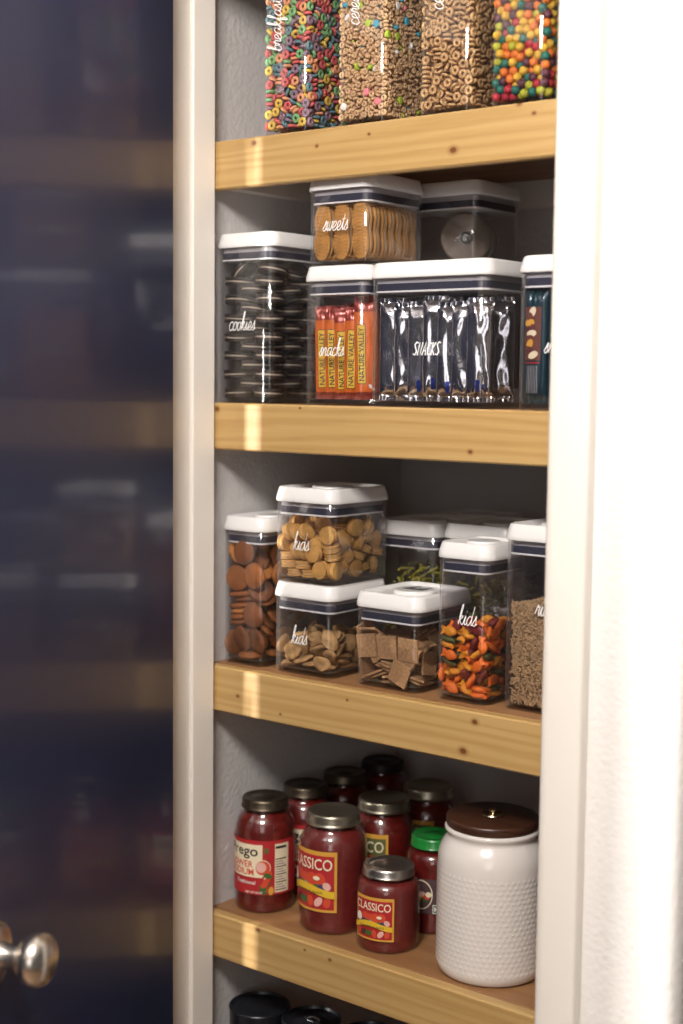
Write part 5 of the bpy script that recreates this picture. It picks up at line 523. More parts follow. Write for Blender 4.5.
def structure(name, mb, label=None, angle=35):
    o = obj(name, mb, angle=angle); o['kind'] = 'structure'
    if label: o['label'] = label
    return o
def rrect(w, d, r, z, n=6):
    out = []
    for cx, cy, a0 in ((w/2-r, -d/2+r, -PI/2), (w/2-r, d/2-r, 0), (-w/2+r, d/2-r, PI/2), (-w/2+r, -d/2+r, PI)):
        for k in range(n+1):
            a = a0+PI/2*k/n; out.append((cx+r*math.cos(a), cy+r*math.sin(a), z))
    return out

# ------------------------------------------------------------------ the closet shell
S0, S1, S2, S3 = 1.8094, 1.4600, 1.0965, .7427
S4 = .393
XL, XR, YB = -.0165, .598, .46
FW = .0635
mb = MB(); mb.box(XL-.1, XL, -.002, YB+.1, 0, 2.42, M['wall']); structure('wall_left', mb, 'textured pale grey side wall inside the pantry closet')
mb = MB(); mb.box(XL, XR, YB, YB+.1, 0, 2.42, M['wall']); structure('wall_back', mb, 'textured back wall of the pantry closet')
mb = MB(); mb.box(XR, XR+.1, -.002, YB+.1, 0, 2.42, M['wall']); structure('wall_right', mb, 'side wall of the pantry closet hidden behind the door frame')
mb = MB(); mb.box(-3, 3, -4.5, .56, 2.42, 2.5, M['wall_out']); structure('ceiling', mb, 'white ceiling above pantry and hall')
mb = MB(); mb.box(-3, 3, -4.5, .56, -.05, 0, M['floor']); structure('floor', mb, 'wooden floor of pantry and hall')
# front wall: opening 0 .. 0.583, 2.05 high, bullnose corner on the right
mb = MB()
yf, ybk = -.104, -.002
def bull(z, x1=.749, r=.020):
    p = [(.5976, ybk, z), (.5976, yf, z)]
    for k in range(9):
        a = -PI/2+PI/2*k/8; p.append((x1-r+r*math.cos(a), yf+r+r*math.sin(a), z))
    p += [(x1, .56, z), (.70, .56, z), (.70, ybk, z)]
    return p
mb.loft([bull(0), bull(2.42)], M['wall_out'])
structure('wall_front', mb, 'off white textured wall beside the pantry door frame ending in a rounded corner')
mb = MB(); mb.box(-3, -.018, yf, ybk, 0, 2.42, M['wall_out']); mb.box(-.018, .5976, yf, ybk, 2.05, 2.42, M['wall_out'])
structure('wall_front_left', mb, 'off white wall behind the open blue door')
# jambs, stops, casings
mb = MB(); mb.box(-.018, 0, -.104, -.0021, 0, 2.05, M['trim'], .0008); o = structure('trim_1', mb, 'cream painted door jamb left of the shelves')
mb = MB(); mb.box(.583, .5975, -.104, -.0021, 0, 2.05, M['trim'], .0008); structure('trim_2', mb, 'painted door jamb on the latch side')
mb = MB(); mb.box(-.002, .0055, -.046, -.004, 0, 2.05, M['trim'], .0012); structure('trim_3', mb, 'cream door stop strip along the hinge side jamb')
mb = MB()
def casing(x0, x1, flip):
    # moulded flat casing: rounded inner edge, thicker outer edge
    pr = [(0, 0), (0, -.010), (.004, -.0145), (.012, -.016), (.0470, -.016), (.0495, -.0155), (.0505, -.0140), (.0505, 0)]
    w = x1-x0
    pr = [(a*w/.0505, b) for a, b in pr]
    if flip: pr = [(w-a, b) for a, b in pr][::-1]
    return [[(x0+a, -.104+b, z) for a, b in pr] for z in (0, 2.10)]
mb.loft(casing(.589, .6395, False), M['trim']); structure('trim_4', mb, 'bright white door casing right of the shelves', angle=60)
mb = MB(); mb.loft(casing(-.064, -.0075, True), M['trim']); structure('trim_5', mb, 'door casing behind the open blue door', angle=60)
mb = MB(); mb.box(-.064, .6395, -.12, -.104, 2.101, 2.155, M['trim'], .003); structure('trim_6', mb, 'head casing above the pantry door')
mb = MB(); mb.box(.0, .583, -.104, -.0021, 2.035, 2.05, M['trim'], .001); structure('trim_7', mb, 'head jamb of the pantry door')

# ------------------------------------------------------------------ the open blue door
TH = math.radians(66.5)
DT = .032
pin = Vector((-.006, -.126, 0))
dv = Vector((math.cos(TH), -math.sin(TH), 0)); nv = Vector((math.sin(TH), math.cos(TH), 0))   # along the door, inner face normal
T = Matrix(((dv.x, nv.x, 0, pin.x), (dv.y, nv.y, 0, pin.y), (0, 0, 1, 0), (0, 0, 0, 1)))
door = bpy.data.objects.new('door_1', None); C.objects.link(door); door.matrix_world = T
door['kind'] = 'structure'; door['label'] = 'glossy navy blue pantry door standing open at the left'
mb = MB(); mb.box(.006, .578, .012, .012+DT, .012, 2.032, M['blue'], .002)
slab = obj('door_panel', mb, door)
KZ = .921
def pkn(s, z, p):
    # lathe along the door normal
    return Matrix.Translation((s, .012+DT, z)) @ Matrix.Rotation(-PI/2, 4, 'X')
knob_s = .4935
mb = MB()
mb.lathe([(.0001, .0085), (.0145, .0085), (.0138, .011), (.0125, .016), (.0122, .023), (.0125, .0262), (.0135, .0268), (.0135, .029), (.0125, .0295), (.0145, .031), (.020, .0335), (.0245, .038), (.0272, .044), (.0275, .049), (.0255, .0555), (.0215, .0600), (.0150, .0630), (.007, .0644), (.0001, .0647)], M['nickel'], 48, cap0=False, cap1=False)
kn = obj('door_knob', mb, door, angle=50)
mb = MB(); mb.lathe([(.0001, 0), (.0325, 0), (.0325, .002), (.031, .0045), (.027, .006), (.020, .0075), (.0125, .0086), (.0001, .0086)], M['nickel'], 48, cap0=False, cap1=False)
rs = obj('rosette', mb, kn, angle=50)
kn['label'] = 'round brushed nickel door knob'
for hz in (.25, 1.02, 1.80):
    mb = MB(); mb.lathe([(.0045, hz-.045), (.0045, hz+.045)], M['nickel'], 12); obj('hinge', mb, door)

# ------------------------------------------------------------------ shelves
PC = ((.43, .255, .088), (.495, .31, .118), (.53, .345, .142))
def shelf(z, label, seed, knotpos):
    t = thing('pantry_shelf', label, 'shelf', (XL, 0, z), 0, 'pine shelves of the pantry')
    W = XR-XL-.0008
    fm = pine('pine_front_%d' % seed, *PC, seed, knotpos)
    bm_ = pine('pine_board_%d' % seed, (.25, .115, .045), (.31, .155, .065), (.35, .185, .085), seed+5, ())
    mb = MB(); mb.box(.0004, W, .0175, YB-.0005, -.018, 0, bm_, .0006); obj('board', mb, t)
    mb = MB(); mb.box(.0004, W, 0, .0172, -FW, 0, fm, .0022)
    f = obj('front_board', mb, t)
    mb = MB(); mb.box(.0004, W, YB-.0195, YB-.0005, -.0585, -.0182, M['trim'], .001); obj('cleat', mb, t)
    mb = MB(); mb.box(.0004, .0190, .0176, YB-.0200, -.0585, -.0182, M['trim'], .001); obj('cleat', mb, t)
    return t
shelf(S0, 'pine pantry shelf holding the tall cereal containers, topmost in view', 1, ((.088, -.008, .0065), (.194, -.0215, .004), (.277, -.0145, .0035), (.402, -.0449, .008), (.491, -.001, .005), (.511, -.0135, .004)))
shelf(S1, 'pine pantry shelf under the cookie and snack containers', 2, ((.023, -.0084, .006), (.434, -.0506, .005), (.17, -.004, .003)))
shelf(S2, 'pine pantry shelf under the cracker and rice containers', 3, ((.063, -.0366, .0045), (.253, -.0139, .003), (.432, -.0501, .008), (.448, -.0117, .0065), (.14, -.05, .003)))
shelf(S3, 'pine pantry shelf under the sauce jars and ceramic canister', 4, ((.102, -.004, .006), (.229, -.0127, .004), (.186, -.0104, .003)))
shelf(S4, 'lowest pine pantry shelf under the dark tins', 5, ((.2, -.03, .005),))
shelf(2.165, 'pine pantry shelf above the cereal containers, over the door frame', 6, ())

# ------------------------------------------------------------------ white script lettering
GL = {
 'a': ([[(.82,.85),(.5,1),(.15,.75),(.05,.35),(.25,.02),(.55,.15),(.8,.6),(.85,.98),(.8,.4),(.95,.03),(1.2,.25)]], 1.1),
 'b': ([[(0,.2),(.3,1.2),(.38,2),(.22,2.1),(.15,1.5),(.12,.3),(.3,.0),(.65,.1),(.8,.55),(.6,.95),(.3,.8)],[(.6,.95),(.85,.85),(1.05,.9)]], .95),
 'c': ([[(.75,.8),(.55,1),(.2,.85),(.05,.4),(.25,.02),(.6,.05),(.95,.3)]], .85),
 'e': ([[(0,.25),(.45,.45),(.68,.75),(.5,1),(.2,.85),(.1,.4),(.3,.02),(.65,.08),(.95,.35)]], .85),
 'f': ([[(0,.2),(.4,1),(.6,1.8),(.5,2.1),(.35,1.8),(.3,.8),(.25,-.6),(.38,-.9),(.5,-.5),(.4,.1),(.8,.2)]], .75),
 'i': ([[(0,.2),(.25,1),(.2,.4),(.35,.02),(.65,.3)],[(.3,1.45),(.34,1.5)]], .55),
 'k': ([[(0,.2),(.3,1.2),(.38,2.05),(.22,2.1),(.15,1.4),(.1,0),(.2,.7),(.5,1),(.62,.8),(.25,.5),(.5,.2),(.7,.0),(.95,.2)]], .88),
 'd': ([[(.78,.85),(.5,1),(.15,.75),(.05,.35),(.25,.02),(.55,.15),(.8,.8),(.92,2.1),(.82,.6),(.9,.05),(1.15,.2)]], 1.05),
 'l': ([[(0,.2),(.35,1.2),(.48,2),(.3,2.1),(.2,1.4),(.2,.3),(.4,.0),(.7,.25)]], .6),
 'n': ([[(.05,1),(.12,.5),(.1,0),(.2,.6),(.5,1),(.68,.8),(.66,.25),(.8,.02),(1.05,.25)]], .98),
 'o': ([[(.5,1),(.15,.8),(.05,.35),(.3,.0),(.65,.2),(.72,.7),(.5,1),(.7,.85),(.98,.9)]], .88),
 'r': ([[(0,.2),(.2,1),(.3,1.1),(.35,.9),(.6,.92),(.52,.5),(.6,.05),(.85,.2)]], .75),
 's': ([[(0,.2),(.35,.75),(.45,1.1),(.5,.7),(.6,.3),(.4,.0),(.1,.1)],[(.45,.05),(.8,.25)]], .72),
 't': ([[(.1,.3),(.3,1),(.4,1.7),(.28,.6),(.4,.02),(.7,.25)],[(.05,1.15),(.65,1.25)]], .6),
 'w': ([[(0,.8),(.1,1),(.12,.3),(.3,.0),(.5,.5),(.52,1),(.52,.3),(.7,.0),(.95,.5),(.95,1),(1.15,.9)]], 1.1),
 'S': ([[(.7,1.25),(.4,1.4),(.12,1.1),(.35,.75),(.62,.4),(.4,.02),(.05,.15)]], .82),
 'N': ([[(.05,0),(.12,1.35),(.55,.05),(.65,1.35)]], .85), 'A': ([[(0,0),(.4,1.35),(.62,0)],[(.12,.45),(.58,.5)]], .78),
 'C': ([[(.6,1.2),(.3,1.35),(.05,.7),(.2,.05),(.6,.15)]], .75), 'K': ([[(.1,1.35),(.08,0)],[(.6,1.35),(.12,.65),(.62,0)]], .75),
}
def smoothline(p, k=4):
    if len(p) < 3: return p
    out = []
    for i in range(len(p)-1):
        a, b, c, d = p[max(i-1, 0)], p[i], p[i+1], p[min(i+2, len(p)-1)]
        for j in range(k):
            t = j/k
            out.append(tuple(.5*(2*b[q]+(c[q]-a[q])*t+(2*a[q]-5*b[q]+4*c[q]-d[q])*t*t+(-a[q]+3*b[q]-3*c[q]+d[q])*t**3) for q in (0, 1)))
    out.append(p[-1]); return out
def lettering(word, parent, cx, y, cz, xh, vertical=False, r=.0006, sx=.72, slant=.22):
    x = 0; strokes = []
    for ch in word:
        st, adv = GL[ch]
        for s_ in st: strokes.append([(px+x, py) for px, py in (smoothline(s_) if ch.islower() else s_)])
        x += adv
    mb = MB()
    for s_ in strokes:
        pts = []
        for px, py in s_:
            u = (px-x/2)*xh*sx+slant*py*xh; v = (py-.5)*xh
            if vertical: u, v = -v, u
            pts.append((cx+u, y, cz+v))
        mb.tube(pts, r, M['script'], 6, flat=.35)
    return obj('lettering', mb, parent)

# ------------------------------------------------------------------ clear canisters with white lids
LH = .0200
def container(label, x0, y0, z0, w, d, h, word=None, wx=None, wz=None, xh=.0135, vertical=False, group='clear canisters with white lids', r=.016, rz=0, logo=False):
    x0 -= .0080
    t = thing('food_canister', label, 'canister', (x0+w/2, y0+d/2, z0), rz, group)
    H = h-LH; k = .0030
    mb = MB()
    mb.loft([rrect(w-.006, d-.006, r-.003, 0), rrect(w-.001, d-.001, r-.0005, .0012), rrect(w, d, r, .0035), rrect(w, d, r, H-.0005), rrect(w-.0008, d-.0008, r-.0004, H),
             rrect(w-2*k+.0006, d-2*k+.0006, r-k, H), rrect(w-2*k, d-2*k, r-k, H-.0006), rrect(w-2*k, d-2*k, r-k, .0085), rrect(w-2*k-.004, d-2*k-.004, r-k-.002, .0066)], M['clear'])
    obj('body', mb, t, angle=50)
    mb = MB(); e = .0025; L = LH
    mb.loft([rrect(w-.004, d-.004, r, H+.0003), rrect(w+2*e-.001, d+2*e-.001, r+e, H+.0003), rrect(w+2*e, d+2*e, r+e, H+.0012), rrect(w+2*e-.0006, d+2*e-.0006, r+e, H+.006),
             rrect(w-.001, d-.001, r+.001, H+L-.0032), rrect(w-.0034, d-.0034, r, H+L-.0008), rrect(w-.0075, d-.0075, r-.002, H+L), rrect(w-.012, d-.012, r-.004, H+L-.0008), rrect(w-.016, d-.016, r-.005, H+L-.0045)], M['lid'])
    ld = obj('lid', mb, t, angle=50)
    mb = MB(); q = min(w, d)*.27; zz = H+L-.0045
    mb.lathe([(q, zz), (q, zz+.0030), (q-.0012, zz+.0042), (q-.004, zz+.0043), (.0001, zz+.0036)], M['lid'], 40, cap0=False, cap1=False); obj('button', mb, ld, angle=50)
    if logo:
        wd = lettering('kids', ld, 0, 0, 0, .013, r=.0009)
        wd.matrix_local = Matrix.Translation((.0, 0, zz+.0046)) @ Matrix.Rotation(-PI/2, 4, 'X')
        wd.name = 'embossed_lettering'; wd.data = wd.data.copy(); wd.data.materials.clear(); wd.data.materials.append(M['steel'])
    i = k+.0005
    def plug(z1, z2, m, name, inn):
        mb = MB(); mb.loft([rrect(w-2*i-2*inn, d-2*i-2*inn, r-i-inn, z1), rrect(w-2*i-2*inn, d-2*i-2*inn, r-i-inn, z2)], M[m]); return obj(name, mb, t)
    plug(H-.0062, H+.0002, 'band', 'plug', .0015)
    plug(H-.0150, H-.0063, 'gasket', 'gasket', .0003)
    plug(H-.0172, H-.0151, 'lipline', 'sealing_lip', 0)
    if word:
        lettering(word, t, -w/2+wx+(.0085 if not vertical else .004), -d/2-.0004, wz-(.011 if vertical else 0), xh*.93, vertical, r=.0009 if word == 'SNACKS' else .0006)
    return t, Vector((x0+w/2, y0+d/2, z0+.0075))

# ------------------------------------------------------------------ piece meshes
def m_ring(mat, R, r, sq=.9, n=12, k=7):
    mb = MB(); mb.loft([[((R+r*math.cos(2*PI*j/k))*math.cos(2*PI*i/n), (R+r*math.cos(2*PI*j/k))*math.sin(2*PI*i/n), r*sq*math.sin(2*PI*j/k)) for j in range(k)] for i in range(n)], mat, loop=True)
    return mb.mesh('ring', True, 180)
def m_ball(mat, r, seed=0):
    bm = bmesh.new(); bmesh.ops.create_icosphere(bm, subdivisions=2, radius=r); R_ = random.Random(seed)
    for v in bm.verts: v.co *= 1+R_.uniform(-.05, .05)
    for f in bm.faces: f.smooth = True
    me = bpy.data.meshes.new('ball'); bm.to_mesh(me); bm.free(); me.materials.append(mat); return me
def m_disc(mat, r, t, n=28, edge=.25, dome=0., rough=0., seed=1, sy=1., lobes=0):
    R_ = random.Random(seed); rr = [1+R_.uniform(-rough, rough)+(lobes and .03*math.sin(lobes*2*PI*i/n)) for i in range(n)]
    prof = [(.02, -t*.5), (.5, -t*.5), (1-edge*.35, -t*.48), (1-edge*.08, -t*.3), (1, 0), (1-edge*.08, t*.3), (1-edge*.35, t*.48), (.5, t*.5+dome*.7), (.02, t*.5+dome)]
    mb = MB(); mb.loft([[(r*a*(1+(rr[i]-1)*a)*math.cos(2*PI*i/n), sy*r*a*(1+(rr[i]-1)*a)*math.sin(2*PI*i/n), z) for i in range(n)] for a, z in prof], mat)
    return mb
def m_flake(mat, seed):
    R_ = random.Random(seed); n = 14; c = R_.uniform(-.006, .006)
    rr = [R_.uniform(.72, 1.08) for i in range(n)]; rr = [(rr[i]+rr[i-1])/2 for i in range(n)]
    prof = [(.05, -.0022), (.5, -.0028), (.85, -.0022), (1, 0), (.88, .0024), (.55, .0032), (.05, .0026)]
    mb = MB()
    mb.loft([[(.0170*a*rr[i]*math.cos(2*PI*i/n), .0125*a*rr[i]*math.sin(2*PI*i/n), z+c*a*a*math.cos(4*PI*i/n)*.4+R_.uniform(-.0006, .0006)) for i in range(n)] for a, z in prof], mat)
    return mb.mesh('flake', True, 60)
def m_fish(mat):
    out = [(-.0118, .0058), (-.0098, .0022), (-.0072, .0016), (-.0040, .0046), (.0005, .0066), (.0058, .0058), (.0100, .0028), (.0118, 0)]
    pts = out+[(x, -y) for x, y in out[::-1][1:]]+[(-.0098, 0)]
    c = (.001, 0)
    mb = MB(); mb.loft([[(c[0]+(x-c[0])*s_, y*s_, z) for x, y in pts] for s_, z in ((.35, -.0034), (.8, -.0028), (1, -.001), (1, .001), (.8, .0028), (.35, .0034))], mat)
    return mb.mesh('fish', True, 50)
def m_square(mat, seed):
    R_ = random.Random(seed); a = .0152; t = .0016; n = 5; mb = MB()
    g = [[(a*(2*i/n-1), a*(2*j/n-1)) for i in range(n+1)] for j in range(n+1)]
    bend = R_.uniform(-.5, .5)
    def P(x, y, s_): return (x*(1 if abs(s_) < 1 else .985), y*(1 if abs(s_) < 1 else .985), s_*t+bend*x*x*4+R_.uniform(-.0002, .0002))
    per = [(g[0][i]) for i in range(n)]+[g[j][n] for j in range(n)]+[g[n][n-i] for i in range(n)]+[g[n-j][0] for j in range(n)]
    mb.loft([[P(x*s1, y*s1, s_) for x, y in per] for s1, s_ in ((.02, -1), (.5, -1), (1, -1), (1, -.5), (1, .5), (1, 1), (.5, 1), (.02, 1))], mat)
    return mb.mesh('square', True, 60)

def eul(p): return Matrix.Translation(p[:3]) @ Euler(p[3:]).to_matrix().to_4x4()
def place(name, me, mat4, label, cat, group):
    o = bpy.data.objects.new(name, me); C.objects.link(o); o.matrix_world = mat4; tag(o, label, cat, group); return o

# ================================================================== SHELF 1: four cereal canisters
CW, CD, CH = .0795, .16, .245
cer = [(.0877, 'breakfast', .0950), (.2110, 'cereal', .122), (.3360, 'cereal', .122), (.4370, 'cereal', .122)]
clab = ['tall clear canister of rainbow loop cereal, marked breakfast', 'tall clear canister of oat cereal with coloured marshmallows', 'tall clear canister of plain toasted oat rings', 'tall clear canister of bright round fruit puffs']
def fill_cereal(idx, slabs, key, meshes, weights, cat, single, label, stufflabel, group, zmax, scale=1.):
    x0 = cer[idx][0]-.008; cx = x0+CW/2; cy = .004+CD/2; zb = S0+.0075
    R_ = random.Random(idx+3); pcs = []
    ps = poses(key); th = slabs[1]
    for sidx in range(slabs[0]):
        for p in ps:
            y = p[1] if sidx % 2 == 0 else -p[1]
            Mx = Matrix.Translation((cx, cy-CD/2+.0028+th*(sidx+.5), zb)) @ (eul(p) if sidx % 2 == 0 else (Matrix.Rotation(PI, 4, 'Z') @ eul(p)))
            l = Mx.translation
            if l.z > S0+CH-LH-.022: continue
            fr = l.y-(cy-CD/2); rt = (cx+CW/2)-l.x
            # nearness to the two faces the camera sees
            vis = min(fr, rt+(0 if fr < .11 else .05))
            if l.z > S0+zmax: vis += .05
            pcs.append((vis, Mx, R_.choices(range(len(meshes)), weights)[0]))
    pcs.sort(key=lambda q: q[0])
    for v, Mx, k in pcs[:298]:
        nm, me = meshes[k]
        place(nm, me, Mx, label, cat, group)
    mb = MB()
    for v, Mx, k in pcs[298:]:
        me = meshes[k][1]
        mb.add([v_.co for v_ in me.vertices], [tuple(pl.vertices) for pl in me.polygons], me.materials[0], Mx)
    me = bpy.data.meshes.new(single+'_rest'); me.from_pydata(mb.v, [], mb.f)
    for m in mb.mats: me.materials.append(m)
    me.polygons.foreach_set('material_index', mb.m); me.polygons.foreach_set('use_smooth', [True]*len(me.polygons)); me.update()
    o = bpy.data.objects.new(single+'_heap', me); C.objects.link(o); tag(o, stufflabel, cat, None, 'stuff')
for i, (x0, wd, wzb) in enumerate(cer):
    n_ = {'breakfast': 9, 'cereal': 6}[wd]
    container(clab[i], x0, .004, S0, CW, CD, CH, wd, .0275 if i else .0245, .152+ (0.0 if i else -.004), .0125, True)
fill_cereal(0, (3, .05), 'ring', [('cereal_loop', m_ring(M['loop_'+k], .0041, .0024)) for k in LOOP], [1, 1.25, 1, .7, 1.1, 1], 'cereal', 'cereal_loop', 'small rainbow coloured cereal loop in the breakfast canister', 'rainbow cereal loops deeper inside the breakfast canister', 'rainbow cereal loops', .2)
m_mal = []
for k, v in MALLOW.items():
    m_mal.append(('marshmallow_bit', m_disc(M['mal_'+k], .0052, .005, 12, .5, 0, .12, 3).mesh('mallow', True, 60)))
fill_cereal(1, (5, .0285), 'charm', [('oat_piece', m_ring(M['oat'], .0026, .00185, 1.1, 9, 6))]+m_mal, [1, .012, .012, .012, .006], 'cereal', 'oat_piece', 'tiny piece of oat cereal with marshmallows, in the second cereal canister', 'oat cereal pieces deeper inside the second cereal canister', 'oat cereal with marshmallows', .2)
fill_cereal(2, (3, .05), 'ring', [('oat_ring', m_ring(M['oat2'], .0038, .00205))], [1], 'cereal', 'oat_ring', 'plain toasted oat ring in the third cereal canister', 'toasted oat rings deeper inside the third cereal canister', 'toasted oat rings', .2)
fill_cereal(3, (3, .05), 'ball', [('fruit_puff', m_ball(M['ball_'+k], .0056, j)) for j, k in enumerate(BALL)], [1.1, 1, 1, .8, 1, 1], 'cereal', 'fruit_puff', 'bright round fruit puff in the canister beside the door frame', 'round fruit puffs deeper inside the canister beside the door frame', 'round fruit puffs', .2)

# ================================================================== SHELF 2
t, c = container('tall clear canister of chocolate sandwich cookies, marked cookies', -.0045, .015, S1, .104, .120, .229, 'cookies', .041, .104, .0125)
OR = .0203
def wafer(z0, z1):
    mb = MB(); n = 36
    prof = [(.02, z0), (.6, z0), (.93, z0), (1, z0+(z1-z0)*.3), (1, z0+(z1-z0)*.7), (.93, z1), (.6, z1), (.02, z1)]
    mb.loft([[(OR*a*(1+.008*math.sin(i*PI)*a)*math.cos(2*PI*i/n), OR*a*math.sin(2*PI*i/n), z) for i in range(n)] for a, z in prof], M['cocoa'])
    return mb.mesh('wafer', True, 50)
w1 = wafer(-.0062, -.0012); w2 = wafer(.0012, .0062)
crm = m_disc(M['cream'],   .0188, .0024, 32, .1).mesh('cream', True, 50)
oreos = []
orr = random.Random(12)
for lay in range(13):
    q = [(-.0275, -.0365), (.0275, -.0365), (.0275, .0300), (-.0275, .0295)] if lay % 2 == 0 else [(.0, -.0360), (.0280, .0), (.0, .0360), (-.0280, .0)]
    for x, y in q:
        tl = .05 if lay < 9 else .13
        oreos.append((x+orr.uniform(-.0012, .0012), y+orr.uniform(-.0012, .0012), .0065+lay*.0126, orr.uniform(-tl, tl), orr.uniform(-tl, tl), 0))
oreos += [(-.025, -.030, .1735, .25, -.75, 0), (.026, -.029, .172, -.18, .06, 0), (.029, .012, .174, .15, .5, 0), (-.012, .026, .172, .1, -.2, 0)]
for p in oreos:
    o = thing('sandwich_cookie', 'dark chocolate sandwich cookie with white cream in the cookies canister', 'cookie', (0, 0, 0), 0, 'chocolate sandwich cookies')
    o.matrix_world = Matrix.Translation(c) @ eul(p)
    for nm, me in (('wafer', w1), ('wafer', w2), ('cream', crm)): obj(nm, me, o)

# wrappers
def packet(w, h, t, seed, wrinkle, body, end, nx=26, nz=40, crimp=.010, fq=1.):
    """returns mesh builder of a pillow pack and its front surface function"""
    R_ = random.Random(seed); ph = [(R_.uniform(20, 130), R_.uniform(-90, 90), R_.uniform(0, 6.3), R_.uniform(.3, 1)) for _ in range(9)]
    def prof(u, v):
        e = max(0., 1-abs(u)**2.6); z = abs(v)
        ez = min(1., max(0., (1-z)*h/2/crimp-.6)); ez = ez**.5 if ez > 0 else 0
        return t/2*(e**.6)*ez
    def wr(u, v, s_):
        x, z = u*w/2, v*h/2; a = 0
        for k, (fx, fz, p0, am) in enumerate(ph): a += am*math.sin((x*fx*9+z*fz)*fq+p0*s_+1.3*math.sin(z*fz*1.7+p0))
        edge = .35+.65*abs(v)**3
        return wrinkle*a*.25*edge
    def front(u, v): return (u*w/2*(1-.05*abs(v)**6), -prof(u, v)-.0003+wr(u, v, 1)*(1-abs(u)**4), v*h/2)
    def back(u, v): return (u*w/2*(1-.05*abs(v)**6), prof(u, v)+.0003+wr(u, v, -1)*(1-abs(u)**4), v*h/2)
    mb = MB()
    for fn, fl in ((front, 0), (back, 1)):
        vs = [fn(2*i/nx-1, 2*j/nz-1) for j in range(nz+1) for i in range(nx+1)]
        for m, lo, hi in ((end, 0, 3), (body, 3, nz-6), (end, nz-6, nz)):
            fs = []
            for j in range(lo, hi):
                for i in range(nx):
                    a = j*(nx+1)+i; q = (a, a+1, a+nx+2, a+nx+1); fs.append(q if not fl else q[::-1])
            mb.add(vs, fs, m)
    # close the rim
    rim = [(2*i/nx-1, -1) for i in range(nx)]+[(1, 2*j/nz-1) for j in range(nz)]+[(1-2*i/nx, 1) for i in range(nx)]+[(-1, 1-2*j/nz) for j in range(nz)]
    mb.loft([[front(*q) for q in rim], [back(*q) for q in rim]], body, False, False)
    return mb, front
def text_polys(s, size):
    cu = bpy.data.curves.new('txt', 'FONT'); cu.body = s; cu.size = size; cu.align_x = 'CENTER'; cu.align_y = 'CENTER'; cu.offset = size*.012; cu.resolution_u = 3
    o = bpy.data.objects.new('txt', cu); C.objects.link(o)
    bpy.context.view_layer.update()
    me = bpy.data.meshes.new_from_object(o.evaluated_get(bpy.context.evaluated_depsgraph_get()))
    vs = [tuple(v.co) for v in me.vertices]; fs = [tuple(p.vertices) for p in me.polygons]
    bpy.data.objects.remove(o); bpy.data.curves.remove(cu); bpy.data.meshes.remove(me)
    xs = [v[0] for v in vs]; ys = [v[1] for v in vs]
    return vs, fs, (min(xs), max(xs), min(ys), max(ys))
def mapped_text(mb, s, mat, fn, cx, cy, width, height):
    """text stretched to width x height (signed axes) about cx, cy in label coordinates"""
    vs, fs, (a, b, c_, d_) = text_polys(s, 1.)
    out = [fn(cx+((v[0]-(a+b)/2)/(b-a))*width, cy+((v[1]-(c_+d_)/2)/(d_-c_))*height) for v in vs]
    mb.add(out, fs, mat)
def mapped_patch(mb, mat, fn, x0, x1, y0, y1, n=8, m=6):
    vs = [fn(x0+(x1-x0)*i/n, y0+(y1-y0)*j/m) for j in range(m+1) for i in range(n+1)]
    mb.add(vs, [(j*(n+1)+i, j*(n+1)+i+1, (j+1)*(n+1)+i+1, (j+1)*(n+1)+i) for j in range(m) for i in range(n)], mat)
def mapped_ell(mb, mat, fn, cx, cy, rx, ry, n=18, rot=0):
    vs = [fn(cx, cy)]
    for k in (.5, 1):
        for i in range(n):
            a = 2*PI*i/n; x, y = rx*k*math.cos(a), ry*k*math.sin(a)
            vs.append(fn(cx+x*math.cos(rot)-y*math.sin(rot), cy+x*math.sin(rot)+y*math.cos(rot)))
    fs = [(0, 1+i, 1+(i+1) % n) for i in range(n)]+[(1+i, 1+n+i, 1+n+(i+1) % n, 1+(i+1) % n) for i in range(n)]
    mb.add(vs, fs, mat)

t, c = container('clear canister of orange wrapped snack bars, marked snacks', .1515, .015, S1, .1035, .126, .179, 'snacks', .040, .069, .0115, group='clear canisters with white lids')
pw, phh, pt = .032, .126, .0085
for j in range(2):
    for i in range(5 if j == 0 else 5):
        hh = phh+rnd.uniform(-.011, .007)
        mb, fr = packet(pw, hh, pt, 40+i+10*j, .0011, M['wrap'], M['wrap_red'])
        x = -.0322+i*.0162; y = -.034+j*.040
        o_tilt = rnd.uniform(-.03, .03)
        o = thing('snack_bar', ['orange wrapped snack bar in the front row of its canister', 'orange wrapped snack bar behind the front row'][j], 'snack bar', (c.x+x, c.y+y, c.z+hh/2+.0005), math.radians(33), ['orange snack bars, front row', 'orange snack bars, back row'][j])
        o.rotation_euler = (0, o_tilt, math.radians(33)); obj('wrapper', mb, o, angle=60)
        lb = MB()
        def fnl(off):
            return lambda a, b: (lambda q: (q[0], q[1]-off, q[2]))(fr(max(-1, min(1, a/(pw/2))), max(-1, min(1, b/(hh/2)))))
        lx = -.0068
        mapped_patch(lb, M['black'], fnl(.0004), lx-.0056, lx+.0056, -.046, .030, 8, 30)
        mapped_patch(lb, M['yellow'], fnl(.0007), lx-.0050, lx+.0050, -.0452, .0292, 8, 30)
        # the words run up the wrapper
        vs, fs, (a, b, c_, d_) = text_polys('NATURE VALLEY', 1.)
        g = fnl(.0011)
        lb.add([g(lx-((v[1]-(c_+d_)/2)/(d_-c_))*.0070, -.008+((v[0]-(a+b)/2)/(b-a))*.068) for v in vs], fs, M['black'])
        for k_ in range(3): mapped_ell(lb, M['white'], fnl(.0005), .006+rnd.uniform(-.003, .003), -.053+k_*.0025, .0022, .0015, 8)
        obj('brand_panel', lb, o)
t, c = container('clear canister of peanut shaped wafers, marked sweets, topmost of its stack', .1515, .0205, S1+.1792, .1035, .124, .1160, 'sweets', .040, .050, .0125)
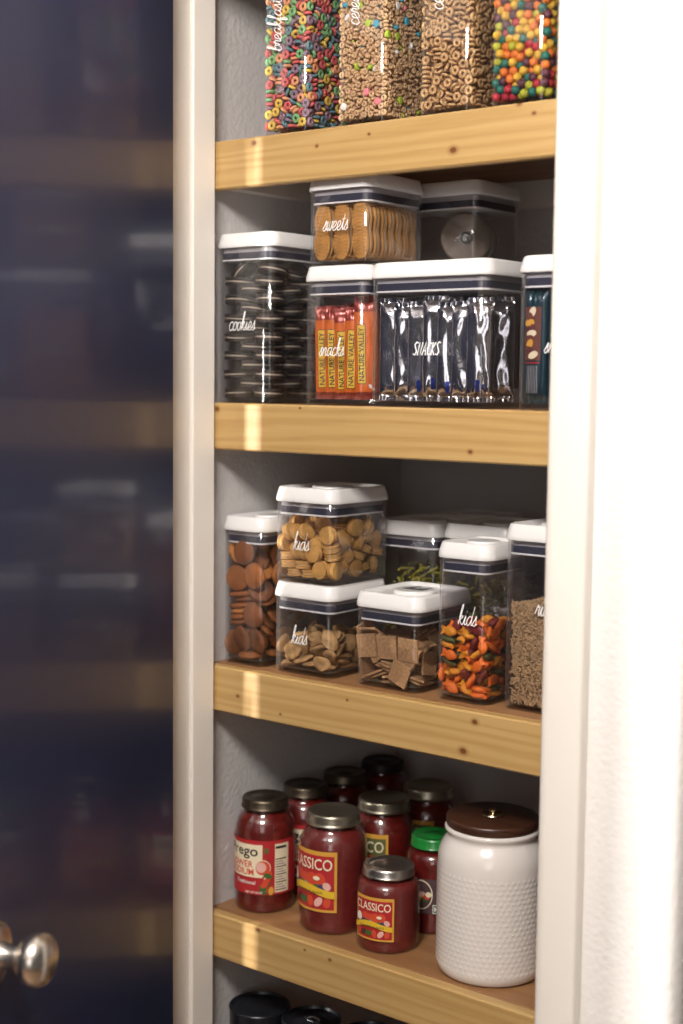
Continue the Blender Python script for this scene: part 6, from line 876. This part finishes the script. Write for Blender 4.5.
def peanut_ring(s_, z, n=30):
    out = []
    for i in range(n):
        a = 2*PI*i/n; y = .0358*math.sin(a)*s_; x = (.0152-.0042*math.exp(-((math.sin(a)*.0335)/.010)**2))
        cx_ = math.cos(a); x = x*(abs(cx_)**.72)*(1 if cx_ >= 0 else -1)*s_
        out.append((x, y, z))
    return out
def m_peanut(mat, z0, z1):
    mb = MB(); d_ = (z1-z0); rings = []
    mb.loft([peanut_ring(.03, z0), peanut_ring(.6, z0), peanut_ring(.94, z0), peanut_ring(1, z0+d_*.3), peanut_ring(1, z0+d_*.7), peanut_ring(.94, z1), peanut_ring(.6, z1), peanut_ring(.03, z1)], mat)
    for k in range(-6, 7):                        # pressed criss-cross ridges of the wafer
        yy = k*.0048; wd_ = .0105
        if abs(yy) > .029: continue
        for sg in (1, -1):
            for fz, zz in ((1, z1), (-1, z0)):
                mb.tube([(-wd_, yy-.003*sg, zz), (wd_, yy+.003*sg, zz)], .0008, mat, 4)
    return mb.mesh('peanut', True, 50)
pn = [m_peanut(M['nutter'], -.0052, -.0014), m_peanut(M['nutter'], .0014, .0052)]
mb = MB(); mb.loft([peanut_ring(.93, -.0014), peanut_ring(.93, .0014)], M['cream']); pc = mb.mesh('filling')
for col in range(3):
    for k in range(7):
        o = thing('peanut_wafer', 'peanut shaped wafer standing on end in the sweets canister', 'cookie', (0, 0, 0), 0, 'upright peanut shaped wafers')
        o.matrix_world = Matrix.Translation((c.x-.0318+col*.0318, c.y-.0500+k*.0160+(.002 if col < 2 else 0), c.z+.0362)) @ Matrix.Rotation(rnd.uniform(-.03, .03), 4, 'Y') @ Matrix.Rotation(PI/2+rnd.uniform(-.02, .02), 4, 'X')
        for nm, me in (('wafer', pn[0]), ('wafer', pn[1]), ('filling', pc)): obj(nm, me, o)
for (x, y, rz) in ((-.032, -.018, 0), (0, -.020, .03), (.032, -.018, -.02)):
    for k in range(1):
        o = thing('peanut_wafer', 'peanut shaped wafer lying flat on top of the upright ones', 'cookie', (c.x+x, c.y+y, c.z+.0780), rz, 'flat peanut shaped wafers')
        for nm, me in (('wafer', pn[0]), ('wafer', pn[1]), ('filling', pc)): obj(nm, me, o)

t, c = container('wide clear canister of silver foil bars, marked snacks in capitals', .2605, .013, S1, .1760, .118, .179, 'SNACKS', .081, .070, .0125)
# silver foil bars
for j in range(2):
    for i in range(7):
        hh = .124+rnd.uniform(-.005, .006)
        mb, fr = packet(.034, hh, .013, 80+i+20*j, .0040, M['foil'], M['foil'], 40, 60, .012, .38)
        x = -.0655+i*.0218; y = -.036+j*.046
        o = thing('foil_bar', ['silver foil wrapped bar in the front row of the wide canister', 'silver foil wrapped bar behind the front row'][j], 'snack bar', (c.x+x, c.y+y, c.z+hh/2+.0005), math.radians(24+rnd.uniform(-2, 2)), ['silver foil bars, front row', 'silver foil bars, back row'][j])
        obj('wrapper', mb, o, angle=70)
        if j == 0 and i in (2, 3, 4, 6):
            lb = MB()
            g = lambda a, b: (lambda q: (q[0], q[1]-.0008, q[2]))(fr(a/.017, b/(hh/2)))
            mapped_patch(lb, M['foil_blue'], g, -.004, .001, -.050, -.036, 5, 10); mapped_patch(lb, M['foil_blue'], g, .003, .006, -.048, -.041, 4, 6)
            obj('blue_print', lb, o)
for i in range(3):
    mb, fr = packet(.034, .118, .011, 130+i, .0015, M['plum'], M['plum'])
    obj_ = obj('snack_bar', mb, None, (c.x-.052+i*.052, c.y+.048, c.z+.076), (0, 0, 0), 60)
    tag(obj_, 'dark plum wrapped bar standing behind the foil bars', 'snack bar', 'plum bars behind the foil bars')

t, c = container('clear canister of teal wrapped nut bars beside the door frame', .4755, .015, S1, .108, .108, .179, 'snacks', .050, .072, .0115)
for i in range(3):
    hh = .136
    mb, fr = packet(.033, hh, .012, 150+i, .0012, M['teal'], M['teal'])
    o = thing('nut_bar', ['teal wrapped nut bar showing its nut picture', 'teal wrapped nut bar showing its nut picture', 'teal wrapped nut bar showing its nut picture'][i], 'snack bar', (c.x-.0345+i*.034, c.y-.040, c.z+hh/2+.0005), math.radians(4), 'teal nut bars')
    obj('wrapper', mb, o, angle=60)
    lb = MB()
    g = lambda off: (lambda a, b: (lambda q: (q[0], q[1]-off, q[2]))(fr(max(-1, min(1, a/.0165)), b/(hh/2))))
    mapped_patch(lb, M['nutbrown'], g(.0004), -.011, .009, -.018, .044, 6, 20)
    for k in range(9):
        mapped_ell(lb, [M['creaml'], M['nutbrown'], M['gold'], M['maroon']][k % 4], g(.0007+.0001*k), rnd.uniform(-.006, .004), .038-k*.0062, .0066, .0042, 10, rnd.uniform(0, 3))
    mapped_patch(lb, M['red'], g(.0007), -.010, .008, -.0215, -.020, 6, 1)
    for k in range(7): mapped_patch(lb, M['grey'], g(.0006), -.008+k*.0021, -.0071+k*.0021, -.056, -.024, 1, 10)
    obj('picture_panel', lb, o)
for i in range(3):
    mb, fr = packet(.033, .13, .012, 160+i, .0012, M['teal'], M['teal'])
    tag(obj('nut_bar', mb, None, (c.x-.0345+i*.034, c.y, c.z+.0655), (0, 0, .05), 60), 'teal wrapped nut bar behind the front ones', 'snack bar', 'teal nut bars, back row')

# behind: another stack, its top canister holds ring cookies
yb = .160
container('clear canister hidden behind the wide snack canister', .218, yb, S1, .108, .112, .179, group='canisters behind the snack canisters')
t, c = container('shadowed canister of ring shaped cookies on the rear stack', .218, yb, S1+.1792, .108, .112, .1165, group='canisters behind the snack canisters')
mb = MB(); n = 40
mb.lathe([(.0045, -.003), (.010, -.0036), (.030, -.0038), (.0335, -.002), (.0340, 0), (.0335, .002), (.030, .0036), (.010, .0034), (.0045, .0028)], M['ringcookie'], 40, loop=True)
rk = mb.mesh('ring_cookie', True, 60)
mb = MB(); mb.lathe([(.0085, .0030), (.0085, .0040), (.0070, .0044), (.0050, .0040), (.0050, .0028)], M['ringdark'], 28, loop=True); rk2 = mb.mesh('choc', True, 60)
for (x, y, z, rx, rz) in ((.014, -.022, .0365, 84, 42), (.013, -.006, .0365, 84, 42), (.004, .008, .0360, 84, 42), (-.005, .022, .0360, 84, 42)):
    o = thing('ring_cookie', 'grey brown ring cookie with a small centre hole, in the rear canister', 'cookie', (0, 0, 0), 0, 'ring cookies')
    o.matrix_world = Matrix.Translation((c.x+x, c.y+y, c.z+z)) @ Matrix.Rotation(math.radians(rz), 4, 'Z') @ Matrix.Rotation(math.radians(rx), 4, 'X')
    obj('biscuit', rk, o); obj('chocolate_ring', rk2, o)

# ================================================================== SHELF 3
KY = .028
def scatter(key, c, builder, zmax=9, mirror=False):
    for i, p in enumerate(poses(key)):
        if p[2] > zmax: continue
        Mx = Matrix.Translation(c) @ eul(p)
        builder(i, Mx)
t, c = container('tall clear canister of round ginger cookies against the left wall', -.004, KY, S2, .078, .118, .207)
gm = [m_disc(M[('ginger', 'ginger_light', 'ginger_dark')[s_]], .0185, .0072, 26, .5, .0016, .03, s_).mesh('ginger', True, 60) for s_ in range(3)]
scatter('ginger', c, lambda i, Mx: place('ginger_cookie', gm[i % 3], Mx, 'round orange brown cookie in the tall canister by the wall', 'cookie', 'round ginger cookies'), .150)
t, c = container('low clear canister of toasted cereal flakes, marked kids, under another', .091, KY, S2, .104, .128, .124, 'kids', .040, .048, .0125)
fm = [m_flake(M['flake'], s_) for s_ in range(6)]
scatter('flake', c, lambda i, Mx: place('cereal_flake', fm[i % 6], Mx, 'irregular toasted cereal flake in the low kids canister', 'cereal', 'toasted cereal flakes'))
t, c = container('clear canister of mini sandwich crackers, marked kids, topmost of its stack', .092, KY, S2+.1242, .104, .128, .1290, 'kids', .041, .051, .0125)
def cracker(z0, z1):
    mb = MB(); n = 32
    mb.loft([[(.0122*a*(1+.022*math.sin(i*PI*.5*2)*a)*math.cos(2*PI*i/n), .0122*a*(1+.022*math.sin(i*PI)*a)*math.sin(2*PI*i/n), z) for i in range(n)] for a, z in ((.03, z0), (.6, z0), (.95, z0+.0005), (1, (z0+z1)/2), (.95, z1-.0005), (.6, z1), (.03, z1))], M['ritz'])
    for k in range(5):
        a = 2*PI*k/5; mb.lathe([(.0006, z1+.0001), (.0006, z1+.0004)], M['filling'], 6, Matrix.Translation((.006*math.cos(a), .006*math.sin(a), 0)))
    return mb.mesh('cracker', True, 50)
r1, r2 = cracker(-.0051, -.0012), cracker(.0012, .0051)
rf = m_disc(M['filling'], .0112, .0026, 20, .1).mesh('filling', True, 50)
def ritzb(i, Mx):
    o = thing('sandwich_cracker', 'golden round mini sandwich cracker in the upper kids canister', 'cracker', (0, 0, 0), 0, 'mini sandwich crackers'); o.matrix_world = Mx
    obj('cracker', r1, o); obj('cracker', r2, o); obj('filling', rf, o)
scatter('ritz', c, ritzb, .083)
t, c = container('low clear canister of square wheat crackers', .229, .031, S2, .104, .128, .124, logo=True)
wm = [m_square(M['wheat'], s_) for s_ in range(5)]
scatter('wheat', c, lambda i, Mx: place('wheat_cracker', wm[i % 5], Mx @ Matrix.Rotation(rnd.uniform(-.45, .45), 4, 'Z') @ Matrix.Rotation(rnd.uniform(-.10, .10), 4, 'X'), 'square brown wheat cracker in the low canister without lettering on its side', 'cracker', 'square wheat crackers'), .088)
t, c = container('narrow tall canister of coloured fish crackers, marked kids', .3575, .030, S2, .078, .098, .199, 'kids', .040, .104, .0125)
fms = [('orange', m_fish(M['fo'])), ('yellow', m_fish(M['fy'])), ('green', m_fish(M['fg'])), ('dark red', m_fish(M['fr']))]
def fishb(i, Mx):
    k = rnd.choices(range(4), [1.2, 1, .55, .5])[0]
    place('fish_cracker', fms[k][1], Mx, fms[k][0]+' fish shaped cracker in the narrow kids canister', 'cracker', fms[k][0]+' fish crackers')
scatter('fish', c, fishb, .090)
t, c = container('clear canister of brown rice beside the door frame', .4495, .040, S2, .108, .108, .227, 'rice', .0500, .125, .0125)
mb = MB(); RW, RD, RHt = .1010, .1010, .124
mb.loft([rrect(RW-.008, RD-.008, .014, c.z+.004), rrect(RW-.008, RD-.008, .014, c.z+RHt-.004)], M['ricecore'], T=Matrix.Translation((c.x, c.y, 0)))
g8 = [(.0034*math.cos(a)*s_, .00115*s2, .00115*s3) for a, s_, s2, s3 in ((0, 1, 0, 0), (PI, 1, 0, 0))]
def grain(Mx):
    L_, r_ = .0028, .0010
    vs = [(-L_, 0, 0)]+[(x, r_*k*math.cos(PI*j/2.5), r_*k*math.sin(PI*j/2.5)) for x, k in ((-L_*.55, .9), (L_*.55, .9)) for j in range(5)]+[(L_, 0, 0)]
    fs = [(0, 1+(j+1) % 5, 1+j) for j in range(5)]+[(1+j, 1+(j+1) % 5, 6+(j+1) % 5, 6+j) for j in range(5)]+[(11, 6+j, 6+(j+1) % 5) for j in range(5)]
    mb.add(vs, fs, M['rice'], Mx)
gr = random.Random(5)
for k in range(5200):
    f = k % 5; q = gr.uniform(.0012, .0035)
    a, b = gr.uniform(-1, 1), gr.random()
    lim = RW/2-.0075
    if f < 2: P = (a*lim, -RD/2+q, b*RHt); ax = 'XZ'
    elif f < 4: P = (RW/2-q, a*lim, b*RHt); ax = 'YZ'
    else: P = (a*lim*1.1, gr.uniform(-1, 1)*lim*1.1, RHt-.004+gr.uniform(0, .0035)+.004*math.cos(a*3)); ax = 'XY'
    th_ = gr.uniform(0, PI); tl = gr.uniform(-.5, .5)
    if ax == 'XZ': R3 = Euler((0, th_, tl)).to_matrix()
    elif ax == 'YZ': R3 = Euler((0, th_, PI/2+tl)).to_matrix()
    else: R3 = Euler((0, tl, th_)).to_matrix()
    grain(Matrix.Translation(Vector((c.x, c.y, c.z+.001))+Vector(P)) @ R3.to_4x4())
me = bpy.data.meshes.new('rice'); me.from_pydata(mb.v, [], mb.f)
for m in mb.mats: me.materials.append(m)
me.polygons.foreach_set('material_index', mb.m); me.polygons.foreach_set('use_smooth', [True]*len(me.polygons)); me.update()
o = bpy.data.objects.new('brown_rice', me); C.objects.link(o); tag(o, 'brown rice filling the canister beside the door frame', 'rice', None, 'stuff')

# rear row of canisters on the third shelf
def noodles(c, w, d, h, n, seed, label):
    R_ = random.Random(seed); mb = MB()
    for k in range(n):
        x, y, z = R_.uniform(-1, 1)*(w/2-.014), R_.uniform(-1, 1)*(d/2-.014), .006+R_.random()*h*(1+.2*math.sin(9*k))
        mb.tube([(-.008, 0, 0), (-.003, .001, 0), (.003, -.001, 0), (.008, 0, 0)], .0022, M['pasta'], 5, Matrix.Translation((c.x+x, c.y+y, c.z+z)) @ Euler((R_.uniform(-1, 1), R_.uniform(-1, 1), R_.uniform(0, 6))).to_matrix().to_4x4())
    o = obj('dried_pasta', mb, angle=80); tag(o, label, 'pasta', None, 'stuff')
t, c = container('shadowed clear canister of green pasta behind the wheat crackers', .160, .165, S2, .108, .108, .204, group='canisters at the back of the third shelf')
noodles(c, .108, .108, .105, 520, 1, 'green and yellow dried pasta in the canister behind the wheat crackers')
t, c = container('shadowed clear canister directly behind the fish crackers', .285, .150, S2, .108, .140, .208, group='canisters at the back of the third shelf')
noodles(c, .108, .140, .10, 620, 2, 'green and yellow dried pasta in the canister behind the fish crackers')
container('rear clear canister behind the green pasta canister', .165, .285, S2, .108, .108, .204, group='canisters at the back of the third shelf')
container('rear clear canister in the dark corner behind the rice', .420, .200, S2, .150, .150, .212, group='canisters at the back of the third shelf')

# ================================================================== SHELF 4: jars
def cyl(r, off=0.): return lambda s_, z: ((r+off)*math.cos(s_/r), (r+off)*math.sin(s_/r), z)
def jar(label, x, y, r, h, lidm, rl, lh, style, sauce='sauce', neck=None, group='jars of red sauce', two=False):
    t = thing('sauce_jar', label, 'jar', (x, y, S3), 0, group)
    nr = rl-.0035; hs = h-lh
    zsh = hs-.030 if h > .14 else hs-.020
    prof = [(.0001, .003), (r*.80, .002), (r*.88, 0), (r*.95, .0015), (r*.99, .006), (r, .012), (r*.993, .018), (r*.993, zsh-.004), (r*.985, zsh+.002), (r*.93, zsh+.012), (r*.83, zsh+.020 if h > .14 else zsh+.014), (nr, hs-.004), (nr, hs+.003), (nr-.002, hs+.004)]
    mb = MB(); mb.lathe(prof, M['glass'], 56, cap0=False, cap1=False); obj('glass', mb, t, angle=60)
    mb = MB(); pp = [(max(.0001, a-.0022), b+(.003 if k < 3 else 0)) for k, (a, b) in enumerate(prof[:12])]; pp.append((.0001, pp[-1][1]))
    mb.lathe(pp, M[sauce], 56, cap0=False, cap1=False); obj('sauce', mb, t, angle=60)
    mb = MB(); z0 = h-lh
    if two:   # flat lid with a screw band
        lp = [(rl-.003, z0+.001), (rl+.0012, z0), (rl+.0018, z0+.0016), (rl+.0006, z0+.003), (rl, z0+.005), (rl, h-.0042), (rl-.0006, h-.0018), (rl-.002, h-.0006), (rl-.004, h), (rl-.0065, h-.0008), (rl-.008, h-.0016), (.0001, h-.0014)]
    else:
        lp = [(rl-.002, z0+.001), (rl+.0007, z0), (rl+.0010, z0+.0015), (rl, z0+.0028), (rl, h-.0035), (rl-.0006, h-.0014), (rl-.0022, h), (rl-.0055, h), (rl-.0075, h-.0014), (rl*.45, h-.0016), (rl*.42, h-.0009), (.0001, h-.0009)]
    mb.lathe(lp, M[lidm], 60, cap0=False, cap1=False); obj('lid', mb, t, angle=40)
    lb = MB(); R = r*.993
    L = lambda a0, off: (lambda s_, z: ((R+off)*math.cos(a0+s_/R), (R+off)*math.sin(a0+s_/R), z))
    if style and style[0] == 'classico':
        a1 = math.radians(style[1]); olive = style[2]; zc, hh = style[3], style[4]
        w_ = hh*2*1.04; a0 = a1-w_/R/2
        f = L(a0, .0004)
        mapped_patch(lb, M['gold'], f, -w_/2, w_/2, zc-hh, zc+hh, 30, 2)
        b_ = hh*.09
        mapped_patch(lb, M['olive' if olive else 'red'], L(a0, .0006), -w_/2+b_, w_/2-b_, zc-hh+b_, zc+hh-b_*1.6, 30, 2)
        rr_ = random.Random(3)
        for k in range(5): mapped_ell(lb, M['tomato'], L(a0, .0008+.0001*k), -w_*.30+k*w_*.13, zc+hh*.02+rr_.uniform(-.1, .12)*hh, hh*.21, hh*.24)
        for k in range(9): mapped_ell(lb, M[['leaf', 'olive', 'violet', 'leaf', 'grey', 'tomato', 'leaf', 'violet', 'pinkl'][k]], L(a0, .0013+.0001*k), -w_*.36+k*w_*.088, zc-hh*(.12+.12*rr_.random()), hh*.15, hh*.12, 12, rr_.uniform(0, 3))
        mapped_ell(lb, M['white'], L(a0, .0023), -w_*.33, zc+hh*.02, hh*.17, hh*.2)
        mapped_ell(lb, M['creaml'], L(a0, .0024), w_*.18, zc+hh*.12, hh*.12, hh*.07)
        for k in range(6): mapped_ell(lb, M[['tomato', 'maroon', 'leaf', 'tomato', 'pinkl', 'tomato'][k]], L(a0, .0014+.0001*k), -w_*.35+k*w_*.14, zc-hh*.66, hh*.19, hh*.12, 12, rr_.uniform(0, 2))
        # waving yellow banner
        g = L(a0, .0026); n = 24
        vs = []; fs = []
        for i in range(n+1):
            u = i/n; s_ = -w_*.46+u*w_*.92; zz = zc-hh*.36-hh*.13*math.sin(u*PI*1.6+2.6)+u*hh*.08
            vs += [g(s_, zz-hh*.12), g(s_, zz+hh*.12)]
        for i in range(n): fs.append((2*i, 2*i+2, 2*i+3, 2*i+1))
        lb.add(vs, fs, M['yellow'])
        mapped_text(lb, 'CLASSICO', M['creaml'], L(a0, .0012), -w_*.015, zc+hh*.57, w_*.88, hh*.38)
        mapped_text(lb, 'TOMATO & BASIL', M['olive'], L(a0, .0029), 0, zc-hh*.34, w_*.6, hh*.08)
    if style and style[0] == 'prego':
        a0 = math.radians(style[1]); z1, z2 = .028, .102        # a0: where the cream field ends on the right
        rr_ = random.Random(8)
        mapped_patch(lb, M['red'], L(a0, .0003), -.110, .075, z1, z2+.004, 60, 2)
        mapped_patch(lb, M['creaml'], L(a0, .0006), -.062, 0, z1+.025, z2-.002, 24, 2)
        mapped_ell(lb, M['creaml'], L(a0, .00055), .000, z1+.039, .0118, .0118)
        mapped_ell(lb, M['tomato'], L(a0, .0007), +.0005, z1+.039, .0103, .0103)
        mapped_ell(lb, M['pinkl'], L(a0, .0008), -.002, z1+.040, .0075, .0075)
        mapped_text(lb, 'Prego', M['black'], L(a0, .001), -.0325, z2-.0135, .052, .0190)
        mapped_text(lb, 'LOWER', M['tomato'], L(a0, .001), -.0345, z1+.0435, .042, .0095)
        mapped_text(lb, 'SODIUM', M['tomato'], L(a0, .001), -.0345, z1+.0325, .044, .0095)
        mapped_text(lb, 'Traditional', M['white'], L(a0, .001), -.026, z1+.0175, .032, .0055)
        for k in range(10): mapped_ell(lb, M[['leaf', 'tomato', 'leaf', 'creaml', 'tomato', 'gold', 'leaf', 'tomato', 'tomato', 'leaf'][k]], L(a0, .0009+.0001*k), .001+.0022*(k % 6), z1+.006+.0055*(k % 5)+rr_.uniform(-.002, .003), .0062, .0038, 12, rr_.uniform(0, 3))
        mapped_ell(lb, M['olive'], L(a0, .0011), .0055, z2-.010, .0035, .0045)
        mapped_text(lb, 'NET WT 24 OZ', M['white'], L(a0, .0022), -.012, z1+.004, .024, .003)
        mapped_patch(lb, M['creaml'], L(a0, .0006), .0175, .040, z1+.003, z2-.001, 14, 2)
        mapped_patch(lb, M['black'], L(a0, .0008), .0185, .036, z2-.008, z2-.0045, 8, 1)
        for k in range(13): mapped_patch(lb, M['grey' if k % 3 else 'black'], L(a0, .0008), .0185, .036-(k % 3)*.003, z1+.006+k*.0037, z1+.0075+k*.0037, 8, 1)
    if style and style[0] == 'green':
        a0 = math.radians(style[1])
        mapped_patch(lb, M['label_dusk'], L(a0, .0003), -.050, .030, .030, .078, 40, 2)
        mapped_ell(lb, M['creaml'], L(a0, .0005), -.016, .056, .0165, .0205, 30); mapped_ell(lb, M['label_dusk'], L(a0, .0006), -.016, .056, .0150, .0190, 30)
        for k in range(6): mapped_ell(lb, M[['tomato', 'gold', 'pinkl', 'leaf', 'tomato', 'creaml'][k]], L(a0, .0008+.0001*k), -.020+.003*k, .050+.0035*(k % 3), .0045, .0038, 12)
        mapped_patch(lb, M['white'], L(a0, .0006), .0005, .0105, .031, .043, 6, 1); mapped_patch(lb, M['leaf'], L(a0, .0007), .0015, .0095, .032, .042, 6, 1)
        mapped_text(lb, 'M', M['white'], L(a0, .0009), .0055, .037, .0055, .0065)
        mapped_patch(lb, M['white'], L(a0, .0006), .0170, .0200, .031, .077, 3, 1)
    if lb.v: obj('label', lb, t, angle=80)
    return t
G1 = 'wide shouldered jars of red sauce'
jar('bronze lidded jar of red sauce with a cream and red label, nearest the left wall', .0335, .073, .0435, .159, 'lidbronze', .0330, .0145, ('prego', -53))
jar('bronze lidded red sauce jar standing second from the front along the left wall', .0335, .164, .0425, .157, 'lidbronze', .0325, .0145, ('prego', -52+14))
jar('dark lidded red sauce jar, third from the front along the left wall', .0365, .254, .0425, .157, 'lidbronze', .0325, .0145, ('prego', -50))
jar('rearmost dark lidded red sauce jar near the back wall', .0410, .344, .0425, .157, 'liddark', .0330, .0145, ('prego', -50))
jar('large jar of red sauce with pale gold lid and gold framed label, front row', .1555, .077, .0475, .162, 'lidgold', .0365, .0165, ('classico', -52+7, False, .0745, .0420), 'sauce_pale', two=True)
jar('gold lidded red sauce jar with an olive label, behind the large front jar', .1655, .179, .0445, .159, 'lidgold', .0365, .0165, ('classico', -52+8, True, .0745, .0420), two=True)
jar('gold lidded dark red sauce jar at the rear behind the green lidded one', .1790, .272, .0445, .159, 'lidgold', .0365, .0165, ('classico', -52+8, True, .0745, .0420), two=True)
jar('small jar of red sauce with silver lid, foremost in front of the green lidded jar', .2555, .070, .0428, .110, 'lidsilver', .0345, .0125, ('classico', -53+10, False, .0470, .0290), 'sauce_pale')
jar('green lidded jar of red sauce beside the white canister', .2665, .161, .0390, .130, 'lidgreen', .0320, .0145, ('green', -58))

# white dimpled ceramic canister
cx, cy = .4050, .0885
t = thing('ceramic_canister', 'white ceramic canister with raised dots and a dark wooden lid', 'canister', (cx, cy, S3), 0)
nA, R0 = 336, .0695
prof = [(.0001, .004), (.052, .003), (.058, 0), (.0635, .0010), (.0672, .0045), (.0688, .010)]
z = .013
while z < .137: prof.append((R0, z)); z += .0012
prof += [(R0, .1400), (.0690, .150), (.0675, .158), (.0645, .1655), (.0608, .1715), (.0583, .1750), (.0575, .1775), (.0580, .1805), (.0600, .1830), (.0610, .1850), (.0608, .1875), (.0590, .1890), (.0001, .1890)]
mb = MB(); rings = []
ncell = 56; dz = .0066
for r_, z_ in prof:
    ring = []
    for i in range(nA):
        a = 2*PI*i/nA; bump = 0
        if .013 <= z_ < .137:
            row = (z_-.0125)/dz; rw = math.floor(row); fz = row-rw-.5; fa = (a/(2*PI)*ncell+.5*(rw % 2)) % 1-.5
            d2 = (fz*dz)**2+(fa*2*PI*R0/ncell)**2
            bump = .0010*max(0, 1-d2/.0017**2)
        ring.append(((r_+bump)*math.cos(a), (r_+bump)*math.sin(a), z_))
    rings.append(ring)
mb.loft(rings, M['ceramic'], False, False); obj('body', mb, t, angle=60)
mb = MB(); mb.lathe([(.0001, .1892), (.055, .1892), (.0585, .1900), (.0595, .1920), (.0595, .1985), (.0587, .2005), (.0570, .2013), (.0001, .2013)], M['walnut'], 72, cap0=False, cap1=False)
ld = obj('lid', mb, t, angle=45)
mb = MB(); mb.lathe([(.0001, 0.2014), (.0135, 0.2014), (.0145, 0.2024), (.0138, 0.2036), (.0120, 0.2028), (.0100, 0.2020), (.004, 0.2019), (.0032, 0.2035), (.0036, 0.2057), (.0052, 0.2069), (.0050, 0.2088), (.0030, 0.2097), (.0001, 0.2099)], M['brass'], 40, cap0=False, cap1=False); obj('knob', mb, ld, angle=50)
mb = MB(); mb.tube([(.0688, .0100, .070), (.0725, .0100, .075), (.0740, .0100, .085), (.0740, .0100, .115), (.0725, .0100, .125), (.0688, .0100, .130)], .0016, M['steel'], 8)
o = obj('side_handle', mb, t); o.rotation_euler = (0, 0, math.radians(12))

# ================================================================== SHELF 5: dark tins just in view
def tin(label, x, y, r, h, mat, extra=None):
    t = thing('food_tin', label, 'tin', (x, y, S4), 0, 'dark tins on the lowest shelf')
    mb = MB(); mb.lathe([(.0001, .001), (r-.002, .001), (r, 0), (r+.0008, .002), (r, .004), (r, h-.005), (r+.0010, h-.003), (r+.0012, h-.001), (r+.0004, h), (r-.0010, h), (r-.0022, h-.0035), (r-.006, h-.0042)], mat, 60, cap0=False, cap1=False); obj('can', mb, t, angle=40)
    mb = MB(); mb.lathe([(r-.0058, h-.0042), (r-.010, h-.0034), (r-.013, h-.0042), (r-.022, h-.0042), (r-.024, h-.0036), (.0001, h-.0036)], mat, 60, cap0=False, cap1=False); lid_ = obj('lid', mb, t, angle=40)
    return t, lid_
tin('black round tin nearest the left wall on the lowest shelf', .035, .062, .043, .204, M['gloss_black'])
t, l_ = tin('black pull tab tin, second from the wall on the lowest shelf', .122, .074, .041, .204, M['gloss_black'])
mb = MB(); mb.tube([(-.012, 0, .2018), (-.002, .006, .2035), (.010, .005, .2035), (.013, 0, .2035), (.010, -.005, .2035), (-.002, -.006, .2035), (-.012, 0, .2018)], .0014, M['steel'], 6); obj('pull_tab', mb, l_)
tt, l_ = tin('tin with a grey and plum label, third from the wall on the lowest shelf', .208, .094, .040, .200, M['gloss_black'])
lb = MB(); f = lambda s_, z: (.0406*math.cos(s_/.04), .0406*math.sin(s_/.04), z)
mapped_patch(lb, M['maroon'], f, -.125, .125, .02, .185, 80, 2); f2 = lambda s_, z: (.0409*math.cos(s_/.04), .0409*math.sin(s_/.04), z)
mapped_patch(lb, M['grey'], f2, -.060, -.030, .140, .185, 12, 2); obj('label', lb, tt)

# ------------------------------------------------------------------ knob placement
K = Matrix.Translation((knob_s, .012+DT, KZ)) @ Matrix.Rotation(-PI/2, 4, 'X')
kn.matrix_local = K

# ------------------------------------------------------------------ lights
def area(name, loc, target, sx, sy, power, col):
    l = bpy.data.lights.new(name, 'AREA'); l.shape = 'RECTANGLE'; l.size = sx; l.size_y = sy; l.energy = power; l.color = col
    o = bpy.data.objects.new(name, l); C.objects.link(o); o.location = loc
    o.rotation_euler = (Vector(target)-Vector(loc)).to_track_quat('-Z', 'Y').to_euler(); return o
area('hall_ceiling_lamp', (.80, -1.25, 2.39), (.3, 0, 1.25), .50, .50, 31, (1, .955, .90))
area('hall_window_light', (2.1, -3.4, 1.65), (.4, 0, 1.3), 1.0, 1.5, 7, (1, .97, .95))
area('far_window_light', (-1.60, -2.9, 1.35), (.060, 0, 1.3), .24, 1.7, 100, (1, .97, .90))
W = bpy.data.worlds.new('hall_daylight'); bpy.context.scene.world = W; W.use_nodes = True
W.node_tree.nodes['Background'].inputs[0].default_value = (1., .93, .87, 1); W.node_tree.nodes['Background'].inputs[1].default_value = .05

# ------------------------------------------------------------------ camera
cam = bpy.data.cameras.new('camera'); co = bpy.data.objects.new('camera', cam); C.objects.link(co)
P0 = (1.34815868, -1.42994035, 1.49346579); yaw, pit, rol, F = .666288772, .0923663096, .0109617252, 1429.76247
cy_, sy_, cp_, sp_ = math.cos(yaw), math.sin(yaw), math.cos(pit), math.sin(pit)
fw = Vector((-sy_*cp_, cy_*cp_, -sp_)); r_ = Vector((cy_, sy_, 0)); u_ = r_.cross(fw)
r2 = r_*math.cos(rol)+u_*math.sin(rol); u2 = -r_*math.sin(rol)+u_*math.cos(rol)
co.matrix_world = Matrix(((r2.x, u2.x, -fw.x, P0[0]), (r2.y, u2.y, -fw.y, P0[1]), (r2.z, u2.z, -fw.z, P0[2]), (0, 0, 0, 1)))
cam.sensor_fit = 'VERTICAL'; cam.sensor_height = 36; cam.lens = F/1024*36; cam.clip_start = .05
cam.dof.use_dof = True; cam.dof.focus_distance = 1.80; cam.dof.aperture_fstop = 2.8
sc = bpy.context.scene; sc.camera = co
sc.view_settings.view_transform = 'Standard'; sc.view_settings.look = 'None'; sc.view_settings.exposure = .84; sc.view_settings.gamma = 1; sc.view_settings.use_curve_mapping = False
sc.cycles.transparent_max_bounces = 48; sc.cycles.max_bounces = 8; sc.cycles.glossy_bounces = 5; sc.cycles.diffuse_bounces = 5; sc.cycles.use_denoising = True; sc.cycles.sample_clamp_indirect = 6
